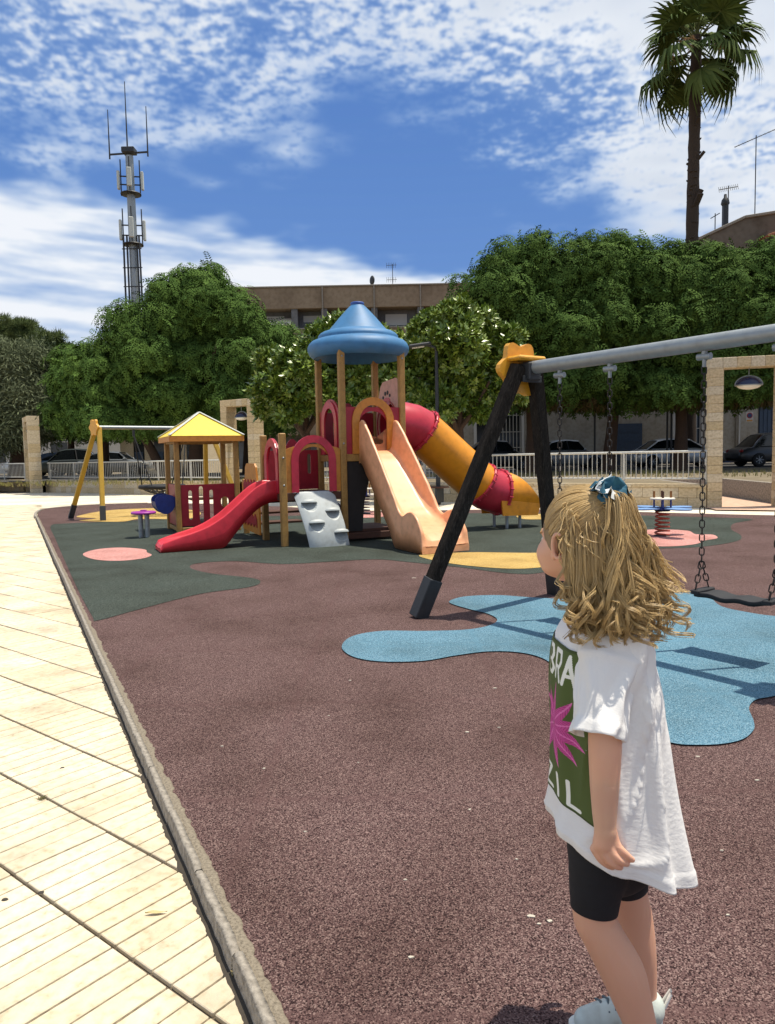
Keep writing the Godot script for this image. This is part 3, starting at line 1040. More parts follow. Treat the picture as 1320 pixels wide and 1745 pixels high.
	g.tube(path, 0.375, 36, false)
	part(t, "tube_section", g, M.tube_red)
	g = Geo.new()
	g.tube([Vector3(1.61, 1.685, -0.5), Vector3(1.75, 1.58, -0.5), Vector3(2.25, 1.17, -0.5), Vector3(2.72, 0.79, -0.5)], 0.37, 36, false)
	part(t, "tube_section", g, M.tube_yellow)
	g = Geo.new()
	g.tube([Vector3(2.73, 0.782, -0.5), Vector3(2.86, 0.70, -0.5), Vector3(3.0, 0.655, -0.5), Vector3(3.12, 0.63, -0.5)], 0.375, 36, false)
	part(t, "tube_section", g, M.tube_red)
	for q in [[Vector3(1.605, 1.687, -0.5), Vector3(0.82, -0.57, 0)], [Vector3(2.725, 0.786, -0.5), Vector3(0.82, -0.57, 0)], [Vector3(3.125, 0.629, -0.5), Vector3(0.98, -0.16, 0)]]:
		g = Geo.new()
		var ax: Vector3 = q[1].normalized()
		g.tube([q[0] - ax * 0.022, q[0] - ax * 0.02, q[0] + ax * 0.02, q[0] + ax * 0.022], [0.372, 0.408, 0.408, 0.372], 36, false)
		var fl = part(t, "tube_flange", g, M.tube_red)
		var bolts := Geo.new()
		for i in 18:
			var a := TAU * i / 18
			var b := Basis(ax, Vector3(0, 0, 1).cross(ax), Vector3(0, 0, 1))
			var o: Vector3 = q[0] + b * Vector3(0, cos(a) * 0.402, sin(a) * 0.402)
			bolts.tube([o - ax * 0.036, o + ax * 0.036], 0.013, 6)
		part(fl, "bolt_ring", bolts, M.tube_red)
	# open exit chute
	g = Geo.new()
	var rows := []
	for i in 13:
		var s := i / 12.0
		var x := 3.13 + 0.86 * s
		var cy := lerpf(0.628, 0.60, s) 
		var open := lerpf(PI, 0.42, pow(s, 1.0))
		var rr := lerpf(0.37, 0.40, s)
		var row := PackedVector3Array()
		for k in 25:
			var a := -PI / 2 - open + 2.0 * open * k / 24.0
			var yy := cy + sin(a) * rr
			if s > 0.45:
				yy = maxf(yy, 0.26 + (s - 0.45) * 0.22)
			row.append(Vector3(x, yy, -0.5 + cos(a) * rr))
		rows.append(row)
	g.sheet(rows, false, true)
	var back := []
	for row in rows:
		var rr2 := PackedVector3Array()
		for k in row.size():
			var q: Vector3 = row[k]
			rr2.append(q + Vector3(0, q.y - 0.62, q.z + 0.5).normalized() * -0.02)
		back.append(rr2)
	g.sheet(back, false, false)
	for side in [0, 24]:
		var strip_a := PackedVector3Array()
		var strip_b := PackedVector3Array()
		for i in rows.size():
			strip_a.append(rows[i][side]); strip_b.append(back[i][side])
		g.sheet([strip_a, strip_b], false, side == 0)
	g.sheet([rows[12], back[12]], false, false)
	var chute = part(t, "exit_chute", g, M.tube_yellow)
	g = Geo.new()
	g.prism(PackedVector2Array([Vector2(2.98, 0.24), Vector2(3.7, 0.22), Vector2(3.78, 0.46), Vector2(2.95, 0.5)]), Transform3D(Basis(), Vector3(0, 0, -0.17)), 0.03)
	g.prism(PackedVector2Array([Vector2(2.98, 0.24), Vector2(3.7, 0.22), Vector2(3.78, 0.46), Vector2(2.95, 0.5)]), Transform3D(Basis(), Vector3(0, 0, -0.83)), 0.03)
	part(chute, "skirt", g, M.tube_yellow)
	for q in [[3.15, -0.3], [3.42, -0.3], [3.15, -0.7], [3.42, -0.7]]:
		g = Geo.new()
		g.tube([Vector3(q[0], 0, q[1]), Vector3(q[0], 0.3, q[1])], 0.028, 10)
		part(t, "chute_leg", g, M.galv)
	# grey climbing shell: foot pockets sunk into it, a rounded lip over each
	g = Geo.new()
	rows = []
	var inner := []
	var holds := [[-0.60, 0.64], [-0.27, 0.51], [-0.545, 0.35], [-0.19, 0.20]]
	for i in 85:
		var s := i / 84.0
		var y := 0.80 * (1.0 - s)
		var z := 0.03 + 0.36 * sin(s * PI / 2.0 * 0.96)
		if i == 0:
			z = 0.0
		var x0 := lerpf(-0.80, -0.68, s)
		var x1 := lerpf(-0.16, -0.06, s)
		var row := PackedVector3Array()
		var rin := PackedVector3Array()
		for k in 61:
			var u := k / 60.0
			var e: float = 0.05 * pow(absf(u - 0.5) * 2.0, 4.0)
			var p := Vector3(lerpf(x0, x1, u), maxf(0.004, y - e * 0.3), z - e)
			for q in holds:
				var dx: float = (p.x - q[0]) / 0.105
				var dy: float = p.y - q[1]
				if dy < 0.0:
					var rr := dx * dx + pow(dy / 0.125, 2.0)
					if rr < 1.0:
						p.z -= 0.085 * pow(1.0 - rr, 0.35) * (1.0 + dy / 0.25)
			row.append(p)
			rin.append(Vector3(lerpf(x0 + 0.02, x1 - 0.02, u), maxf(0.004, y - 0.03), maxf(-0.02, z - 0.12)))
		rows.append(row); inner.append(rin)
	g.sheet(rows, false, true)
	g.sheet(inner, false, false)
	for side in [0, 60]:
		var sa := PackedVector3Array(); var sb := PackedVector3Array()
		for i in rows.size():
			sa.append(rows[i][side]); sb.append(inner[i][side])
		g.sheet([sa, sb], false, side == 60)
	g.sheet([inner[0], rows[0]], false, true)
	var shell = part(t, "climbing_shell", g, M.grey_plastic)
	for q in holds:
		g = Geo.new()
		var sv: float = 1.0 - q[1] / 0.80
		var zz := 0.03 + 0.36 * sin(sv * PI / 2.0 * 0.96)
		var lip := []
		var low := []
		for i in 9:
			var e := PI / 2 * i / 8.0
			var row := PackedVector3Array()
			for k in 19:
				var a := PI * k / 18.0
				row.append(Vector3(cos(a) * 0.122 * cos(e * 0.98), 0.055 * sin(e), sin(a) * 0.055 * cos(e) - 0.012))
			lip.append(row)
		for i in 4:
			var row := PackedVector3Array()
			for k in 19:
				var a := PI * k / 18.0
				var m := 1.0 - i / 3.0
				row.append(Vector3(cos(a) * 0.122, 0.010 * sin(PI * i / 3.0), sin(a) * 0.055 * m - 0.012 - 0.03 * (1.0 - m)))
			low.append(row)
		g.sheet(lip, false, true)
		g.sheet(low, false, false)
		part(shell, "hold", g, M.grey_plastic, Vector3(q[0], q[1], zz), Basis(Vector3.RIGHT, -0.15))
	# carved orange side board behind, with red zigzag tufts
	var S := Transform3D(Basis(Vector3(0, 0, 1), Vector3.UP, Vector3(-1, 0, 0)), Vector3(-1.0, 0, -2.2))
	var board := PackedVector2Array([Vector2(0, 0.10), Vector2(1.06, 0.07), Vector2(1.06, 0.86), Vector2(0.98, 0.94), Vector2(0.92, 1.16), Vector2(0.84, 1.22), Vector2(0.34, 1.22), Vector2(0.26, 1.16), Vector2(0.2, 0.94), Vector2(0, 0.9)])
	var sb2 = tower_panel(t, "step_board", board, S, M.orange_ply, [], 0.03)
	for yy in [0.86, 0.60, 0.30]:
		var zz := PackedVector2Array()
		for i in 9:
			zz.append(Vector2(0.16 + i * 0.0975, yy + (0.10 if i % 2 else 0.02)))
		for i in range(8, -1, -1):
			zz.append(Vector2(0.16 + i * 0.0975, yy - (0.06 if i % 2 else 0.12)))
		g = Geo.new()
		g.prism(zz, S.translated(Vector3(-0.02, 0, 0)), 0.018)
		part(sb2, "tuft", g, M.red)
	post(t, -0.95, -2.22, 0.0, 0.95, 0.09, M.post)
	for k in 3:
		g = Geo.new()
		g.box(Vector3(-0.5, 0.2 + k * 0.2, -1.95 + k * 0.32), Vector3(0.86, 0.04, 0.3), 0.006)
		part(t, "step", g, M.deck)
	# blue counter at the back of the tower, low
	counter(t, Vector3(0.03, 0.30, -1.02), Basis(Vector3.UP, 0.0), 0.34)
	# little bolts on the posts
	for q in [[0, 0, 2.8], [1, 0, 2.8], [0, 0, 1.5], [1, 0, 1.5], [-0.95, 0, 0.9], [-0.95, 0, 1.3]]:
		g = Geo.new()
		g.lathe([Vector2(0.016, 0), Vector2(0.014, 0.008), Vector2(0.0005, 0.010)], 10, Vector3.ZERO, Basis(Vector3(1, 0, 0), Vector3(0, 0, 1), Vector3(0, -1, 0)))
		part(t, "bolt", g, M.bolt, Vector3(q[0], q[2], q[1] + 0.048))
func counter(t, at: Vector3, b: Basis, w: float):
	# half-barrel tray hung on a panel: rounded navy shell, open above
	var g := Geo.new()
	var rows := []
	for i in 13:
		var a := PI * i / 12.0
		var row := PackedVector3Array()
		for x in [0.0, w]:
			row.append(Vector3(-cos(a) * 0.17, 0.17 - sin(a) * 0.20, x))
		rows.append(row)
	g.sheet(rows, false, false)
	var rows_in := []
	for i in 13:
		var a := PI * i / 12.0
		var row := PackedVector3Array()
		for x in [0.0, w]:
			row.append(Vector3(-cos(a) * 0.152, 0.17 - sin(a) * 0.182, x))
		rows_in.append(row)
	g.sheet(rows_in, false, true)
	for x in [0.0, w]:
		var disc := PackedVector2Array()
		for i in 17:
			var a := PI * i / 16.0
			disc.append(Vector2(-cos(a) * 0.18, 0.20 - sin(a) * 0.25))
		for i in 9:
			var a := PI * i / 8.0
			disc.append(Vector2(cos(a) * 0.18, 0.20 + sin(a) * 0.10))
		g.prism(disc, Transform3D(Basis(), Vector3(0, 0, x)), 0.022)
	return part(t, "counter", g, M.navy, at, b)
func build_playhouse():
	var t = thing("playhouse", "small open playhouse with yellow pyramid roof and red slotted wall", "playhouse", Vector3(-3.68, 0, -13.0), deg_to_rad(25))
	var s := 1.05
	for q in [[0, 0], [s, 0], [0, -s], [s, -s]]:
		post(t, q[0], q[1], 0.0, 1.68, 0.09, M.post)
	var o := 0.13
	var y := 1.72
	var ap := Vector3(s / 2, 2.16, -s / 2)
	var cs := [Vector3(-o, y, o), Vector3(s + o, y, o), Vector3(s + o, y, -s - o), Vector3(-o, y, -s - o)]
	var roof: Node3D = null
	for k in 4:
		var a: Vector3 = cs[k]
		var b: Vector3 = cs[(k + 1) % 4]
		var g := Geo.new()
		var nrm := (b - a).cross(ap - a).normalized() * 0.02
		g.ftri(a, b, ap)
		g.ftri(a - nrm, ap - nrm, b - nrm)
		g.fquad(a - nrm, b - nrm, b, a)
		part(t, "roof_panel", g, M.roof_yellow)
		g = Geo.new()
		g.beam(a + Vector3(0, 0.012, 0), ap + Vector3(0, 0.012, 0), 0.055, 0.016, 0.004)
		part(t, "ridge_strip", g, M.trim_grey)
		g = Geo.new()
		var inn := (Vector3(s / 2, y, -s / 2) - (a + b) / 2).normalized()
		var along := (b - a).normalized()
		g.box((a + b) / 2 + Vector3(0, -0.055, 0) + inn * 0.014, Vector3(1, 1, 1), 0.0, Basis(along * ((b - a).length() - (0.0 if k % 2 == 0 else 0.058)), Vector3(0, 0.09, 0), along.cross(Vector3.UP) * 0.026))
		part(t, "fascia", g, M.fascia)
		g = Geo.new()
		g.beam(a + inn * 0.13 + along * 0.2 + Vector3(0, -0.09, 0), b + inn * 0.13 - along * 0.2 + Vector3(0, -0.09, 0), 0.05, 0.08)
		part(t, "rafter", g, M.post)
	var T := Transform3D(Basis(), Vector3(0, 0, 0))
	tower_panel(t, "wall_panel", rect(0.05, 0.13, s - 0.05, 0.86), T, M.red, [slot(0.21, 0.50, 0.033, 0.26), slot(0.40, 0.50, 0.036, 0.33), slot(0.58, 0.50, 0.033, 0.26), slot(0.82, 0.53, 0.07, 0.10)])
	var T3 := Transform3D(Basis(Vector3(0, 0, -1), Vector3.UP, Vector3(1, 0, 0)), Vector3(0, 0, 0))
	tower_panel(t, "wall_panel", rect(0.05, 0.13, s - 0.05, 0.86), T3, M.red)
	var g2 := Geo.new()
	g2.box(Vector3(s / 2, 0.14, -s / 2), Vector3(s - 0.1, 0.045, s - 0.1), 0.006)
	part(t, "base_floor", g2, M.deck)
	for q in [[Vector3(s / 2, 0.11, 0.0), Vector3(s - 0.1, 0.07, 0.035)], [Vector3(0.0, 0.11, -s / 2), Vector3(0.035, 0.07, s - 0.1)], [Vector3(s / 2, 0.10, -s), Vector3(s - 0.1, 0.07, 0.035)]]:
		g2 = Geo.new()
		g2.box(q[0] + Vector3(0, -0.04, 0.012), q[1], 0.006)
		part(t, "base_beam", g2, M.post)
	g2 = Geo.new()
	g2.box(Vector3(s / 2, 0.58, -s / 2), Vector3(0.5, 0.03, 0.5), 0.008)
	part(t, "table_board", g2, M.post)
	counter(t, Vector3(-0.2, 0.40, -0.62), Basis(), 0.5)
func build_talk_stool():
	var p := G(246, 916)
	var t = thing("play_stool", "low play stool with round purple top on two steel legs", "stool", p)
	var g := Geo.new()
	g.lathe([Vector2(0.001, 0.40), Vector2(0.19, 0.40), Vector2(0.205, 0.41), Vector2(0.205, 0.43), Vector2(0.19, 0.445), Vector2(0.001, 0.45)], 28)
	var top = part(t, "seat", g, M.purple)
	g = Geo.new()
	g.box(Vector3(0, 0.458, 0), Vector3(0.1, 0.03, 0.06), 0.01)
	part(top, "grip", g, M.purple)
	for x in [-0.055, 0.055]:
		g = Geo.new()
		g.tube([Vector3(x, 0, 0), Vector3(x, 0.41, 0)], 0.04, 12)
		part(t, "leg", g, M.galv)
func link_chain(a: Vector3, b: Vector3, pitch: float, wire: float) -> Geo:
	var g := Geo.new()
	var d := (b - a)
	var n := maxi(2, int(round(d.length() / pitch)))
	var z := d.normalized()
	var x := z.cross(Vector3(0, 0, 1)).normalized() if absf(z.z) < 0.9 else z.cross(Vector3(1, 0, 0)).normalized()
	var y := z.cross(x)
	for i in n:
		var c := a + d * ((i + 0.5) / n)
		var u := x if i % 2 == 0 else y
		u = u.rotated(z, 0.35)
		var L := d.length() / n * 0.5 + wire * 1.1
		var w := pitch * 0.33
		var pts := []
		for k in 11:
			var t := TAU * k / 10.0
			var cy := cos(t)
			pts.append(c + u * sin(t) * w + z * (signf(cy) * (L - w) * minf(1.0, absf(cy) * 3.0) + cy * w))
		g.tube(pts, wire, 5, false)
	return g
func swing_frame_leg(t, foot: Vector3, top: Vector3, w: float, m, shoe_m):
	var g := Geo.new()
	var mid := foot.lerp(top, 0.14)
	g.beam(mid, top, w, w, 0.012, Vector3(0.5, 0, 0.86))
	var leg = part(t, "leg", g, m)
	g = Geo.new()
	g.beam(foot, foot.lerp(top, 0.155), w + 0.014, w + 0.014, 0.006, Vector3(0.5, 0, 0.86))
	part(leg, "foot_shoe", g, shoe_m)
	return leg
func flower_bracket(c: Vector3, b: Basis, s: float) -> Geo:
	var g := Geo.new()
	var p := PackedVector2Array()
	for i in 48:
		var a := TAU * i / 48
		var r := s * (0.92 + 0.12 * cos(a * 6.0))
		p.append(Vector2(cos(a) * r * 0.98, sin(a) * r))
	g.prism(p, Transform3D(b, c), 0.05)
	return g
func build_swing():
	# near swing: splayed timber legs, steel beam
	var f1 := G(712, 1052)
	var f2 := G(947, 1012)
	var mid := (f1 + f2) * 0.5
	var bd := Vector3(0.588, 0, 0.809)               # beam runs towards the viewer
	var ap := mid + bd * 0.42
	var hgt := 1.975
	ap.y = hgt
	var L := 2.45
	var ap2 := ap + bd * L
	var t = thing("swing_set", "weathered timber swing frame with steel beam over the blue rubber patch", "swing", mid)
	var o := -mid
	var u := (f2 - f1).normalized()
	for e in [[ap, mid, -1.0], [ap2, mid + bd * (L + 0.84), 1.0]]:
		for s in [-1.0, 1.0]:
			var foot: Vector3 = e[1] + u * s * f1.distance_to(f2) * 0.5
			foot.y = 0.0
			var top: Vector3 = e[0] + u * s * 0.085 + Vector3(0, 0.02, 0)
			swing_frame_leg(t, foot + o, top + o, 0.105, M.timber, M.steel_dark)
		var b := Basis(u, Vector3.UP, u.cross(Vector3.UP))
		var out: Vector3 = bd * e[2]
		var br = part(t, "bracket", flower_bracket(e[0] + out * 0.085 + o + Vector3(0, 0.0, 0), b, 0.225), M.bracket)
		var g0 := Geo.new()
		g0.box(e[0] + o + Vector3(0, 0.075, 0) + out * 0.02, Vector3(0.30, 0.04, 0.2), 0.015, b)
		part(br, "cover", g0, M.bracket)
		g0 = Geo.new()
		g0.box(e[0] + o - out * 0.03 + Vector3(0, -0.03, 0), Vector3(0.13, 0.14, 0.14), 0.01, b)
		g0.box(e[0] + o - out * 0.06 + Vector3(0, -0.09, 0), Vector3(0.20, 0.05, 0.02), 0.004, b)
		part(t, "beam_socket", g0, M.steel_dark)
	var g := Geo.new()
	g.tube([ap + o - bd * 0.02, ap + o + bd * 0.1, ap2 + o - bd * 0.1, ap2 + o + bd * 0.02], 0.052, 20)
	part(t, "beam", g, M.galv)
	# chain hangers along the beam, two seats
	var at_s := [0.34, 0.80, 1.52, 2.0]
	for s in at_s:
		var p: Vector3 = ap + bd * s + o
		g = Geo.new()
		g.tube([p + Vector3(0, -0.05, 0), p + Vector3(0, -0.09, 0)], 0.018, 10)
		g.tube([p + Vector3(0, -0.085, 0) - bd * 0.045, p + Vector3(0, -0.085, 0) + bd * 0.045], 0.022, 10)
		g.tube([p + Vector3(0, -0.09, 0), p + Vector3(0, -0.15, 0)], 0.013, 8)
		part(t, "hanger", g, M.galv)
	var seat_y := 0.40
	for k in 2:
		var c: Vector3 = ap + bd * ((at_s[k * 2] + at_s[k * 2 + 1]) * 0.5)
		c.y = seat_y
		var half: float = (at_s[k * 2 + 1] - at_s[k * 2]) * 0.5
		var st = thing("hanging_swing", "flat black rubber swing seat on chains beside the child" if k == 1 else "black swing seat on chains hanging behind the child's head", "swing seat", c)
		var bb := Basis(bd, Vector3.UP, bd.cross(Vector3.UP))
		g = Geo.new()
		var rows := []
		for i in 17:
			var x := -half + 2 * half * i / 16.0
			var dip := -0.016 * (1.0 - pow(x / half, 2)) + 0.006 * sin(x * 34.0)
			rows.append(PackedVector3Array([Vector3(x, dip - 0.03, 0.085), Vector3(x, dip - 0.004, 0.09), Vector3(x, dip, 0.08), Vector3(x, dip - 0.004, 0.0), Vector3(x, dip, -0.08), Vector3(x, dip - 0.004, -0.09), Vector3(x, dip - 0.03, -0.085)]))
		g.sheet(rows, true, false)
		g.fan(rows[0], true); g.fan(rows[16])
		for e in [-1.0, 1.0]:
			g.box(Vector3(e * (half - 0.01), -0.008, 0), Vector3(0.06, 0.028, 0.2), 0.006)
		part(st, "seat", g, M.black_rubber, Vector3.ZERO, bb)
		for e in [-1.0, 1.0]:
			var j := bb * Vector3(e * half, 0.18, 0)
			var topp: Vector3 = ap + bd * (at_s[k * 2] if e < 0 else at_s[k * 2 + 1]) - c
			topp.y = hgt - 0.15 - seat_y
			part(st, "chain", link_chain(topp, j, 0.045, 0.0042), M.chain)
			for z in [-1.0, 1.0]:
				part(st, "chain", link_chain(j, bb * Vector3(e * (half - 0.005), 0.01, z * 0.075), 0.045, 0.0042), M.chain)
func build_basket_swing():
	var a := G(119, 884)
	var b := G(181, 886.5)
	var mid := (a + b) * 0.5
	var u := (b - a)
	u.y = 0
	u = Vector3(0.76, 0, 0.65)
	a = mid - u * 0.72
	b = mid + u * 0.60
	var bd := Vector3(0.80, 0, -0.6).normalized()
	var t = thing("basket_swing", "yellow post swing frame with hanging black net basket by the plaza", "swing", mid)
	var ap := AT(166, 733, -mid.z + 0.0) - mid
	var hgt := 2.06
	ap.y = hgt
	var L := 2.6
	for e in [[ap, Vector3.ZERO, -1.0], [ap + bd * L, bd * (L + 0.75), 1.0]]:
		for s in [-0.72, 0.60]:
			var f: Vector3 = e[1] + u * s * 1.12
			f.y = 0
			swing_frame_leg(t, f, e[0] + u * s * 0.12, 0.1, M.yellow_post, M.steel_dark)
		part(t, "bracket", flower_bracket(e[0] + bd * e[2] * 0.07, Basis(u, Vector3.UP, u.cross(Vector3.UP)), 0.19), M.bracket)
	var g := Geo.new()
	g.tube([ap - bd * 0.03, ap + bd * (L + 0.03)], 0.045, 14)
	part(t, "beam", g, M.galv)
	# net basket, its own thing
	var c: Vector3 = mid + ap + bd * 1.42
	c.y = 0.62
	var n = thing("net_basket", "round black net nest seat hung on four ropes", "swing seat", c)
	g = Geo.new()
	var ring := []
	for i in 33:
		ring.append(Vector3(cos(TAU * i / 32) * 0.5, 0.06, sin(TAU * i / 32) * 0.5))
	g.tube(ring, 0.05, 8, false)
	part(n, "rim", g, M.black_rubber)
	g = Geo.new()
	for k in 9:
		var x := -0.45 + k * 0.1125
		var r := sqrt(maxf(0.0, 0.235 - x * x))
		var p1 := []
		var p2 := []
		for i in 9:
			var zz := lerpf(-r, r, i / 8.0)
			var y := 0.05 - 0.17 * (1.0 - (x * x + zz * zz) / 0.25)
			p1.append(Vector3(x, y, zz)); p2.append(Vector3(zz, y, x))
		g.tube(p1, 0.012, 5); g.tube(p2, 0.012, 5)
	part(n, "net", g, M.black_rubber)
	for s in [-1.0, 1.0]:
		var top: Vector3 = bd * s * 0.62 + Vector3(0, hgt - 0.62 - 0.05, 0)
		g = Geo.new()
		g.tube([top, top - Vector3(0, 0.14, 0)], 0.03, 8)
		part(n, "hanger", g, M.steel_dark)
		for z in [-1.0, 1.0]:
			g = Geo.new()
			g.tube([top - Vector3(0, 0.12, 0), bd * s * 0.36 + bd.cross(Vector3.UP) * z * 0.35 + Vector3(0, 0.08, 0)], 0.014, 6)
			part(n, "rope", g, M.black_rubber)
func build_spring_rider(at: Vector3, label: String, turn: float, pm, sm):
	var t = thing("spring_rider", label, "spring rider", at, turn, "spring riders on the rubber surface")
	var g := Geo.new()
	var pts := []
	for i in 111:
		var s := i / 110.0
		var a := TAU * 6.0 * s
		var r := 0.105 - 0.012 * s
		pts.append(Vector3(cos(a) * r, 0.02 + 0.37 * s, sin(a) * r))
	g.tube(pts, 0.0135, 8)
	part(t, "spring", g, sm)
	g = Geo.new()
	g.lathe([Vector2(0.001, 0.02), Vector2(0.12, 0.02), Vector2(0.125, 0.004)], 20)
	g.lathe([Vector2(0.11, 0.385), Vector2(0.115, 0.40), Vector2(0.001, 0.405)], 20)
	part(t, "plate", g, M.steel_dark)
	for k in 4:
		var a := TAU * k / 4.0 + 0.1
		g = Geo.new()
		var p := PackedVector2Array()
		for i in 24:
			var q := TAU * i / 24.0
			var x := 0.30 + 0.24 * cos(q)
			p.append(Vector2(x, sin(q) * (0.10 + 0.07 * clampf((x - 0.06) / 0.48, 0, 1))))
		g.prism(p, Transform3D(Basis(Vector3(1, 0, 0), Vector3(0, 0, -1), Vector3(0, 1, 0)), Vector3(0, 0.432, 0)), 0.02)
		part(t, "seat_petal", g, pm, Vector3.ZERO, Basis(Vector3.UP, a))
	g = Geo.new()
	g.box(Vector3(0, 0.425, 0), Vector3(0.2, 0.04, 0.2), 0.01)
	part(t, "hub", g, M.navy)
	g = Geo.new()
	g.lathe([Vector2(0.001, 0.565), Vector2(0.175, 0.565), Vector2(0.185, 0.575), Vector2(0.175, 0.59), Vector2(0.001, 0.592)], 28)
	part(t, "table", g, M.white_plastic)
	for k in 4:
		var a := TAU * k / 4.0 + 0.6
		var o := Vector3(cos(a) * 0.12, 0, sin(a) * 0.12)
		g = Geo.new()
		g.tube([o + Vector3(0, 0.44, 0), o + Vector3(0, 0.57, 0)], 0.014, 8)
		part(t, "upright", g, M.navy)
		g = Geo.new()
		g.tube([o + Vector3(0, 0.59, 0), o + Vector3(0, 0.69, 0)], 0.017, 8)
		part(t, "hand_grip", g, M.handle_wood if k % 2 == 0 else M.deck)
func build_equipment():
	build_play_tower()
	build_playhouse()
	build_talk_stool()
	build_swing()
	build_basket_swing()
	build_spring_rider(G(1128, 914), "four-petal blue spring rider on a rust-red coil, on the pink patch", 0.3, M.petal, M.spring_red)
	build_spring_rider(G(622, 876), "spring rider on a pale coil standing behind the climbing tower", 1.0, M.white_plastic, M.galv)
# ---------------------------------------------------------------- walls, gates and railings
var block_mesh := {}
func block(parent, at: Vector3, size: Vector3, b: Basis, r: RandomNumberGenerator, called = "block"):
	var key := "%.3f_%.3f_%.3f" % [size.x, size.y, size.z]
	if not block_mesh.has(key):
		var g := Geo.new()
		g.box(Vector3.ZERO, size, 0.008)
		block_mesh[key] = g.mesh()
	return part(parent, called, block_mesh[key], M.block[r.randi() % 3], at, b)
func gate_arch(label: String, at: Vector3, turn: float, span: float, hgt: float):
	# two block pillars with a lintel, a lens-shaped lamp hung between them
	var t = thing("gate_arch", label, "arch", at, turn, "stone gate arches along the low wall")
	var r := RandomNumberGenerator.new()
	r.seed = int(absf(at.x) * 100)
	var ch := 0.2
	var n := int(round((hgt - 0.24) / ch))
	ch = (hgt - 0.24) / n
	for x in [0.16, span - 0.16]:
		for i in n:
			block(t, Vector3(x, -0.08 + ch * (i + 0.5), 0), Vector3(0.318, ch - 0.004, 0.498), Basis(), r)
	var m := int(round(span / 0.29))
	for i in m:
		block(t, Vector3(span * (i + 0.5) / m, hgt - 0.20, 0), Vector3(span / m - 0.004, 0.238, 0.502), Basis(), r)
	var lamp = thing("arch_lamp", "lens-shaped lamp hanging in the " + label, "lamp", at + Basis(Vector3.UP, turn) * Vector3(span / 2, hgt - 0.72, 0), turn, "lens lamps in the gate arches")
	var g := Geo.new()
	var rows := []
	for i in 9:
		var e := PI / 2 * i / 8.0
		var row := PackedVector3Array()
		for k in 24:
			var a := -TAU * k / 24
			row.append(Vector3(cos(a) * cos(e) * 0.28, 0.2 * sin(e), sin(a) * cos(e) * 0.2))
		rows.append(row)
	g.sheet(rows, true)
	part(lamp, "hood", g, M.lamp_glass)
	g = Geo.new()
	rows = []
	for i in 7:
		var e := -PI / 2 + PI / 2 * i / 6.0
		var row := PackedVector3Array()
		for k in 24:
			var a := -TAU * k / 24
			row.append(Vector3(cos(a) * cos(e) * 0.265, 0.10 * sin(e), sin(a) * cos(e) * 0.19))
		rows.append(row)
	g.sheet(rows, true)
	part(lamp, "diffuser", g, M.lamp_white)
	g = Geo.new()
	var ring := []
	for k in 33:
		ring.append(Vector3(cos(TAU * k / 32) * 0.285, 0, sin(TAU * k / 32) * 0.205))
	g.tube(ring, 0.016, 6, false)
	var arc := []
	for k in 17:
		arc.append(Vector3(cos(PI * k / 16) * 0.295, sin(PI * k / 16) * 0.215, 0))
	g.tube(arc, 0.018, 6, false)
	g.tube([Vector3(0, 0.2, 0), Vector3(0, 0.42, 0)], 0.01, 6, false)
	part(lamp, "rim", g, M.galv)
func low_wall(label: String, s0: float, s1: float):
	var p0 := W0 + WD * s0
	var L := s1 - s0
	var turn := atan2(-WD.z, WD.x)
	var t = thing("low_wall", label, "wall", p0, turn)
	var r := RandomNumberGenerator.new()
	r.seed = int(s0 * 31) + 7
	var n := int(round(L / 0.42))
	for row in 2:
		for i in n + row:
			var x := (i + 0.5 - 0.5 * row) * L / n
			var w := L / n
			if row == 1 and (i == 0 or i == n):
				w *= 0.5
				x = w / 2 if i == 0 else L - w / 2
			block(t, Vector3(x, -0.08 + 0.245 * (row + 0.5), 0), Vector3(snappedf(w - 0.006, 0.001), 0.241, 0.28), Basis(), r)
	var m := int(round(L / 0.9))
	for i in m:
		block(t, Vector3(L * (i + 0.5) / m, 0.45, 0), Vector3(snappedf(L / m - 0.006, 0.001), 0.078, 0.34), Basis(), r, "coping")
	# railing on top
	var f = thing("railing", "pale steel bar railing on the " + label, "railing", p0 + Vector3(0, 0.489, 0), turn)
	var bar := Geo.new()
	bar.tube([Vector3(0, 0.13, 0), Vector3(0, 0.76, 0)], 0.011, 5, false)
	var bm := bar.mesh()
	var g := Geo.new()
	g.tube([Vector3(0.02, 0.78, 0), Vector3(L - 0.02, 0.78, 0)], 0.03, 8)
	part(f, "top_rail", g, M.rail)
	g = Geo.new()
	g.tube([Vector3(0.02, 0.13, 0), Vector3(L - 0.02, 0.13, 0)], 0.024, 8)
	part(f, "bottom_rail", g, M.rail)
	var k := int(L / 0.125)
	for i in k:
		part(f, "bar", bm, M.rail, Vector3((i + 0.5) * L / k, 0, 0))
	var pg := Geo.new()
	pg.box(Vector3(0, 0.39, 0), Vector3(0.05, 0.78, 0.05), 0.006)
	var pm := pg.mesh()
	for i in int(L / 2.0) + 1:
		part(f, "post", pm, M.rail, Vector3(clampf(i * 2.0, 0.05, L - 0.05), 0, 0.0))
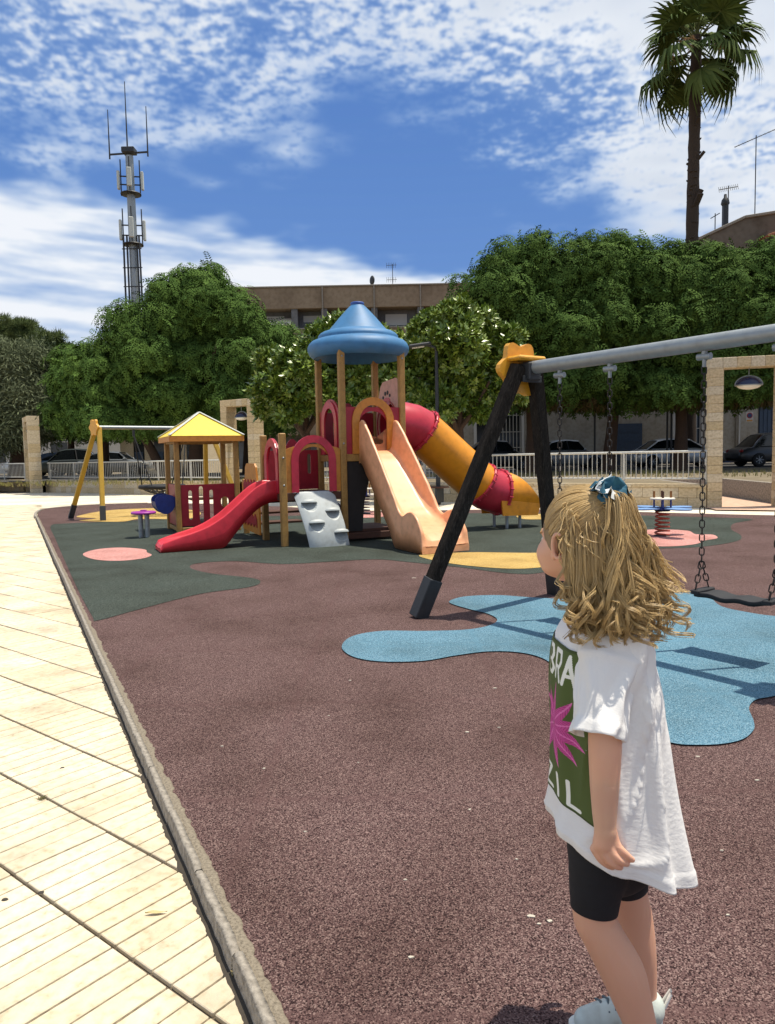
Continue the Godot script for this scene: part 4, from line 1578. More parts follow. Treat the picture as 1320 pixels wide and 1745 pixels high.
func build_walls():
	low_wall("low stone wall running behind the bench", 0.0, 14.9)
	low_wall("low stone wall behind the yellow swing", 16.7, 28.9)
	low_wall("low stone wall beyond the gate arch near the willow", 30.9, 44.0)
	low_wall("low stone wall past the near gate arch", -12.0, -2.5)
	gate_arch("gate arch beside the spring rider", W0 + Vector3(0.0, 0, -0.1), deg_to_rad(-16), 1.78, 3.5)
	gate_arch("gate arch behind the yellow-roofed playhouse", W0 + WD * 16.65, atan2(-WD.z, WD.x) + PI, 1.7, 3.5)
	gate_arch("gate arch near the grey-leaved tree", W0 + WD * 30.4, deg_to_rad(-58), 1.9, 3.5)
	# walkway through the near gate
	var g := Geo.new()
	var pp := [Vector3(7.4, -0.045, -16.6), Vector3(9.6, -0.045, -15.6), Vector3(9.97, -0.045, -22.42), Vector3(8.03, -0.045, -22.42)]
	g.fquad(pp[0], pp[1], pp[2], pp[3])
	struct("path", g, M.kerb_pink)
	g = Geo.new()
	for q in [[Vector3(9.42, 0, -16.56), Vector3(9.95, 0, -22.4)], [Vector3(9.95, 0, -22.4), Vector3(8.05, 0, -22.4)], [Vector3(8.05, 0, -22.4), Vector3(7.7, 0, -17.95)]]:
		g.beam(q[0] + Vector3(0, 0.19, 0), q[1] + Vector3(0, 0.19, 0), 0.14, 0.54, 0.01)
	struct("retaining_kerb", g, M.concrete)
	# bench by the wall
	var p := G(733, 856)
	var t = thing("bench", "dark timber bench standing against the low wall", "bench", p, deg_to_rad(-36))
	for i in 3:
		g = Geo.new()
		g.box(Vector3(-0.35, 0.42, -0.14 + i * 0.14), Vector3(1.7, 0.04, 0.12), 0.008)
		part(t, "seat_slat", g, M.deck)
	for x in [-1.0, 0.3]:
		g = Geo.new()
		g.box(Vector3(x, 0.2, 0), Vector3(0.07, 0.4, 0.36), 0.01)
		part(t, "leg", g, M.steel_dark)

# ---------------------------------------------------------------- street furniture and poles
func build_street():
	# lamp post among the small trees
	var base := AT(746, 800, 20.4)
	base.y = -0.06
	var t = thing("street_lamp", "dark street lamp post with flat head among the glossy trees", "street lamp", base)
	var g := Geo.new()
	g.tube([Vector3.ZERO, Vector3(0, 4.22, 0)], [0.07, 0.045], 10)
	part(t, "pole", g, M.steel_dark)
	g = Geo.new()
	g.tube([Vector3(0, 4.18, 0), Vector3(-0.05, 4.27, 0.1), Vector3(-0.25, 4.33, 0.1)], 0.035, 8)
	part(t, "arm", g, M.steel_dark)
	g = Geo.new()
	g.box(Vector3(-0.45, 4.33, 0.1), Vector3(0.62, 0.09, 0.3), 0.03, Basis(Vector3(0, 0, 1), 0.12))
	var head = part(t, "head", g, M.steel_dark)
	g = Geo.new()
	g.box(Vector3(-0.5, 4.282, 0.1), Vector3(0.34, 0.03, 0.2), 0.008, Basis(Vector3(0, 0, 1), 0.12))
	part(head, "lens", g, M.lamp_white)
	# slim sign poles along the terrace
	for q in [[1136, 33.0, 3.4, "slim grey post before the silver saloon car, farther from the straight trunk"], [1143, 33.4, 3.4, "slim grey post before the silver saloon car, closer to the straight trunk"], [1013, 33.0, 3.2, "slim post beside the forked trunk by the silver hatchback"], [930, 33.0, 3.0, "slim post beside the barred window"]]:
		var b := AT(q[0], 800, q[1])
		b.y = UP_Y
		g = Geo.new()
		g.tube([Vector3.ZERO, Vector3(0, q[2], 0)], 0.045, 8)
		single("sign_post", g, M.steel_dark, q[3], "post", "paired slim posts" if q[1] != 33.0 or q[0] == 1136 else "", b)
	var wp := AT(20, 800, 41.0)
	wp.y = UP_Y
	g = Geo.new()
	g.tube([Vector3.ZERO, Vector3(0, 3.2, 0)], 0.06, 8)
	single("sign_post", g, M.rail, "pale slim post beside the willow trunk", "post", "", wp)
	# no-parking board on the building wall
	var np := AT(1277, 709, 42.86)
	var s = thing("parking_sign", "white board with round red sign on the street wall", "sign", np)
	g = Geo.new()
	g.box(Vector3(0, -0.05, 0), Vector3(0.42, 0.56, 0.02), 0.004)
	part(s, "board", g, M.frame_white)
	g = Geo.new()
	g.lathe([Vector2(0.17, 0), Vector2(0.17, 0.008), Vector2(0.001, 0.009)], 24, Vector3(0, 0.03, 0.012), Basis(Vector3(1, 0, 0), Vector3(0, 0, 1), Vector3(0, -1, 0)))
	var disc = part(s, "disc", g, mat(h("a32a26"), 0.5))
	g = Geo.new()
	g.lathe([Vector2(0.125, 0), Vector2(0.125, 0.006), Vector2(0.001, 0.007)], 24, Vector3(0, 0.03, 0.021), Basis(Vector3(1, 0, 0), Vector3(0, 0, 1), Vector3(0, -1, 0)))
	part(disc, "field", g, mat(h("23335f"), 0.5))
	g = Geo.new()
	g.box(Vector3(0, -0.255, 0.012), Vector3(0.34, 0.1, 0.006), 0.0)
	part(s, "strip", g, mat(h("b5843f"), 0.6))
	# mobile mast
	var mb := AT(233, 560, 72.0)
	mb.y = 0.0
	var m = thing("mobile_mast", "tall telecom mast with panel antennas and three whip aerials", "mast", mb)
	var K := 72.0 / FPX
	var py := func(y): return 1.3 + (783.0 - y) * K * 1.02
	g = Geo.new()
	g.tube([Vector3.ZERO, Vector3(0, py.call(292), 0)], [0.5, 0.36], 16)
	part(m, "column", g, M.galv)
	for x in [-0.75, -0.42, 0.5, 0.72]:
		g = Geo.new()
		g.tube([Vector3(x * 1.2, 0, 0.3), Vector3(x, py.call(420), 0.45)], 0.09, 6)
		part(m, "cable_run", g, M.steel_dark)
	for yy in [440, 470, 500, 530]:
		g = Geo.new()
		g.beam(Vector3(-0.95, py.call(yy), 0.4), Vector3(0.9, py.call(yy), 0.4), 0.08, 0.08)
		part(m, "clamp", g, M.steel_dark)
	for q in [[345, 298], [425, 375]]:
		var yb: float = py.call(q[0] + 8)
		g = Geo.new()
		g.lathe([Vector2(0.3, yb), Vector2(0.95, yb), Vector2(0.95, yb + 0.12), Vector2(0.3, yb + 0.15)], 16)
		part(m, "platform", g, M.steel_dark)
		for a in [-0.15, 1.35, 2.95, 4.4]:
			var o := Vector3(cos(a) * 1.08, 0, sin(a) * 1.08)
			g = Geo.new()
			g.box(o + Vector3(0, (py.call(q[0]) + py.call(q[1] + 18)) / 2, 0), Vector3(0.42, py.call(q[1] + 18) - py.call(q[0]), 0.25), 0.05, Basis(Vector3.UP, -a + PI / 2))
			part(m, "panel_antenna", g, M.trim_grey)
			g = Geo.new()
			for yy in [q[0] - 8, q[1] + 26]:
				g.tube([Vector3(0, py.call(yy), 0), o * 0.95 + Vector3(0, py.call(yy), 0)], 0.07, 5)
			g.tube([o * 0.8 + Vector3(0, py.call(q[0] + 10), 0), o * 0.8 + Vector3(0, py.call(q[1]), 0)], 0.06, 5)
			part(m, "antenna_mount", g, M.steel_dark)
	g = Geo.new()
	g.beam(Vector3(-1.85, py.call(289), 0), Vector3(1.75, py.call(286), 0), 0.14, 0.14)
	g.box(Vector3(0, py.call(284), 0), Vector3(1.2, 0.5, 1.0), 0.05)
	part(m, "crossarm", g, M.steel_dark)
	for q in [[-1.85, 219, 296], [1.75, 215, 293], [-0.15, 176, 285]]:
		g = Geo.new()
		g.tube([Vector3(q[0], py.call(q[2]), 0), Vector3(q[0], py.call(q[1]), 0)], [0.075, 0.035], 6)
		part(m, "whip_aerial", g, M.steel_dark)

# ---------------------------------------------------------------- buildings
func slab_part(t, called, m, x0, x1, y0, y1, z0, z1, bev = 0.0):
	var g := Geo.new()
	g.box(Vector3((x0 + x1) / 2, (y0 + y1) / 2, (z0 + z1) / 2), Vector3(x1 - x0, y1 - y0, absf(z1 - z0)), bev)
	return part(t, called, g, m)
func build_buildings():
	# white ground floor with navy base, parallel to the street
	var z := -43.0
	var t = thing("street_house", "long whitewashed street house with navy base and barred windows", "building", Vector3(10, UP_Y, z))
	var X := func(px): return AT(px, 768, -z).x - 10.0
	slab_part(t, "wall", M.render_white, X.call(760), X.call(1290), 0.75, 6.2, -8.0, 0.0)
	slab_part(t, "base", M.dado, X.call(760), X.call(1250), 0.0, 0.75, -7.9, 0.03)
	slab_part(t, "wall", M.grey_wall, X.call(1290), X.call(1700), 0.0, 6.6, -8.0, -0.02)
	slab_part(t, "pilaster", M.render_white, X.call(1252), X.call(1288), 0.0, 5.0, 0.0, 0.14)
	slab_part(t, "roof", M.roof_tile, X.call(755), X.call(1700), 6.2, 6.5, -8.4, 0.4)
	for w in [[812, 846, false], [848, 888, true], [1150, 1193, true]]:
		var x0: float = X.call(w[0])
		var x1: float = X.call(w[1])
		var y0 := 0.85
		var y1 := 3.35
		var win = slab_part(t, "window", M.window_dark, x0, x1, y0, y1, 0.0, 0.012)
		for f in [[x0 - 0.16, x0, y0 - 0.14, y1 + 0.16], [x1, x1 + 0.16, y0 - 0.14, y1 + 0.16], [x0, x1, y1, y1 + 0.16], [x0, x1, y0 - 0.14, y0]]:
			slab_part(win, "frame", M.frame_white, f[0], f[1], f[2], f[3], 0.004, 0.09)
		if w[2]:
			for i in 7:
				var gx := lerpf(x0 + 0.08, x1 - 0.08, i / 6.0)
				slab_part(win, "grille_bar", M.iron, gx - 0.02, gx + 0.02, y0, y1, 0.10, 0.13)
			for yy in [y0 + 0.35, (y0 + y1) / 2, y1 - 0.3]:
				slab_part(win, "grille_bar", M.iron, x0, x1, yy - 0.02, yy + 0.02, 0.132, 0.15)
	var gd = slab_part(t, "garage_door", M.garage, X.call(1040), X.call(1093), 0.0, 2.45, 0.034, 0.08)
	for i in 4:
		slab_part(gd, "rib", M.garage, X.call(1041), X.call(1092), 0.3 + i * 0.55, 0.36 + i * 0.55, 0.08, 0.10)
	var shutter = slab_part(t, "roller_shutter", M.garage, X.call(1292), X.call(1400), 0.0, 4.3, -0.02, 0.02)
	for i in 16:
		var gx: float = lerpf(X.call(1294), X.call(1398), i / 15.0)
		slab_part(shutter, "rib", M.garage, gx - 0.05, gx + 0.05, 0.0, 4.25, 0.02, 0.05)
	var g := Geo.new()
	g.tube([Vector3(X.call(1256), 0.4, 0.2), Vector3(X.call(1256), 5.8, 0.2)], 0.05, 8)
	part(t, "downpipe", g, M.frame_white)
	# taller house above the trees, sloping gable line
	var zz := -47.0
	var b = thing("gable_house", "tall bare-walled house with sloping parapet above the trees", "building", Vector3(24, UP_Y, zz))
	var P := func(px, py): var q := AT(px, py, -zz); return Vector2(q.x - 24.0, q.y - UP_Y)
	g = Geo.new()
	g.prism(PackedVector2Array([Vector2(P.call(1165, 700).x, 0), Vector2(P.call(1500, 700).x, 0), P.call(1500, 335), P.call(1268, 372), P.call(1162, 422)]), Transform3D(Basis(), Vector3(0, 0, -4)), 8.0)
	part(b, "wall", g, M.gable)
	g = Geo.new()
	var q0: Vector2 = P.call(1162, 422); var q1: Vector2 = P.call(1268, 372); var q2: Vector2 = P.call(1500, 335)
	g.beam(Vector3(q0.x, q0.y + 0.06, -4), Vector3(q1.x, q1.y + 0.06, -4), 8.3, 0.16, 0.02)
	g.beam(Vector3(q1.x, q1.y + 0.061, -4), Vector3(q2.x, q2.y + 0.061, -4), 8.3, 0.16, 0.02)
	part(b, "parapet", g, M.concrete)
	var tl: Vector2 = P.call(1294, 398)
	g = Geo.new()
	g.box(Vector3(tl.x + 3.0, tl.y + 0.55, 0.6), Vector3(6.4, 0.16, 1.2), 0.02, Basis(Vector3(0, 0, 1), 0.32))
	part(b, "roof", g, M.roof_tile)
	slab_part(b, "wall", M.gable, tl.x, tl.x + 6.0, 0.0, tl.y - 0.1, 0.0, 1.0)
	var cp: Vector2 = P.call(1260, 374)
	g = Geo.new()
	g.box(Vector3(cp.x, cp.y + 0.75, -2), Vector3(0.3, 1.6, 0.3), 0.02)
	g.lathe([Vector2(0.2, 1.5), Vector2(0.27, 1.6), Vector2(0.22, 1.85), Vector2(0.1, 2.0), Vector2(0.08, 2.2), Vector2(0.001, 2.22)], 12, Vector3(cp.x, cp.y, -2))
	part(b, "chimney", g, M.steel_dark)
	# tv aerials on that roof
	for q in [[1286, 362, 232, 1.3, 0.35, "tall tv aerial with long slanted boom on the gable house"], [1240, 385, 318, 0.55, 0.1, "short tv aerial beside the chimney on the gable house"], [1218, 398, 365, 0.3, 0.5, "small plain aerial on the gable house parapet"]]:
		var p := AT(q[0], q[1], 48.0)
		var top := AT(q[0], q[2], 48.0)
		var hgt := top.y - p.y
		var a = thing("tv_aerial", q[5], "aerial", p - Vector3(0, 0.3, 0))
		g = Geo.new()
		g.tube([Vector3.ZERO, Vector3(0, hgt + 0.35, 0)], 0.03, 6)
		part(a, "pole", g, M.steel_dark)
		var dir := Vector3(cos(q[4]), sin(q[4]) , 0.2)
		g = Geo.new()
		var L: float = q[3]
		g.tube([Vector3(0, hgt + 0.2, 0) - dir * L, Vector3(0, hgt + 0.2, 0) + dir * L], 0.028, 5)
		if L > 0.4:
			for i in 11:
				var o := Vector3(0, hgt + 0.2, 0) + dir * L * (i / 5.0 - 1.0)
				var w := 0.16 if L > 1.0 else 0.3
				g.tube([o + Vector3(0.1, w, -0.3) * 0.8, o - Vector3(0.1, w, -0.3) * 0.8], 0.014, 4)
		part(a, "boom", g, M.steel_dark)
	# apartment block behind the tower
	var az := -62.0
	var ab = thing("apartment_block", "brown brick apartment block with recessed balconies behind the trees", "building", Vector3(-2, UP_Y, az))
	var AX := func(px): return AT(px, 500, -az).x + 2.0
	var AY := func(py): return AT(600, py, -az).y - UP_Y
	var xl: float = AX.call(392)
	var xr: float = AX.call(905)
	slab_part(ab, "core", M.grey_wall, xl, xr, 0.0, AY.call(492), -12.0, -1.4)
	for band in [[488, 524], [560, 596], [632, 668], [704, 740]]:
		slab_part(ab, "brick_band", M.brick_brown, xl - 0.1, xr + 0.1, AY.call(band[1]), AY.call(band[0]), -1.7, 0.0, 0.02)
		slab_part(ab, "coping", M.concrete, xl - 0.2, xr + 0.2, AY.call(band[0]) + 0.002, AY.call(band[0]) + 0.12, -1.75, 0.1, 0.02)
	for band in [[524, 560], [596, 632], [668, 704]]:
		var y0: float = AY.call(band[1])
		var y1: float = AY.call(band[0])
		for px in [392, 500, 551, 637, 716, 800, 905]:
			slab_part(ab, "pier", M.grey_wall, AX.call(px) - 0.25, AX.call(px) + 0.25, y0, y1, -1.6, -0.12)
		for w in [[512, 545], [572, 612], [655, 694], [740, 780], [830, 870], [440, 480]]:
			var x0: float = AX.call(w[0])
			var x1: float = AX.call(w[1])
			var wn = slab_part(ab, "window", M.window_dark, x0, x1, y0 + 0.05, y1 - 0.35, -1.41, -1.37)
			slab_part(wn, "shutter", M.shutter, x0 + 0.03, x1 - 0.03, y0 + (y1 - y0) * (0.48 if w[0] != 655 else 0.25), y1 - 0.36, -1.38, -1.32)
			slab_part(wn, "frame", M.frame_white, (x0 + x1) / 2 - 0.04, (x0 + x1) / 2 + 0.04, y0 + 0.06, y0 + (y1 - y0) * 0.48, -1.38, -1.33)
	for px in [549, 637, 716]:
		var gx: float = AX.call(px)
		g = Geo.new()
		g.tube([Vector3(gx, AY.call(560), 0.08), Vector3(gx, AY.call(488), 0.08)], 0.06, 6)
		part(ab, "downpipe", g, M.concrete)
	g = Geo.new()
	g.box(Vector3((AX.call(448) + AX.call(494)) / 2, AY.call(545), -0.4), Vector3(AX.call(494) - AX.call(448), 0.08, 1.6), 0.01, Basis(Vector3(1, 0, 0), 0.5))
	part(ab, "awning", g, M.awning)
	var da := AT(634, 487, 64.0)
	t = thing("satellite_dish", "small satellite dish on the apartment block parapet", "dish", da)
	g = Geo.new()
	g.tube([Vector3(0, -0.2, 0), Vector3(0, 0.35, 0)], 0.04, 6)
	part(t, "pole", g, M.steel_dark)
	g = Geo.new()
	g.ball(Vector3(0, 0.45, 0), Vector3(0.16, 0.4, 0.36), 14, 8, Basis(Vector3.UP, 0.5))
	part(t, "dish", g, M.steel_dark)
	da = AT(669, 487, 64.0)
	t = thing("tv_aerial", "thin rooftop aerial with two booms on the apartment block", "aerial", da)
	g = Geo.new()
	g.tube([Vector3(0, -0.2, 0), Vector3(0, 1.8, 0)], 0.03, 6)
	part(t, "pole", g, M.steel_dark)
	g = Geo.new()
	for yy in [1.7, 0.5]:
		g.tube([Vector3(-0.5, yy, 0), Vector3(0.35, yy, 0.1)], 0.02, 4)
		for i in 6:
			var o := Vector3(-0.5 + i * 0.15, yy, 0)
			g.tube([o - Vector3(0, 0.2, 0.1), o + Vector3(0, 0.2, 0.1)], 0.012, 4)
	part(t, "boom", g, M.steel_dark)
	# beige kiosk building seen through the trees by the basket swing
	var kz := -47.0
	t = thing("beige_shop", "low beige shop front with grey shutters behind the railing", "building", Vector3(-17, UP_Y, kz))
	var KX := func(px): return AT(px, 775, -kz).x + 17.0
	slab_part(t, "wall", M.block[0], KX.call(205), KX.call(345), 0.0, 3.4, -6.0, 0.0)
	slab_part(t, "roof", M.concrete, KX.call(203), KX.call(347), 3.4, 3.6, -6.2, 0.3)
	for w in [[228, 246], [263, 280], [318, 336]]:
		var wn = slab_part(t, "window", M.window_dark, KX.call(w[0]), KX.call(w[1]), 0.9, 2.7, 0.0, 0.02)
		slab_part(wn, "shutter", M.garage, KX.call(w[0] + 2), KX.call(w[1] - 2), 0.3, 1.4, 0.02, 0.06)
		slab_part(wn, "frame", M.frame_white, KX.call(w[0]) - 0.12, KX.call(w[1]) + 0.12, 2.7, 2.85, 0.0, 0.08)
	# pale low house further off on the far side of the plaza
	t = thing("white_house", "plain white house far off between the tree trunks", "building", Vector3(-36, UP_Y, -62))
	slab_part(t, "wall", M.shutter, -20, 14, 0.0, 3.6, -8, 0)
	slab_part(t, "roof", M.roof_tile, -20.5, 14.5, 3.6, 3.95, -8.5, 0.5)
	for i in 6:
		var wn = slab_part(t, "window", M.window_dark, -18.0 + i * 5.2, -16.6 + i * 5.2, 0.9, 2.5, 0.0, 0.02)
		slab_part(wn, "frame", M.frame_white, -18.1 + i * 5.2, -16.5 + i * 5.2, 2.5, 2.62, 0.0, 0.07)

# ---------------------------------------------------------------- cars
func car(label: String, at: Vector3, turn: float, paint: Color, tall: float, L: float):
	var t = thing("parked_car", label, "car", at, turn, "cars parked along the street")
	var pm := mat(paint, 0.28, null, 1.0, 0.35)
	pm.clearcoat_enabled = true
	pm.clearcoat = 0.6
	var H2 := L / 2
	# lower body: stations along the length
	var st := [[-H2, 0.42, 0.62, 0.60], [-H2 + 0.06, 0.30, 0.78, 0.74], [-H2 + 0.35, 0.24, 0.90, 0.83], [-H2 + 0.9, 0.22, 0.96, 0.87], [-0.3, 0.21, 0.98, 0.885], [0.6, 0.21, 0.96, 0.885], [H2 - 1.15, 0.22, 0.93, 0.87], [H2 - 0.45, 0.24, 0.82, 0.83], [H2 - 0.1, 0.28, 0.70, 0.74], [H2, 0.38, 0.58, 0.62]]
	var rows := []
	for s in st:
		var lo: float = s[1]; var hi: float = s[2] * (0.9 + 0.1 * tall); var w: float = s[3]
		var mid := lo + (hi - lo) * 0.55
		rows.append(PackedVector3Array([Vector3(s[0], lo, w * 0.9), Vector3(s[0], lo + 0.12, w), Vector3(s[0], mid, w + 0.01), Vector3(s[0], hi - 0.06, w * 0.965), Vector3(s[0], hi, w * 0.89), Vector3(s[0], hi + 0.02, 0), Vector3(s[0], hi, -w * 0.89), Vector3(s[0], hi - 0.06, -w * 0.965), Vector3(s[0], mid, -w - 0.01), Vector3(s[0], lo + 0.12, -w), Vector3(s[0], lo, -w * 0.9)]))
	var g := Geo.new()
	g.sheet(rows, true, true)
	g.fan(rows[0]); g.fan(rows[-1], true)
	part(t, "body", g, pm)
	# cabin glass and painted roof
	var rt := 1.44 * tall
	var cab := [[-H2 + 0.55, 0.93, 0.72], [-H2 + 1.15, rt - 0.10, 0.60], [-H2 + 1.5, rt - 0.02, 0.585], [-0.1, rt, 0.60], [0.45, rt - 0.05, 0.61], [H2 - 1.2, 0.92, 0.74]]
	rows = []
	var roof_rows := []
	for s in cab:
		var y: float = s[1]; var w: float = s[2]
		rows.append(PackedVector3Array([Vector3(s[0], 0.9, 0.80), Vector3(s[0], y - 0.04, w + 0.03), Vector3(s[0], y, w - 0.06), Vector3(s[0], y + 0.015, 0), Vector3(s[0], y, -w + 0.06), Vector3(s[0], y - 0.04, -w - 0.03), Vector3(s[0], 0.9, -0.80)]))
	g = Geo.new()
	g.sheet(rows, false, true)
	part(t, "windows", g, M.glass_dark)
	for s in range(1, 5):
		var c = cab[s]
		roof_rows.append(PackedVector3Array([Vector3(c[0], c[1] - 0.05, c[2] + 0.045), Vector3(c[0], c[1] + 0.012, c[2] - 0.04), Vector3(c[0], c[1] + 0.028, 0), Vector3(c[0], c[1] + 0.012, -c[2] + 0.04), Vector3(c[0], c[1] - 0.05, -c[2] - 0.045)]))
	g = Geo.new()
	g.sheet(roof_rows, false, true)
	part(t, "roof", g, pm)
	for sz in [-1.0, 1.0]:
		for pr in [[0, 1], [4, 5]]:
			g = Geo.new()
			var a = cab[pr[0]]; var b = cab[pr[1]]
			var pa := Vector3(a[0], maxf(0.9, a[1] - 0.04), sz * (a[2] + 0.045 if a[1] > 1.0 else 0.80))
			var pb := Vector3(b[0], maxf(0.9, b[1] - 0.04), sz * (b[2] + 0.045 if b[1] > 1.0 else 0.80))
			g.beam(pa, pb, 0.06, 0.05, 0.01)
			part(t, "pillar", g, pm)
		g = Geo.new()
		g.beam(Vector3(-0.05, 0.92, sz * 0.80), Vector3(-0.15, rt - 0.04, sz * 0.645), 0.07, 0.03, 0.008)
		part(t, "pillar", g, M.black)
		g = Geo.new()
		g.ball(Vector3(H2 - 1.35, 0.98, sz * 0.95), Vector3(0.08, 0.07, 0.11), 8, 6)
		part(t, "mirror", g, pm)
		for x in [-0.7, 0.35]:
			g = Geo.new()
			g.box(Vector3(x, 0.80, sz * 0.885), Vector3(0.2, 0.03, 0.03), 0.008)
			part(t, "door_handle", g, pm)
		g = Geo.new()
		g.ball(Vector3(H2 - 0.14, 0.66, sz * 0.62), Vector3(0.12, 0.09, 0.16), 8, 6)
		part(t, "headlight", g, M.lamp_white)
		g = Geo.new()
		g.ball(Vector3(-H2 + 0.1, 0.75, sz * 0.62), Vector3(0.09, 0.1, 0.14), 8, 6)
		part(t, "tail_light", g, mat(h("8d1c1c"), 0.3))
		for x in [-H2 + 0.85, H2 - 0.85]:
			g = Geo.new()
			var b2 := Basis(Vector3(1, 0, 0), Vector3(0, 0, sz), Vector3(0, -sz, 0))
			g.lathe([Vector2(0.20, -0.1), Vector2(0.31, -0.1), Vector2(0.33, -0.07), Vector2(0.33, 0.09), Vector2(0.30, 0.115), Vector2(0.21, 0.115)], 24, Vector3(x, 0.33, sz * 0.80), b2)
			var wheel = part(t, "wheel", g, M.tyre)
			g = Geo.new()
			g.lathe([Vector2(0.215, 0.10), Vector2(0.20, 0.085), Vector2(0.12, 0.075), Vector2(0.001, 0.07)], 24, Vector3(x, 0.33, sz * 0.80), b2)
			part(wheel, "rim", g, M.steel_dark)
			g = Geo.new()
			for k in 7:
				var a := TAU * k / 7
				g.beam(Vector3(x, 0.33, sz * 0.895), Vector3(x + cos(a) * 0.2, 0.33 + sin(a) * 0.2, sz * 0.905), 0.035, 0.02, 0.003)
			part(wheel, "spokes", g, M.hub)
	return t
func build_cars():
	var by := func(px, z): var q := AT(px, 797, z); return Vector3(q.x, UP_Y + 0.004, -z)
	car("silver saloon car parked before the navy house base", by.call(1152, 37.4), 0.0, h("c2c5c6"), 1.0, 4.7)
	car("silver hatchback parked behind the swing leg", by.call(965, 37.6), 0.0, h("8f9394"), 1.03, 4.1)
	car("black car half hidden behind the tube slide", by.call(846, 37.6), 0.0, h("1d1f22"), 1.06, 4.2)
	car("dark grey van-like car seen through the near gate arch", by.call(1326, 36.0), 0.05, h("26282b"), 1.12, 4.6)
	car("blue car parked beyond the railing near the basket swing", by.call(104, 46.0), 0.25, h("3c5672"), 1.0, 4.3)
	car("dark green off-roader beyond the railing by the basket swing", by.call(138, 44.0), 0.2, h("2c3533"), 1.12, 4.4)
	car("grey car parked before the beige shop", by.call(196, 43.5), 0.05, h("6b7073"), 0.98, 4.3)
	car("white car parked far off beside the willow trunk", by.call(62, 52.0), 0.3, h("cfd0cd"), 1.0, 4.2)
# ---------------------------------------------------------------- trees
func leaf_quad(g: Geo, base: Vector3, dir: Vector3, side: Vector3, L: float, w: float, c: Color):
	g.col = c
	var up := dir.cross(side).normalized()
	var a := g.vert(base)
	var b := g.vert(base + dir * L * 0.45 + side * w * 0.5 + up * L * 0.04)
	var d := g.vert(base + dir * L - up * L * 0.05)
	var e := g.vert(base + dir * L * 0.45 - side * w * 0.5 + up * L * 0.04)
	g.tri(a, b, d)
	g.tri(a, d, e)
	g.col = Color.WHITE
func spray(kind: String) -> Mesh:
	var g := Geo.new()
	var r := RandomNumberGenerator.new()
	r.seed = hash(kind)
	match kind:
		"pinnate":       # hanging stalk with paired leaflets
			for s in 3:
				var a0 := TAU * s / 3.0 + r.randf()
				var d := Vector3(cos(a0), 0.15, sin(a0)).normalized()
				var p := Vector3.ZERO
				for i in 6:
					p += d * 0.17
					d = (d + Vector3(0, -0.24, 0)).normalized()
					var sd := d.cross(Vector3.UP).normalized()
					for e in [-1.0, 1.0]:
						var ld: Vector3 = (sd * e + d * 0.55 + Vector3(0, -0.15, 0)).normalized()
						leaf_quad(g, p, ld, d, 0.27 - i * 0.012, 0.12, Color(1, 1, 1).darkened(r.randf() * 0.25))
				leaf_quad(g, p, d, d.cross(Vector3.UP).normalized(), 0.25, 0.11, Color.WHITE)
		"oval":          # upright rosette of broad glossy leaves
			for i in 13:
				var a0 := i * 2.4
				var e := 0.15 + 0.9 * (i % 5) / 4.0
				var d := Vector3(cos(a0) * cos(e), sin(e), sin(a0) * cos(e))
				var sd := d.cross(Vector3(0.1, 1, 0.2)).normalized()
				leaf_quad(g, Vector3(0, -0.2 + i * 0.03, 0) + d * 0.06, d, sd, 0.5, 0.25, Color.WHITE.darkened(r.randf() * 0.2))
		"willow":        # long thin hanging strands
			for s in 5:
				var a0 := TAU * s / 5.0
				var p := Vector3(cos(a0), 0, sin(a0)) * 0.16
				for i in 9:
					p += Vector3(cos(a0) * 0.015, -0.13, sin(a0) * 0.015)
					var q := a0 + i * 2.1
					leaf_quad(g, p, Vector3(cos(q) * 0.6, -0.8, sin(q) * 0.6).normalized(), Vector3(-sin(q), 0, cos(q)), 0.26, 0.05, Color.WHITE)
		"pine":
			for i in 26:
				var a0 := i * 2.4
				var e := -0.3 + 1.5 * i / 26.0
				var d := Vector3(cos(a0) * cos(e), sin(e), sin(a0) * cos(e))
				leaf_quad(g, Vector3.ZERO, d, d.cross(Vector3(0.3, 1, 0.1)).normalized(), 0.6, 0.06, Color.WHITE)
		"fringe":        # dry drooping twigs under a clipped crown
			for i in 9:
				var a0 := i * 2.4
				var p := Vector3(cos(a0), 0, sin(a0)) * 0.12 * (i % 3)
				leaf_quad(g, p, Vector3(cos(a0) * 0.35, -0.9, sin(a0) * 0.35).normalized(), Vector3(-sin(a0), 0, cos(a0)), 0.6, 0.06, Color.WHITE)
	return g.mesh()
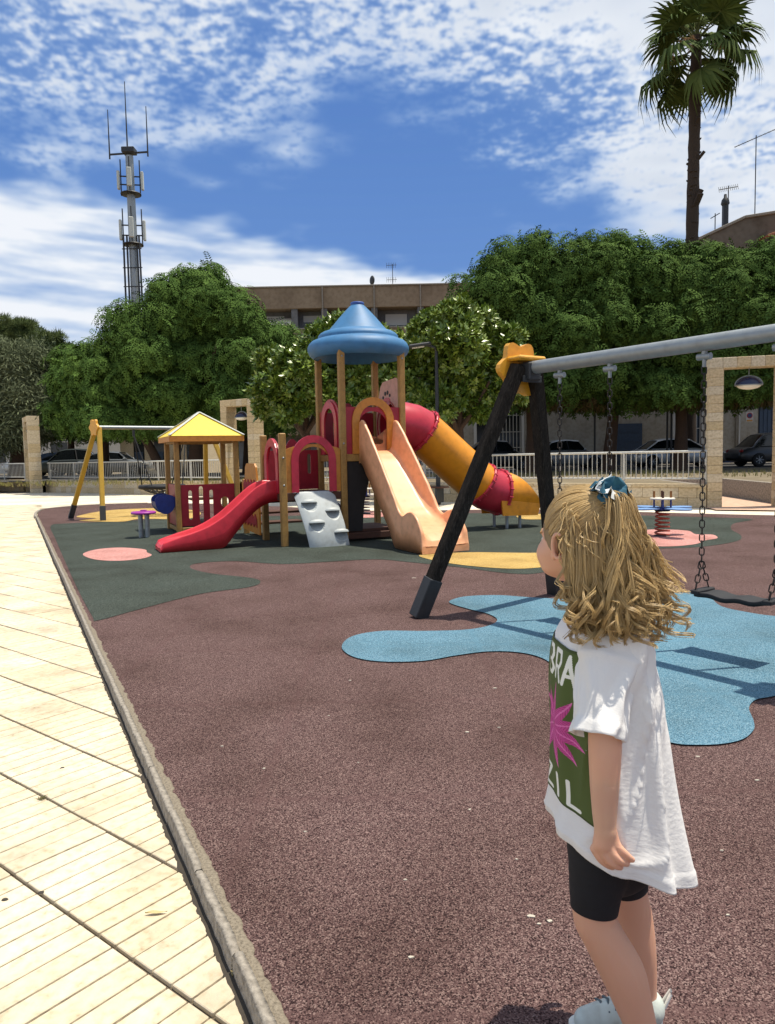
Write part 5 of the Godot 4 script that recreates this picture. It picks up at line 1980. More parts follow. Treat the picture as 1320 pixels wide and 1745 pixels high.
func crown(t, called, mesh: Mesh, m, blobs: Array, count: int, size: Vector2, c0: Color, c1: Color, seed_: int, floor_y := -100.0, shell := 0.62):
	var r := RandomNumberGenerator.new()
	r.seed = seed_
	# break each mass into boughs
	var boughs := []
	for b in blobs:
		boughs.append([b[0], b[1] * 0.86])
		for j in 9:
			var d := Vector3(r.randfn(), r.randfn() * 0.8 + 0.25, r.randfn() + 0.3).normalized()
			var s := r.randf_range(0.26, 0.44)
			boughs.append([b[0] + d * b[1] * 0.8, b[1] * s])
	blobs = boughs
	var total := 0.0
	for b in blobs:
		total += pow(b[1].x * b[1].y * b[1].z, 0.667)
	var mm := MultiMesh.new()
	mm.transform_format = MultiMesh.TRANSFORM_3D
	mm.use_colors = true
	mm.mesh = mesh
	mm.instance_count = count
	var k := 0
	for bi in blobs.size():
		var b = blobs[bi]
		var n := int(count * pow(b[1].x * b[1].y * b[1].z, 0.667) / total) if bi < blobs.size() - 1 else count - k
		for i in n:
			if k >= count:
				break
			var d := Vector3(r.randfn(), r.randfn(), r.randfn()).normalized()
			var rad := lerpf(shell, 1.04, pow(r.randf(), 0.55))
			if r.randf() < 0.07:
				rad += r.randf() * (0.22 if d.y > 0.3 else 0.1)
			var p: Vector3 = b[0] + d * b[1] * rad
			if p.y < floor_y:
				p.y = floor_y + r.randf() * 0.5
			var outw: Vector3 = (d * Vector3(1, 0.9, 1) + Vector3(0, 0.55, 0) + Vector3(r.randfn(), r.randfn(), r.randfn()) * 0.35).normalized()
			var x := outw.cross(Vector3(r.randfn(), r.randfn(), r.randfn())).normalized()
			var s := r.randf_range(size.x, size.y)
			mm.set_instance_transform(k, Transform3D(Basis(x, outw, x.cross(outw)).scaled(Vector3.ONE * s), p))
			mm.set_instance_color(k, c0.lerp(c1, r.randf()))
			k += 1
	var mi := MultiMeshInstance3D.new()
	mi.name = called
	mi.multimesh = mm
	mi.material_override = m
	t.add_child(mi, true)
	mi.set_meta("kind", "stuff")
	return mi
func limb(t, called, pts: Array, rad: Array, m):
	var g := Geo.new()
	var fine := []
	var fr := []
	for i in pts.size() - 1:
		for k in 4:
			var u := k / 4.0
			fine.append(pts[i].cubic_interpolate(pts[i + 1], pts[maxi(0, i - 1)], pts[mini(pts.size() - 1, i + 2)], u))
			fr.append(lerpf(rad[i], rad[i + 1], u))
	fine.append(pts[-1]); fr.append(rad[-1])
	g.tube(fine, fr, 10)
	return part(t, called, g, m)
func tree(called, label, group, base: Vector3, lean: Vector3, hgt: float, r0: float, m) -> Node3D:
	var t = thing(called, label, "tree", base, 0.0, group)
	limb(t, "trunk", [Vector3.ZERO, lean * 0.4 + Vector3(0.05, hgt * 0.35, 0), lean + Vector3(0, hgt * 0.7, 0), lean * 1.2 + Vector3(0, hgt, 0)], [r0 * 1.35, r0, r0 * 0.85, r0 * 0.6], m)
	return t
func build_trees():
	# P(px,py,depth,base): a crown point relative to the tree's foot
	var P := func(px, py, z, base): return AT(px, py, z) - base
	var leaf_low := Color(0.056, 0.104, 0.025)
	var leaf_high := Color(0.092, 0.152, 0.033)
	var pin := spray("pinnate")
	var fr := spray("fringe")
	# ---- row of clipped broad trees on the terrace behind the gate arch
	var kk := 0
	for q in [[905, 30.5, 0.0], [1035, 31.5, 0.3], [1158, 31.0, 0.0], [1330, 30.0, 0.2]]:
		var z: float = q[1]
		var base := AT(q[0], 800, z)
		base.y = UP_Y
		var t = tree("terrace_tree", ["broad clipped dark-leaved tree beside the glossy orange tree", "broad clipped tree with forked leaning trunk by the garage door", "broad clipped tree with straight trunk before the silver saloon car", "broad clipped tree in front of the gable house"][kk], "clipped trees on the terrace", base, Vector3(q[2], 0, 0), 4.6, 0.24, M.bark)
		for j in 5:
			var a := TAU * j / 5.0 + kk
			limb(t, "branch", [Vector3(q[2] * 0.9, 2.9, 0), Vector3(q[2] + cos(a) * 0.9, 4.2, sin(a) * 0.9), Vector3(q[2] + cos(a) * 2.2, 5.6, sin(a) * 1.9)], [0.15, 0.10, 0.05], M.bark)
		var px: float = q[0]
		var tops: Array = [[[-62, 470, 1.9], [-20, 435, 2.2], [45, 430, 2.4], [80, 470, 2.0], [-60, 560, 2.2], [0, 560, 2.8], [70, 570, 2.6], [-40, 640, 2.0], [40, 640, 2.2]], [[-60, 455, 2.3], [0, 440, 2.4], [60, 450, 2.3], [-60, 560, 2.7], [60, 560, 2.7], [-50, 640, 2.1], [30, 645, 2.1]], [[-50, 455, 2.2], [10, 450, 2.4], [70, 458, 2.3], [-50, 565, 2.6], [50, 565, 2.7], [-40, 645, 2.1], [50, 645, 2.2]], [[-95, 465, 2.3], [-30, 455, 2.4], [60, 450, 2.6], [-90, 570, 2.7], [10, 570, 2.8], [100, 560, 2.8], [-90, 645, 2.1], [0, 645, 2.2], [80, 640, 2.2]]][kk]
		var blobs := []
		for b in tops:
			var dz := 0.5 - 1.4 * fmod(absf(b[0]) * 0.37, 1.0)
			blobs.append([P.call(px + b[0], b[1] + (42 if b[1] < 500 else 12), z + dz, base), Vector3(b[2] * 0.92, b[2] * 0.78, b[2] * 0.95)])
		for b in tops:  # rear boughs hidden from view, added to shade the street and cars
			if b[1] > 500:
				blobs.append([P.call(px + b[0], 560, z + 3.6, base) + Vector3(0, 0.3, 0), Vector3(b[2], 1.2, 1.9)])
				blobs.append([P.call(px + b[0], 560, z + 6.4, base) + Vector3(0, 0.2, 0), Vector3(b[2], 0.9, 1.8)])
		crown(t, "crown", pin, M.leaf, blobs, 7600, Vector2(0.42, 0.78), leaf_low, leaf_high, 300 + kk, 2.95, 0.5)
		# ragged skirt of dry twigs along the clipped underside
		var low := []
		for x in [-60, -20, 20, 60]:
			low.append([P.call(px + x, 688, z + 0.4, base), Vector3(1.5, 0.28, 1.8)])
		crown(t, "dry_twigs", fr, M.leaf, low, 620, Vector2(0.35, 0.75), Color(0.075, 0.06, 0.03), Color(0.16, 0.12, 0.055), 400 + kk, 2.8, 0.1)
		kk += 1
	# ---- glossy orange trees close behind the tower
	var ov := spray("oval")
	kk = 0
	for q in [[780, 21.5, "glossy bright-leaved orange tree behind the tube slide"], [520, 22.5, "glossy bright-leaved orange tree behind the gate arch and cone roof"]]:
		var z: float = q[1]
		var base := AT(q[0], 800, z)
		base.y = UP_Y
		var t = tree("orange_tree", q[2], "glossy trees behind the play tower", base, Vector3(0.05, 0, 0), 2.6, 0.13, M.bark)
		for j in 4:
			var a := TAU * j / 4.0 + 0.5
			limb(t, "branch", [Vector3(0, 1.5, 0), Vector3(cos(a) * 0.5, 2.1, sin(a) * 0.5), Vector3(cos(a) * 1.0, 2.9, sin(a) * 0.9)], [0.08, 0.06, 0.03], M.bark)
		var tops: Array = [[[0, 548, 0.62], [-45, 565, 0.65], [40, 562, 0.62], [80, 592, 0.6], [-70, 600, 0.8], [0, 600, 0.95], [95, 630, 0.55], [-75, 650, 0.85], [5, 655, 0.95], [70, 660, 0.75], [-30, 690, 0.7], [40, 692, 0.6]], [[45, 560, 0.5], [20, 592, 0.7], [-45, 622, 0.65], [90, 590, 0.8], [70, 640, 1.0], [0, 650, 0.95], [-60, 660, 0.6], [120, 650, 0.8], [-30, 690, 0.6], [60, 690, 0.8], [-70, 690, 0.4]]][kk]
		var blobs := []
		for b in tops:
			blobs.append([P.call(q[0] + b[0], b[1], z - 0.5 + fmod(absf(b[0]) * 0.37, 1.0), base), Vector3(b[2], b[2] * 0.88, b[2])])
		crown(t, "crown", ov, M.gloss_leaf, blobs, 4600, Vector2(0.24, 0.44), Color(0.085, 0.15, 0.02), Color(0.26, 0.34, 0.05), 500 + kk, 1.6, 0.45)
		kk += 1
	# ---- large drooping tree left of the tower
	var z2 := 33.0
	var b2 := AT(330, 800, z2)
	b2.y = UP_Y
	var t2 = tree("pepper_tree", "large dome-crowned dark green tree behind the playhouse", "", b2, Vector3(0.3, 0, 0), 4.2, 0.3, M.bark)
	for j in 6:
		var a := TAU * j / 6.0
		limb(t2, "branch", [Vector3(0.2, 2.4, 0), Vector3(0.2 + cos(a) * 1.4, 4.0, sin(a) * 1.2), Vector3(0.2 + cos(a) * 3.0, 5.6, sin(a) * 2.4)], [0.2, 0.13, 0.06], M.bark)
	limb(t2, "branch", [Vector3(-1.2, 0, 0.3), Vector3(-1.7, 1.2, 0.3), Vector3(-2.4, 2.6, 0.3), Vector3(-3.0, 4.0, 0.2)], [0.22, 0.2, 0.17, 0.1], M.bark)
	var blobs2 := []
	for b in [[345, 525, 2.1], [390, 545, 2.1], [300, 545, 2.2], [430, 590, 1.9], [260, 585, 2.2], [340, 600, 2.9], [215, 625, 2.0], [400, 640, 2.3], [300, 660, 2.6], [180, 660, 1.9], [150, 640, 1.4], [430, 665, 1.7], [230, 690, 2.1], [350, 695, 2.2], [150, 700, 1.7], [300, 720, 1.9], [200, 725, 1.7], [405, 705, 1.7], [128, 650, 1.1], [365, 490, 0.8], [335, 493, 0.7]]:
		blobs2.append([P.call(b[0], b[1], z2 + fmod(b[0] * 0.37, 2.0) - 1.0, b2), Vector3(b[2] * 0.95, b[2] * 0.8, b[2])])
	crown(t2, "crown", pin, M.leaf, blobs2, 12500, Vector2(0.42, 0.75), Color(0.056, 0.106, 0.025), Color(0.095, 0.16, 0.034), 601, 2.3, 0.5)
	# companion tree at its side over the parked cars
	var z3 := 40.0
	var b3 := AT(175, 800, z3)
	b3.y = UP_Y
	var t3 = tree("shade_tree", "dark shade tree over the parked cars beyond the railing", "", b3, Vector3(0.2, 0, 0), 5.0, 0.25, M.bark)
	var blobs3 := []
	for b in [[150, 640, 2.2], [190, 650, 2.2], [120, 680, 2.0], [160, 710, 2.2], [215, 720, 2.2], [250, 735, 1.8], [110, 730, 1.5], [330, 735, 1.8], [400, 740, 1.6]]:
		blobs3.append([P.call(b[0], b[1], z3, b3), Vector3(b[2], b[2] * 0.75, b[2])])
	crown(t3, "crown", pin, M.leaf, blobs3, 3600, Vector2(0.5, 0.85), leaf_low, leaf_high, 611, 2.7, 0.4)
	for q in [[300, 41.0, "straight dark trunk tree beside the beige shop windows"], [420, 40.0, "dark trunk tree behind the gate arch of the playhouse"], [120, 47.0, "dark tree standing far behind the parked off-roader"]]:
		var bb := AT(q[0], 800, q[1])
		bb.y = UP_Y
		var tt = tree("shade_tree", q[2], "shade trees on the far street", bb, Vector3(0.15, 0, 0), 5.0, 0.2, M.bark)
		var bl := []
		for b in [[-60, 690, 1.9], [0, 670, 2.3], [60, 690, 1.9], [-30, 725, 1.8], [40, 725, 1.8]]:
			bl.append([P.call(q[0] + b[0], b[1], q[1], bb), Vector3(b[2], b[2] * 0.8, b[2])])
		crown(tt, "crown", pin, M.leaf, bl, 2200, Vector2(0.5, 0.85), leaf_low, leaf_high, 620 + int(q[0]), 2.6, 0.4)
	# ---- grey weeping tree and pine at the border of the plaza
	var z4 := 39.0
	var b4 := AT(34, 800, z4)
	b4.y = UP_Y
	var t4 = tree("weeping_tree", "grey-green weeping tree with thick trunk beside the gate arch", "", b4, Vector3(0.2, 0, 0), 4.5, 0.5, M.bark)
	var blobs4 := []
	for b in [[20, 620, 2.0], [-20, 610, 2.2], [55, 640, 1.7], [80, 680, 1.3], [10, 670, 2.2], [-40, 680, 2.3], [40, 700, 1.8], [95, 700, 0.9], [5, 720, 1.9], [75, 715, 1.2], [-50, 730, 2.0]]:
		blobs4.append([P.call(b[0], b[1], z4 + fmod(absf(b[0]) * 0.37, 1.6) - 0.8, b4), Vector3(b[2], b[2] * 0.85, b[2])])
	crown(t4, "crown", spray("willow"), M.leaf, blobs4, 4200, Vector2(0.7, 1.25), Color(0.085, 0.105, 0.055), Color(0.17, 0.19, 0.11), 631, 2.4, 0.5)
	var z5 := 52.0
	var b5 := AT(50, 800, z5)
	b5.y = UP_Y
	var t5 = tree("pine_tree", "dark open-crowned pine rising behind the weeping tree", "", b5, Vector3(0.5, 0, 0), 8.0, 0.3, M.bark)
	var blobs5 := []
	for b in [[10, 560, 1.5], [45, 575, 1.6], [80, 590, 1.4], [108, 600, 1.0], [20, 595, 2.0], [60, 615, 1.9], [95, 630, 1.5], [-20, 580, 2.0], [30, 640, 2.0], [80, 655, 1.6], [-30, 640, 2.4], [118, 605, 0.5]]:
		blobs5.append([P.call(b[0], b[1], z5 + fmod(absf(b[0]) * 0.37, 1.6) - 0.8, b5), Vector3(b[2], b[2] * 0.6, b[2])])
	crown(t5, "crown", spray("pine"), M.leaf, blobs5, 3000, Vector2(0.5, 0.9), Color(0.055, 0.08, 0.03), Color(0.11, 0.135, 0.05), 641, 3.0, 0.3)
	# ---- distant greenery closing the far street
	var far := Node3D.new()
	far.name = "distant_trees"
	add_child(far)
	tag(far, "distant mass of trees closing the far street", "trees")
	far.set_meta("kind", "stuff")
	var fb := []
	for i in 40:
		var x := -95.0 + i * 4.4
		fb.append([Vector3(x, 2.6 + 1.2 * sin(i * 1.7), -84.0 - 4.0 * sin(i * 0.9)), Vector3(4.2, 2.8 + sin(i * 2.3), 3.0)])
	crown(far, "foliage", pin, M.leaf, fb, 9000, Vector2(0.9, 1.7), leaf_low, leaf_high, 651, 0.3, 0.5)
	build_palm()
func build_palm():
	var z := 41.0
	var top := AT(1187, 62, z)
	var base := AT(1172, 800, z)
	base.y = UP_Y
	var t = thing("palm_tree", "tall fan palm with ragged dark trunk above the clipped trees", "palm", base)
	top -= base
	var pts := []
	var rad := []
	var r := RandomNumberGenerator.new()
	r.seed = 17
	for i in 41:
		var s := i / 40.0
		pts.append(Vector3(top.x * pow(s, 1.6), top.y * s, top.z * s))
		rad.append(lerpf(0.40, 0.265, s) + r.randf_range(-0.02, 0.03))
	var g := Geo.new()
	g.tube(pts, rad, 14)
	part(t, "trunk", g, M.bark_palm)
	# stubs of old leaf bases
	g = Geo.new()
	for i in 130:
		var s := pow(r.randf(), 0.8) * 0.99
		var big := i < 9
		if big:
			s = r.randf_range(0.50, 0.80)
		var a := r.randf() * TAU
		var o := Vector3(top.x * pow(s, 1.6), top.y * s, top.z * s)
		var d := Vector3(cos(a), 0, sin(a))
		if big:
			d = Vector3(cos(a * 0.6 - 1.6), 0, sin(a * 0.6 - 1.6))
		var L := r.randf_range(0.04, 0.10) if not big else r.randf_range(0.12, 0.42)
		g.beam(o + d * 0.22, o + d * (0.27 + L) + Vector3(0, L * (1.0 + r.randf() * 0.6), 0), 0.14 + (0.26 * r.randf() if big else 0.05), 0.06 + (0.10 * r.randf() if big else 0.0), 0.01)
	var stubs = part(t, "leaf_stubs", g, M.bark_palm)
	stubs.set_meta("kind", "stuff")
	# fan leaves
	var variants := []
	for v in 3:
		var f := Geo.new()
		var pl: float = [0.9, 1.25, 1.5][v]
		f.col = Color(0.10, 0.11, 0.045)
		f.tube([Vector3.ZERO, Vector3(0, 0.05, pl * 0.5), Vector3(0, -0.02, pl)], [0.04, 0.03, 0.02], 5)
		for i in 27:
			var a := lerpf(-2.0, 2.0, i / 26.0)
			var L := 1.22 * (0.70 + 0.30 * cos(a * 0.8)) * r.randf_range(0.86, 1.08)
			var d := Vector3(sin(a), 0.05 * cos(i * 3.1), cos(a))
			var sd := Vector3(cos(a), 0, -sin(a))
			f.col = Color(0.06, 0.088, 0.028).lerp(Color(0.11, 0.145, 0.045), r.randf())
			var o := Vector3(0, -0.02, pl)
			var m := o + d * L * 0.55 + Vector3(0, -0.04 * L - 0.10 * v * L * absf(sin(a)) * 0.5, 0)
			var e := o + d * L * 0.84 + Vector3(0, -(0.15 + 0.14 * v) * L, 0)
			var tip := o + d * L * 0.98 + Vector3(0, -(0.34 + 0.24 * v) * L * r.randf_range(0.7, 1.3), 0)
			var w := 0.082
			var rows := [PackedVector3Array([o - sd * 0.012, o + Vector3(0, 0.02, 0), o + sd * 0.012]), PackedVector3Array([m - sd * w, m + Vector3(0, 0.045, 0), m + sd * w]), PackedVector3Array([e - sd * w * 0.36, e + Vector3(0, 0.015, 0), e + sd * w * 0.36]), PackedVector3Array([tip - sd * 0.005, tip, tip + sd * 0.005])]
			f.sheet(rows, false, true)
		variants.append(f.mesh())
	var lm: StandardMaterial3D = M.leaf
	for i in 30:
		var a := i * 2.3999 + r.randf_range(-0.3, 0.3)
		var tier := i / 30.0
		var el := lerpf(1.25, -0.62, pow(tier, 0.9)) + r.randf_range(-0.18, 0.18)
		var d := Vector3(cos(a) * cos(el), sin(el), sin(a) * cos(el))
		var x := Vector3.UP.cross(d).normalized()
		var b := Basis(x, d.cross(x), d)
		b = b.rotated(d, r.randf_range(-0.5, 0.5))
		if tier > 0.55:
			b = b.rotated(x, 0.25)
		part(t, "frond", variants[0 if tier < 0.35 else (1 if tier < 0.7 else 2)], lm, top + Vector3(0, -0.7 * tier, 0) + d * 0.1, b.scaled(Vector3.ONE * r.randf_range(1.15, 1.42)))
	# pale seed tassels
	g = Geo.new()
	for k in 5:
		var a := 2.2 + k * 0.5 if k < 3 else 5.6 + k * 0.3
		for j in 36:
			var s := j / 36.0
			var o := top + Vector3(cos(a), 0, sin(a)) * (0.5 + 1.3 * s) + Vector3(0, -0.2 - 1.3 * s * s, 0)
			var e := o + Vector3(r.randfn() * 0.12, -0.35 * r.randf(), r.randfn() * 0.12)
			g.tube([o, e], 0.018, 4)
	part(t, "seed_tassels", g, mat(h("b08b62"), 0.9)).set_meta("kind", "stuff")
# ---------------------------------------------------------------- the child
# shapes: ["chain", points, radii] or ["ball", centre, radii, basis]; shapes blend into one another over k metres
const PS := 0.9375
func PT(x, y, d) -> Vector3:
	return AT(x, y, d * PS)
func net(g: Geo, shapes: Array, cell: float, k: float):
	var lo := Vector3.ONE * 1e9
	var hi := Vector3.ONE * -1e9
	var boxes := []
	for b in shapes:
		var l := Vector3.ONE * 1e9
		var u := Vector3.ONE * -1e9
		if b[0] == "ball":
			var R: float = maxf(b[2].x, maxf(b[2].y, b[2].z))
			l = b[1] - Vector3.ONE * R; u = b[1] + Vector3.ONE * R
		else:
			for i in b[1].size():
				l = l.min(b[1][i] - Vector3.ONE * b[2][i]); u = u.max(b[1][i] + Vector3.ONE * b[2][i])
		boxes.append([l, u])
		lo = lo.min(l); hi = hi.max(u)
	lo -= Vector3.ONE * cell * 3.0
	hi += Vector3.ONE * cell * 3.0
	var n := Vector3i(((hi - lo) / cell).ceil()) + Vector3i.ONE
	var sx := 1
	var sy := n.x
	var sz := n.x * n.y
	var f := PackedFloat32Array()
	f.resize(n.x * n.y * n.z)
	f.fill(1.0)
	var pad := Vector3.ONE * (k + cell * 2.0)
	for bi in shapes.size():
		var b = shapes[bi]
		var ball: bool = b[0] == "ball"
		var i0 := Vector3i(((boxes[bi][0] - pad - lo) / cell).floor()).clamp(Vector3i.ZERO, n - Vector3i.ONE)
		var i1 := Vector3i(((boxes[bi][1] + pad - lo) / cell).ceil()).clamp(Vector3i.ZERO, n - Vector3i.ONE)
		var inv := Basis()
		var mn := 1.0
		var pa := PackedVector3Array()
		var pd := PackedVector3Array()
		var pl := PackedFloat32Array()
		var pr := PackedFloat32Array()
		var segs := 0
		if ball:
			inv = (b[3] as Basis).inverse()
			mn = minf(b[2].x, minf(b[2].y, b[2].z))
		else:
			segs = b[1].size() - 1
			for i in segs + 1:
				pa.append(b[1][i]); pr.append(b[2][i])
			for i in segs:
				pd.append(pa[i + 1] - pa[i])
				pl.append(maxf(pd[i].length_squared(), 1e-9))
		for z in range(i0.z, i1.z + 1):
			for y in range(i0.y, i1.y + 1):
				var q := z * sz + y * sy + i0.x
				for x in range(i0.x, i1.x + 1):
					var p := lo + Vector3(x, y, z) * cell
					var d := 1.0
					if ball:
						var w: Vector3 = (inv * (p - b[1])) / b[2]
						d = (w.length() - 1.0) * mn
					else:
						for i in segs:
							var t := clampf((p - pa[i]).dot(pd[i]) / pl[i], 0.0, 1.0)
							d = minf(d, p.distance_to(pa[i] + pd[i] * t) - lerpf(pr[i], pr[i + 1], t))
					var c := f[q]
					var hh := maxf(k - absf(c - d), 0.0) / k
					f[q] = minf(c, d) - hh * hh * k * 0.25
					q += 1
	var id := PackedInt32Array()
	id.resize(f.size())
	id.fill(-1)
	var cn := [0, sx, sy, sx + sy, sz, sz + sx, sz + sy, sz + sx + sy]
	var off := [Vector3(0, 0, 0), Vector3(1, 0, 0), Vector3(0, 1, 0), Vector3(1, 1, 0), Vector3(0, 0, 1), Vector3(1, 0, 1), Vector3(0, 1, 1), Vector3(1, 1, 1)]
	var ed := [[0, 1], [2, 3], [4, 5], [6, 7], [0, 2], [1, 3], [4, 6], [5, 7], [0, 4], [1, 5], [2, 6], [3, 7]]
	var lim := cell * 2.2
	for z in n.z - 1:
		for y in n.y - 1:
			for x in n.x - 1:
				var q := x + y * sy + z * sz
				if absf(f[q]) > lim:
					continue
				var inside := 0
				for c in cn:
					if f[q + c] < 0.0:
						inside += 1
				if inside == 0 or inside == 8:
					continue
				var s := Vector3.ZERO
				var m := 0
				for e in ed:
					var va := f[q + cn[e[0]]]
					var vb := f[q + cn[e[1]]]
					if (va < 0.0) != (vb < 0.0):
						s += off[e[0]].lerp(off[e[1]], va / (va - vb))
						m += 1
				id[q] = g.vert(lo + (Vector3(x, y, z) + s / m) * cell)
	for z in range(1, n.z - 1):
		for y in range(1, n.y - 1):
			for x in range(1, n.x - 1):
				var q := x + y * sy + z * sz
				var v0 := f[q]
				if absf(v0) > lim:
					continue
				var neg := v0 < 0.0
				for ax in 3:
					var st: int = [sx, sy, sz][ax]
					if neg == (f[q + st] < 0.0):
						continue
					var u: int = [sy, sz, sx][ax]
					var w: int = [sz, sx, sy][ax]
					var a := id[q - u - w]; var b := id[q - w]; var c := id[q]; var d := id[q - u]
					if a < 0 or b < 0 or c < 0 or d < 0:
						continue
					if neg:
						g.quad(a, b, c, d)
					else:
						g.quad(a, d, c, b)
func chain_of(list: Array, pts: Array, rad: Array):
	# finer, rounded run of points so that the taper has no kinks
	var fp := []
	var fr := []
	for i in pts.size() - 1:
		for j in 4:
			fp.append(pts[i].cubic_interpolate(pts[i + 1], pts[maxi(0, i - 1)], pts[mini(pts.size() - 1, i + 2)], j / 4.0))
			fr.append(PS * cubic_interpolate(rad[i], rad[i + 1], rad[maxi(0, i - 1)], rad[mini(rad.size() - 1, i + 2)], j / 4.0))
	fp.append(pts[-1]); fr.append(PS * rad[-1])
	list.append(["chain", fp, fr])

const BODY := 1.6
func shirt_row(v: float) -> Array:      # left pixel, right pixel, row pixel, half depth
	var K := [[0.0, 1003.0, 1066.0, 1034.0, 0.055], [0.03, 990.0, 1084.0, 1042.0, 0.085], [0.07, 972.0, 1096.0, 1056.0, 0.118], [0.13, 953.0, 1103.0, 1082.0, 0.132], [0.22, 942.0, 1110.0, 1125.0, 0.134], [0.38, 939.0, 1124.0, 1195.0, 0.136], [0.58, 940.0, 1136.0, 1280.0, 0.140], [0.76, 944.0, 1146.0, 1355.0, 0.146], [0.88, 941.0, 1152.0, 1396.0, 0.152], [0.95, 938.0, 1157.0, 1418.0, 0.155], [1.0, 941.0, 1160.0, 1434.0, 0.155]]
	for i in K.size() - 1:
		if v <= K[i + 1][0]:
			var t: float = (v - K[i][0]) / (K[i + 1][0] - K[i][0])
			var o := []
			for c in range(1, 5):
				o.append(cubic_interpolate(K[i][c], K[i + 1][c], K[maxi(0, i - 1)][c], K[mini(K.size() - 1, i + 2)][c], t))
			return o
	return [K[-1][1], K[-1][2], K[-1][3], K[-1][4]]
var fold_noise := FastNoiseLite.new()
func shirt_point(th: float, v: float, out := 0.0) -> Vector3:
	var r := shirt_row(v)
	var tilt := 40.0 * pow(v, 2.2)
	var L := PT(r[0], r[2] - tilt, BODY)
	var R := PT(r[1], r[2] + tilt, BODY)
	var c := cos(th)
	var s := sin(th)
	var cc := signf(c) * pow(absf(c), 0.82)
	var ss := signf(s) * pow(absf(s), 0.9)
	var p := (L + R) * 0.5 - (R - L) * 0.5 * cc + Vector3(0, 0, r[3] * PS) * ss
	var nrm := Vector3(-c * r[3] * PS, 0, s * (R - L).length() * 0.5).normalized()
	var d := out
	var hang := smoothstep(0.12, 0.9, v)
	var tw := absf(wrapf(th, -PI, PI))
	d += 0.0105 * hang * sin(tw * 6.5 + fold_noise.get_noise_2d(v * 0.55, tw * 0.5) * 4.0 + 0.6) * (0.3 + 0.7 * smoothstep(0.9, 2.4, tw)) * smoothstep(3.14, 2.7, tw)
	d += 0.010 * fold_noise.get_noise_2d(tw * 1.3, v * 1.1 + 3.0 + clampf(wrapf(th, -PI, PI) / 0.7, -1.0, 1.0) * 0.5) * smoothstep(0.03, 0.25, v) * smoothstep(3.14, 2.6, tw)
	var crease := 1.0 - absf(fold_noise.get_noise_2d(tw * 1.1 + v * 1.6 + 31.0, v * 1.3 - tw * 0.5))
	d += 0.008 * pow(crease, 7.0) * smoothstep(0.05, 0.2, v) * smoothstep(0.5, 1.2, tw) * smoothstep(2.5, 1.9, tw)
	# slanted creases from the shoulder into the side
	d += 0.007 * sin((th - 1.5) * 10.0 + v * 26.0) * exp(-pow((v - 0.30) / 0.16, 2)) * smoothstep(0.5, 1.4, th) * (1.0 - smoothstep(2.4, 3.1, th))
	d += 0.0022 * smoothstep(0.948, 0.953, v)
	return p + nrm * d
func print_image() -> Image:
	var w := 200
	var hh := 360
	var im := Image.create(w, hh, false, Image.FORMAT_RGB8)
	var bg := h("4d5c2b")
	var white := h("e6e6dd")
	var pink := h("c2478f")
	var glyph := {
		"B": [[0, 0, 0, 1], [0, 0, 0.7, 0], [0.7, 0, 0.85, 0.25], [0.85, 0.25, 0.6, 0.47], [0, 0.47, 0.6, 0.47], [0.6, 0.47, 0.95, 0.75], [0.95, 0.75, 0.7, 1], [0, 1, 0.7, 1]],
		"R": [[0, 0, 0, 1], [0, 0, 0.7, 0], [0.7, 0, 0.9, 0.27], [0.9, 0.27, 0.6, 0.52], [0, 0.52, 0.6, 0.52], [0.45, 0.52, 0.95, 1]],
		"A": [[0, 1, 0.48, 0], [0.48, 0, 0.95, 1], [0.2, 0.66, 0.78, 0.66]],
		"Z": [[0, 0, 0.9, 0], [0.9, 0, 0, 1], [0, 1, 0.95, 1]],
		"I": [[0.45, 0, 0.45, 1]],
		"L": [[0.1, 0, 0.1, 1], [0.1, 1, 0.9, 1]]}
	var segs := []
	for word in [["BRA", 14.0, 58.0], ["ZIL", 290.0, 58.0]]:
		for i in 3:
			for s in glyph[word[0][i]]:
				segs.append([Vector2(56 + i * 41 + s[0] * 31, word[1] + s[1] * word[2]), Vector2(56 + i * 41 + s[2] * 31, word[1] + s[3] * word[2])])
	var fronds := []
	for a in [-2.7, -2.1, -1.5, -0.85, -0.3, 0.25, 0.8, 1.35, 2.0, 2.6]:
		fronds.append(a)
	for y in hh:
		for x in w:
			var p := Vector2(x, y)
			var c := bg
			# palm crown: feathered blades round one point
			var o := p - Vector2(100, 176)
			var a := o.angle()
			var rr := o.length()
			for f in fronds:
				var da := wrapf(a - f, -PI, PI)
				var across := rr * sin(da)
				var along := rr * cos(da)
				if along > 4 and along < 96:
					var half := 13.0 * sin(PI * pow(along / 96.0, 0.7))
					if absf(across) < half:
						var rib := absf(across) < 1.6
						var feather := fmod(along + absf(across) * 1.2, 7.0) < 1.8
						c = h("d86fae") if rib else (h("8d2f66") if feather else pink)
			for s in segs:
				if absf(y - (s[0].y + s[1].y) * 0.5) > 45:
					continue
				var q := Geometry2D.get_closest_point_to_segment(p, s[0], s[1])
				if p.distance_to(q) < 4.6:
					c = white
					break
			if y < 6 or y > hh - 6 or x < 4 or x > w - 4:
				c = h("3d4a22")
			im.set_pixel(x, y, c)
	return im
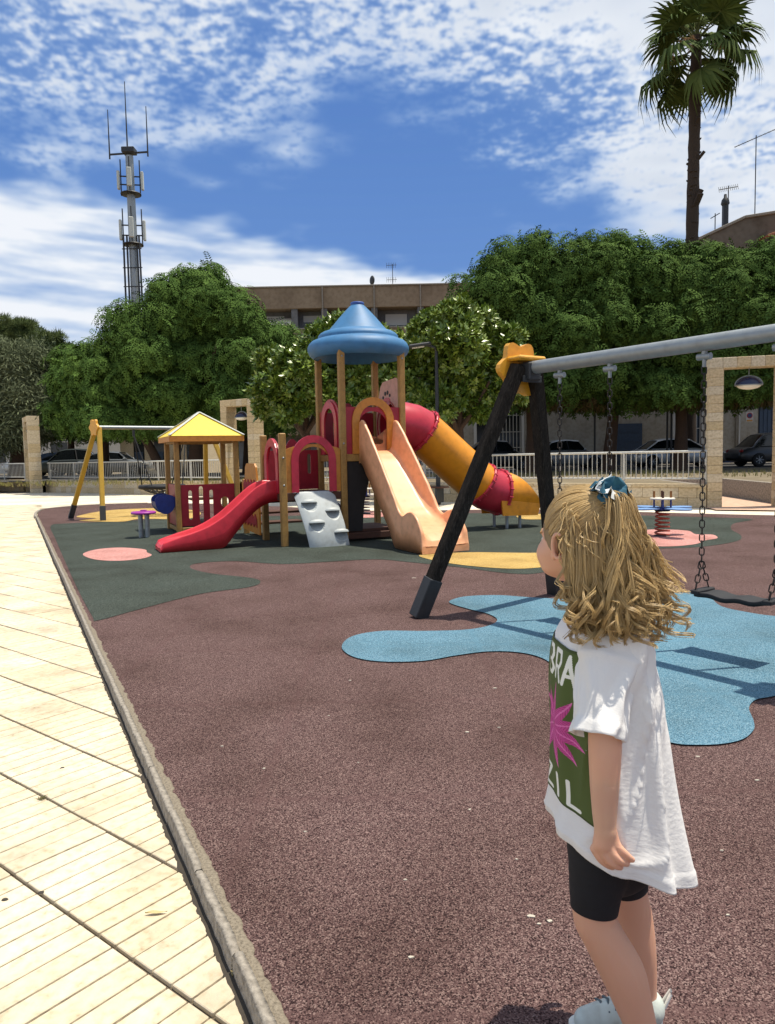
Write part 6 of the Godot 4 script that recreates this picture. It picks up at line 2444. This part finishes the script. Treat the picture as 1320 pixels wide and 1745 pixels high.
func strand(g: Geo, pts: PackedVector3Array, r0: float, r1: float, c0: Color, c1: Color):
	var m := pts.size()
	var base := g.v.size()
	var u := Vector3(0.3, 0.5, 0.8)
	for i in m:
		var t := (pts[mini(i + 1, m - 1)] - pts[maxi(i - 1, 0)]).normalized()
		u = (u - t * u.dot(t)).normalized()
		var w := t.cross(u)
		var s := float(i) / (m - 1)
		var r := lerpf(r0, r1, s * s)
		g.col = c0.lerp(c1, s)
		g.vert(pts[i] + u * r)
		g.vert(pts[i] + (u * -0.5 + w * 0.866) * r)
		g.vert(pts[i] + (u * -0.5 - w * 0.866) * r)
	for i in m - 1:
		var a := base + i * 3
		g.quad(a, a + 1, a + 4, a + 3)
		g.quad(a + 1, a + 2, a + 5, a + 4)
		g.quad(a + 2, a, a + 3, a + 5)
	g.col = Color.WHITE
func bend(p: Array, t: float) -> Vector3:     # smooth curve through control points
	var m := p.size() - 1
	var f := clampf(t, 0, 0.9999) * m
	var i := int(f)
	return p[i].cubic_interpolate(p[i + 1], p[maxi(0, i - 1)], p[mini(m, i + 2)], f - i)
func build_person():
	var foot := G(1060, 1752)
	foot = Vector3(PT(1085, 1745, 1.6).x, 0, -BODY * PS)
	var t = thing("person", "child in white printed T-shirt and black shorts watching the playground", "person", foot)
	var skin := mat(h("d8a487"), 0.5)
	skin.subsurf_scatter_enabled = true
	skin.subsurf_scatter_strength = 0.12
	with_normal(skin, M.fine_n, 0.06)
	# ---- body: torso, legs, arms, then hands and head on finer grids, all in one mesh
	var g := Geo.new()
	var hc := PT(988, 916, BODY)
	var bones := []
	var hip := PT(1040, 1440, BODY)
	var chest := PT(1035, 1150, BODY)
	chain_of(bones, [hip, PT(1042, 1300, BODY), chest, PT(1036, 1085, BODY)], [0.088, 0.082, 0.086, 0.07])
	chain_of(bones, [PT(1036, 1080, BODY), hc + Vector3(0.03, -0.07, 0.015)], [0.045, 0.036])
	var near := [PT(1022, 1450, 1.535), PT(1012, 1553, 1.525), PT(1026, 1592, 1.52), PT(1060, 1655, 1.52), PT(1077, 1705, 1.52), PT(1092, 1752, 1.52), PT(1100, 1800, 1.52), PT(1098, 1822, 1.52)]
	chain_of(bones, near, [0.062, 0.0465, 0.0445, 0.0475, 0.041, 0.034, 0.028, 0.028])
	var far := [PT(1050, 1450, 1.655), PT(1066, 1512, 1.67), PT(1079, 1560, 1.68), PT(1087, 1612, 1.68), PT(1094, 1660, 1.68), PT(1098, 1715, 1.68), PT(1098, 1728, 1.68)]
	chain_of(bones, far, [0.06, 0.046, 0.0435, 0.041, 0.034, 0.027, 0.027])
	for e in [[near[-1], 1.52], [far[-1], 1.68]]:
		chain_of(bones, [Vector3(e[0].x + 0.005, 0.045, e[0].z), Vector3(e[0].x - 0.10, 0.032, e[0].z + 0.004)], [0.028, 0.02])
	var arm := [PT(1040, 1105, 1.525), PT(1034, 1180, 1.482), PT(1031, 1262, 1.447), PT(1030, 1335, 1.437), PT(1030, 1385, 1.433), PT(1031, 1416, 1.43)]
	var arm_r := [0.036, 0.034, 0.0335, 0.029, 0.0245, 0.0205]
	chain_of(bones, arm, arm_r)
	var arm2 := [PT(1030, 1110, 1.68), PT(1028, 1190, 1.72), PT(1030, 1300, 1.75), PT(1022, 1380, 1.75), PT(1015, 1420, 1.75)]
	chain_of(bones, arm2, [0.036, 0.034, 0.029, 0.024, 0.02])
	net(g, bones, 0.0075, 0.03)
	# hands
	for side in 2:
		var hb := []
		var z0 := 1.43
		var dz := -0.010
		var o := Vector3.ZERO
		if side == 1:
			z0 = 1.43
			o = arm2[4] - arm[5]
		var pt := func(x, y, d): return PT(x, y, z0 + d) + o
		if side == 0:
			chain_of(hb, [arm[3], arm[4], arm[5]], [0.029, 0.0245, 0.0205])
		else:
			chain_of(hb, [arm2[3], arm2[4]], [0.024, 0.02])
		chain_of(hb, [pt.call(1031, 1416, 0.0), pt.call(1027, 1436, 0.0)], [0.0205, 0.020])
		chain_of(hb, [pt.call(1036, 1414, 0.004), pt.call(1043, 1436, 0.002)], [0.017, 0.0155])
		for fg in [[[1013, 1446, 0.004], [1024, 1464, 0.0], [1036, 1474, 0.004], [1044, 1478, 0.012]], [[1022, 1443, -0.004], [1036, 1465, -0.010], [1049, 1475, -0.008], [1057, 1478, 0.002]], [[1034, 1439, -0.005], [1048, 1460, -0.013], [1060, 1469, -0.011], [1068, 1472, -0.002]], [[1044, 1434, 0.0], [1058, 1449, -0.008], [1069, 1459, -0.008], [1077, 1465, -0.004]]]:
			var ps := []
			for q in fg:
				ps.append(pt.call(q[0], q[1], q[2]))
			chain_of(hb, ps, [0.0095, 0.0082, 0.0072, 0.006])
		chain_of(hb, [pt.call(1022, 1424, 0.018), pt.call(1020, 1440, 0.030), pt.call(1030, 1454, 0.034), pt.call(1040, 1462, 0.032)], [0.012, 0.0105, 0.009, 0.0075])
		net(g, hb, 0.0028, 0.004)
	# head, turned towards the playground
	var fa := deg_to_rad(30)
	var hd := Vector3(-sin(fa), -0.05, -cos(fa)).normalized()
	var hr := hd.cross(Vector3.UP).normalized()
	var HB := Basis(hr, hr.cross(hd), -hd).scaled(Vector3.ONE * PS)
	var hp := func(x, y, z): return hc + HB * Vector3(x, y, z)
	var heads := [["ball", hp.call(0, 0.014, 0.012), Vector3(0.074, 0.09, 0.092), HB], ["ball", hp.call(0, -0.025, -0.022), Vector3(0.064, 0.072, 0.066), HB]]
	chain_of(heads, [hp.call(0, -0.058, -0.035), hp.call(0, -0.082, -0.058)], [0.036, 0.018])
	for s in [-1.0, 1.0]:
		chain_of(heads, [hp.call(s * 0.036, -0.034, -0.05), hp.call(s * 0.032, -0.055, -0.048)], [0.034, 0.031])
		chain_of(heads, [hp.call(s * 0.03, 0.012, -0.075), hp.call(s * 0.014, 0.016, -0.08)], [0.010, 0.010])
	chain_of(heads, [hp.call(0, 0.0, -0.083), hp.call(0, -0.026, -0.097)], [0.008, 0.0105])
	chain_of(heads, [hp.call(-0.012, -0.055, -0.083), hp.call(0.012, -0.055, -0.083)], [0.007, 0.007])
	chain_of(heads, [hp.call(0, -0.05, 0.02), PT(1034, 1070, BODY)], [0.04, 0.037])
	net(g, heads, 0.004, 0.012)
	for s in [-1.0, 1.0]:
		var ear := []
		for q in 9:
			var a := -2.0 + 4.0 * q / 8.0
			ear.append(hp.call(s * (0.074 + 0.010 * cos(a * 0.5)), -0.012 + 0.026 * sin(a), 0.008 + 0.013 * cos(a) * -1.0 + 0.01))
		var eb := []
		chain_of(eb, ear, [0.0042, 0.0042, 0.0042, 0.0042, 0.0042, 0.0042, 0.0042, 0.0042, 0.0042])
		chain_of(eb, [hp.call(s * 0.073, 0.0, 0.006), hp.call(s * 0.074, -0.03, 0.0)], [0.007, 0.007])
		chain_of(eb, [hp.call(s * 0.076, -0.036, -0.001), hp.call(s * 0.076, -0.038, 0.0)], [0.006, 0.006])
		net(g, eb, 0.0026, 0.006)
	part(t, "body", g, skin, -foot)
	for s in [-1.0, 1.0]:
		g = Geo.new()
		g.ball(hp.call(s * 0.031, -0.006, -0.071), Vector3.ONE * 0.0117, 14, 10)
		var eye = part(t, "eye", g, mat(h("dcd8d2"), 0.15), -foot)
		g = Geo.new()
		g.ball(hp.call(s * 0.031, -0.006, -0.0795), Vector3.ONE * 0.0052, 10, 8)
		part(eye, "iris", g, mat(h("3d4a52"), 0.1))
		g = Geo.new()
		g.tube([hp.call(s * 0.016, 0.012, -0.087), hp.call(s * 0.03, 0.017, -0.085), hp.call(s * 0.046, 0.011, -0.074)], [0.003, 0.0035, 0.002], 6)
		part(t, "eyebrow", g, mat(h("8a6a42"), 0.8), -foot)
	g = Geo.new()
	g.tube([hp.call(-0.019, -0.055, -0.079), hp.call(-0.008, -0.053, -0.0895), hp.call(0.008, -0.053, -0.0895), hp.call(0.019, -0.055, -0.079)], [0.002, 0.0045, 0.0045, 0.002], 8)
	part(t, "lips", g, mat(h("b8695f"), 0.4), -foot)
	# ---- T-shirt
	fold_noise.seed = 9
	fold_noise.frequency = 1.0
	fold_noise.fractal_octaves = 1
	fold_noise.noise_type = FastNoiseLite.TYPE_SIMPLEX_SMOOTH
	var cloth := mat(h("e2e0dc"), 0.9)
	with_normal(cloth, M.fine_n, 0.12)
	g = Geo.new()
	var rows := []
	for i in 91:
		var v := i / 90.0
		var row := PackedVector3Array()
		for k in 120:
			row.append(shirt_point(TAU * k / 120.0, v))
		rows.append(row)
	# hem turned under
	for q in [[0.001, 0.004], [-0.003, 0.004], [-0.004, 0.05]]:
		var row := PackedVector3Array()
		for k in 120:
			row.append(shirt_point(TAU * k / 120.0, 1.0 - (q[1] if q[1] > 0.01 else 0.0), q[0]) + Vector3(0, -0.003 if q[1] < 0.01 else 0.0, 0))
		rows.append(row)
	g.sheet(rows, true, true)
	var shirt = part(t, "t_shirt", g, cloth, -foot)
	for side in 2:
		g = Geo.new()
		rows = []
		var a: Vector3 = PT(1042, 1072, 1.53) if side == 0 else PT(1030, 1080, 1.665)
		var b: Vector3 = PT(1020, 1256, 1.435) if side == 0 else PT(1020, 1262, 1.755)
		var ax := (b - a).normalized()
		var ux := Vector3(1, 0, 0)
		ux = (ux - ax * ux.dot(ax)).normalized()
		var uz := ux.cross(ax)
		for i in 44:
			var s := i / 40.0
			var inner := i > 40
			var sc := minf(s, 1.0)
			var row := PackedVector3Array()
			for k in 72:
				var an := TAU * k / 72.0
				var rx := PS * lerpf(0.066, 0.050, smoothstep(0.0, 1.0, sc)) * sqrt(clampf(sc / 0.12, 0.05, 1.0))
				var rz := PS * lerpf(0.050, 0.048, smoothstep(0.0, 0.8, sc)) * sqrt(clampf(sc / 0.12, 0.05, 1.0))
				var d := 0.0045 * sin(an * 5.0 + sc * 1.4 + fold_noise.get_noise_2d(an, sc * 2.0) * 2.5) * smoothstep(0.15, 0.9, sc)
				d += 0.007 * fold_noise.get_noise_2d(cos(an) * 0.9 + 20.0, sc * 1.3 + sin(an) * 0.9) * smoothstep(0.05, 0.3, sc)
				d += 0.0018 * smoothstep(0.885, 0.895, sc)
				d += 0.004 * exp(-pow((sc - 0.30) / 0.035, 2.0))
				if inner:
					d -= 0.0035 if i == 41 else 0.006
				var along := sc if i < 42 else 1.0 - 0.04 * (i - 41)
				row.append(a + ax * along * a.distance_to(b) + ux * cos(an) * (rx + d) + uz * sin(an) * (rz + d))
			rows.append(row)
		g.sheet(rows, true, side == 99)
		part(shirt, "sleeve", g, cloth)
	g = Geo.new()
	var col := []
	for k in 37:
		col.append(shirt_point(TAU * k / 36.0, 0.0, 0.0) + Vector3(0, 0.004, 0))
	g.tube(col, 0.009, 8, false)
	part(shirt, "collar", g, cloth)
	# printed front
	g = Geo.new()
	rows = []
	for i in 49:
		var row := PackedVector3Array()
		var v := lerpf(0.155, 0.80, i / 48.0)
		for k in 49:
			row.append(shirt_point(lerpf(-0.85, 1.06, k / 48.0), v, 0.0022))
		rows.append(row)
	g.sheet(rows, false, true)
	var pm := mat(Color.WHITE, 0.85)
	pm.albedo_texture = ImageTexture.create_from_image(print_image())
	part(shirt, "print", g, pm)
	# ---- shorts
	g = Geo.new()
	var sb := []
	chain_of(sb, [PT(1040, 1390, BODY), PT(1042, 1446, BODY)], [0.098, 0.098])
	chain_of(sb, [PT(1026, 1446, 1.535), PT(1013, 1520, 1.526)], [0.073, 0.0535])
	chain_of(sb, [PT(1050, 1446, 1.655), PT(1064, 1485, 1.665)], [0.07, 0.0525])
	net(g, sb, 0.006, 0.012)
	var sh := mat(h("131318"), 0.85, M.mottle, 6.0)
	var shorts = part(t, "shorts", g, sh, -foot)
	# cut the rounded ends with a hem band
	for q in [[[PT(1018, 1500, 1.53), PT(1014, 1525, 1.526), PT(1012, 1548, 1.524)], 0.0505], [[PT(1058, 1470, 1.662), PT(1064, 1492, 1.666), PT(1067, 1510, 1.669)], 0.0500]]:
		g = Geo.new()
		g.tube([q[0][0], q[0][1], q[0][2], q[0][2] + (q[0][2] - q[0][1]) * 0.02], [q[1] * PS + 0.004, q[1] * PS + 0.0025, q[1] * PS, q[1] * PS - 0.006], 36, false)
		part(shorts, "hem", g, sh)
	# ---- shoes
	for e in [[near[-1], 1.0], [far[-1], 1.0]]:
		var heel := Vector3(e[0].x + 0.036, 0, e[0].z)
		var toe := heel + Vector3(-0.205, 0, 0.012)
		g = Geo.new()
		var shoe := []
		chain_of(shoe, [heel + Vector3(-0.03, 0.045, 0), heel + Vector3(-0.06, 0.05, 0), heel + Vector3(-0.11, 0.04, 0.003), toe + Vector3(0.035, 0.032, 0)], [0.037, 0.038, 0.035, 0.03])
		chain_of(shoe, [heel + Vector3(-0.03, 0.06, 0), heel + Vector3(-0.045, 0.078, 0)], [0.034, 0.033])
		net(g, shoe, 0.005, 0.02)
		var so = part(t, "shoe", g, mat(h("c9d3cc"), 0.6, M.mottle, 4.0), -foot)
		g = Geo.new()
		var sole := PackedVector2Array()
		for i in 28:
			var a := TAU * i / 28
			var x := cos(a)
			sole.append(Vector2(-0.1025 + 0.106 * x, sin(a) * (0.036 + 0.004 * -x)))
		g.prism(sole, Transform3D(Basis(Vector3(1, 0, 0), Vector3(0, 0, -1), Vector3(0, 1, 0)), heel + Vector3(0, 0.012, 0.005)), 0.024)
		part(so, "sole", g, mat(h("dcdcd4"), 0.7))
		g = Geo.new()
		for i in 5:
			var o := heel + Vector3(-0.075 - i * 0.016, 0.088 - i * 0.0055, 0)
			g.tube([o + Vector3(0, -0.012, 0.026), o + Vector3(0.004, 0.002, 0), o + Vector3(0, -0.012, -0.026)], 0.003, 6)
		part(so, "laces", g, mat(h("59666a"), 0.8))
		g = Geo.new()
		g.tube([heel + Vector3(0.006, 0.055, 0.008), heel + Vector3(0.02, 0.085, 0.006), heel + Vector3(0.024, 0.088, -0.004), heel + Vector3(0.006, 0.055, -0.008)], 0.004, 6)
		part(so, "pull_tab", g, mat(h("d9d6cf"), 0.7))
	build_hair(t, foot, hc, HB)
func build_hair(t, foot: Vector3, hc: Vector3, HB: Basis):
	var r := RandomNumberGenerator.new()
	r.seed = 2024
	var g := Geo.new()
	var C := Vector3(0, 0.014, 0.014)
	var E := Vector3(0.081, 0.098, 0.099)
	var surf := func(d: Vector3, k: float) -> Vector3: return C + d * E * k
	var bow := Vector3(0.004, 0.075, 0.082)
	var light := Color(0.68, 0.48, 0.21)
	var mid := Color(0.44, 0.29, 0.12)
	var dark := Color(0.20, 0.13, 0.06)
	# cap under the strands
	g.col = Color(0.20, 0.135, 0.065)
	var rows := []
	for i in 15:
		var el := lerpf(PI / 2, -0.45, i / 14.0)
		var row := PackedVector3Array()
		for k in 40:
			var a := TAU * k / 40.0
			var d := Vector3(sin(a) * cos(el), sin(el), cos(a) * cos(el))
			var lim := lerpf(-0.62, 0.5, smoothstep(0.15, 1.0, -d.z))
			if d.y < lim:
				d.y = lim
				var hxz := Vector2(d.x, d.z).normalized() * sqrt(maxf(0.0, 1.0 - lim * lim))
				d = Vector3(hxz.x, lim, hxz.y)
			row.append(hc + HB * surf.call(d, 0.975))
		rows.append(row)
	g.sheet(rows, true)
	g.col = Color.WHITE
	var wind := HB.inverse() * Vector3(1, 0, 0)
	var down := HB.inverse() * Vector3(0, -1, 0)
	# 1: combed back to the tie
	for L in 230:
		var az := r.randf_range(-PI, PI)
		var d := Vector3(sin(az), 0, -cos(az))
		var lowest := lerpf(-0.12, 0.50, smoothstep(0.1, 0.95, -d.z))
		var y := r.randf_range(lowest, 0.95) if r.randf() > 0.3 else lowest + r.randf() * 0.2
		d = Vector3(d.x * sqrt(1 - y * y), y, d.z * sqrt(1 - y * y))
		var e: Vector3 = (bow - C) / E
		e = e.normalized()
		var tint := r.randf()
		var puff := r.randf_range(0.0, 0.03)
		for s in 11:
			var d2 := (d + Vector3(r.randfn(), r.randfn(), r.randfn()) * 0.05).normalized()
			var e2 := (e + Vector3(r.randfn(), r.randfn(), r.randfn()) * 0.06).normalized()
			var pts := PackedVector3Array()
			var n := 12
			var w := r.randf_range(-0.01, 0.01)
			for i in n:
				var q := i / (n - 1.0)
				var dd := d2.slerp(e2, q)
				pts.append(hc + HB * (surf.call(dd, 0.982 + 0.02 * smoothstep(0.0, 0.3, q) + puff * sin(PI * q) * sin(PI * q) + w * q)))
			var c := dark.lerp(mid, r.randf_range(0.25, 1.0)).lerp(light, tint * 0.55 * r.randf())
			strand(g, pts, r.randf_range(0.0007, 0.0012), 0.0008, c, c.lerp(light, 0.25))
	# 2: tail falling from the tie
	for L in 150:
		var ang := r.randf_range(-1.0, 1.0)
		var drop := r.randf_range(0.17, 0.255)
		var back := r.randf_range(0.035, 0.075)
		var blow := pow(r.randf(), 2.2) * 0.085
		var p0 := bow + Vector3(r.randfn() * 0.008, r.randfn() * 0.006, 0.004)
		var ctrl := [p0, p0 + Vector3(ang * 0.014, 0.004, back * 0.55), p0 + Vector3(ang * 0.034, -drop * 0.28, back * 0.80), p0 + Vector3(ang * 0.052, -drop * 0.62, back * 0.72) + wind * blow * 0.4, p0 + Vector3(ang * 0.064, -drop, back * 0.80) + wind * blow]
		lock(g, r, hc, HB, ctrl, 13, 0.005, 0.010, r.randf_range(0.006, 0.016), mid, light, dark, 0.65)
	# 3: loose hair below, from the sides and nape
	for L in 290:
		var az := r.randf_range(-1.0, 1.0)          # 0 = straight back
		az *= 1.3 if az < 0.0 else 1.9
		var y := r.randf_range(-0.55, 0.12)
		var d := Vector3(sin(az) * sqrt(1 - y * y), y, cos(az) * sqrt(1 - y * y))
		var root: Vector3 = surf.call(d, 1.0)
		var outv := Vector3(d.x, 0, d.z).normalized()
		var tail_y := r.randf_range(-0.215, -0.125) if absf(az) < 1.2 else r.randf_range(-0.185, -0.10)
		var drop := root.y - tail_y
		var flare := r.randf_range(-0.012, 0.034)
		var blow := pow(r.randf(), 2.6) * 0.085 * (1.0 if az > -0.6 else 0.25)
		var ctrl := [root, root + outv * 0.012 + Vector3(0, -drop * 0.22, 0), root + outv * (0.010 + flare * 0.3) + Vector3(0, -drop * 0.55, 0) + wind * blow * 0.2, root + outv * (0.006 + flare) + Vector3(r.randfn() * 0.008, -drop * 0.85, r.randfn() * 0.008) + wind * blow * 0.6, root + outv * (0.010 + flare * 1.4) + Vector3(0, -drop, 0) + wind * blow]
		lock(g, r, hc, HB, ctrl, 13, 0.006, 0.009, r.randf_range(0.006, 0.016), mid, light, dark, 0.55)
	# 4: stray hairs caught by the wind
	for L in 170:
		var az := r.randf_range(-1.45, 1.8)
		var y := r.randf_range(-0.6, 0.9)
		var d := Vector3(sin(az) * sqrt(1 - y * y), y, cos(az) * sqrt(1 - y * y))
		var root: Vector3 = surf.call(d, 1.01)
		var drop := r.randf_range(0.03, 0.14)
		var b := r.randf_range(0.0, 0.10) if y < 0.2 else r.randf_range(0.0, 0.02)
		var ctrl := [root, root + d * r.randf_range(0.004, 0.02) + Vector3(0, -drop * 0.3, 0), root + d * r.randf_range(0.004, 0.028) + Vector3(0, -drop * 0.7, 0) + wind * b * 0.5, root + d * r.randf_range(0.0, 0.03) + Vector3(0, -drop, 0) + wind * b]
		lock(g, r, hc, HB, ctrl, 2, 0.003, 0.004, r.randf_range(0.001, 0.006), light, light, mid, 0.6)
	var hm := mat(Color.WHITE, 0.42)
	hm.vertex_color_use_as_albedo = true
	hm.metallic_specular = 0.5
	part(t, "hair", g, hm, -foot)
	# teal scrunchie flower with white lace
	var b := Geo.new()
	var lace := Geo.new()
	var bc: Vector3 = hc + HB * (bow + Vector3(0, 0.012, 0.004))
	for k in 11:
		var a := k * 2.4
		var e := 0.1 + 1.2 * fmod(k * 0.37, 1.0)
		var d := Vector3(cos(a) * cos(e), sin(e), sin(a) * cos(e))
		var x := d.cross(Vector3(0.2, 1, 0.3)).normalized()
		var yv := x.cross(d)
		var rws := []
		for i in 9:
			var u := i / 8.0
			var row := PackedVector3Array()
			for j in 11:
				var w := j / 10.0 - 0.5
				var wid := 0.052 * sin(PI * (0.12 + 0.82 * u))
				row.append(bc + d * (0.006 + 0.036 * u) + x * w * wid + yv * (0.010 * cos(w * 5.0) * u + 0.0035 * sin(w * 16.0 + k) * u + 0.005 * sin(u * 6.0 + k)))
			rws.append(row)
		if k in [2, 6, 9]:
			lace.sheet(rws)
		else:
			b.sheet(rws)
	var ringp := []
	for k in 25:
		var a := TAU * k / 24
		ringp.append(bc + Vector3(cos(a) * 0.018, -0.004 + 0.003 * sin(a * 5), sin(a) * 0.018))
	b.tube(ringp, 0.010, 8, false)
	# lace frill to the back
	for k in 7:
		var a := -0.7 + k * 0.28
		var d := Vector3(cos(a), -0.35, sin(a)).normalized()
		var x := d.cross(Vector3.UP).normalized()
		var rws := []
		for i in 6:
			var u := i / 5.0
			var row := PackedVector3Array()
			for j in 7:
				var w := j / 6.0 - 0.5
				row.append(bc + Vector3(0, -0.006, 0) + d * (0.008 + 0.024 * u * (1.0 + 0.12 * cos(w * 25.0))) + x * w * 0.020 + Vector3(0, 0.004 * sin(w * 18.0 + k), 0))
			rws.append(row)
		lace.sheet(rws)
	var bt := mat(h("1f5a70"), 0.75, M.mottle, 8.0)
	bt.rim_enabled = true
	bt.rim = 0.6
	var bowp = part(t, "hair_bow", b, bt, -foot)
	part(bowp, "lace", lace, mat(h("dfe2df"), 0.85))
func lock(g: Geo, r: RandomNumberGenerator, hc: Vector3, HB: Basis, ctrl: Array, count: int, spread0: float, spread1: float, curl: float, c0: Color, c1: Color, c2: Color, bright: float):
	var phase := r.randf() * TAU
	var turns := r.randf_range(1.0, 2.1)
	var sgn := 1.0 if r.randf() > 0.5 else -1.0
	var tone := c2.lerp(c0, r.randf_range(0.1, 1.0)).lerp(c1, bright * r.randf())
	for s in count:
		var o0 := Vector3(r.randfn(), r.randfn(), r.randfn()) * spread0 * 0.6
		var o1 := Vector3(r.randfn(), r.randfn(), r.randfn()) * spread1 * 0.34
		var cut := r.randf_range(0.93, 1.0)
		var n := 30
		var ph := phase + r.randfn() * 0.25
		var pts := PackedVector3Array()
		for i in n:
			var q := i / (n - 1.0) * cut
			var p := bend(ctrl, q) + o0.lerp(o1, q) * (1.0 - 0.45 * q)
			var amp := curl * smoothstep(0.38, 0.72, q)
			var a := ph + sgn * TAU * turns * maxf(0.0, q - 0.3) / 0.7
			p += Vector3(cos(a), 0.6 * sin(a), sin(a)) * amp
			pts.append(hc + HB * p)
		var c := tone * r.randf_range(0.75, 1.2)
		strand(g, pts, r.randf_range(0.0007, 0.0012), 0.00045, c, c.lerp(c1, 0.55))
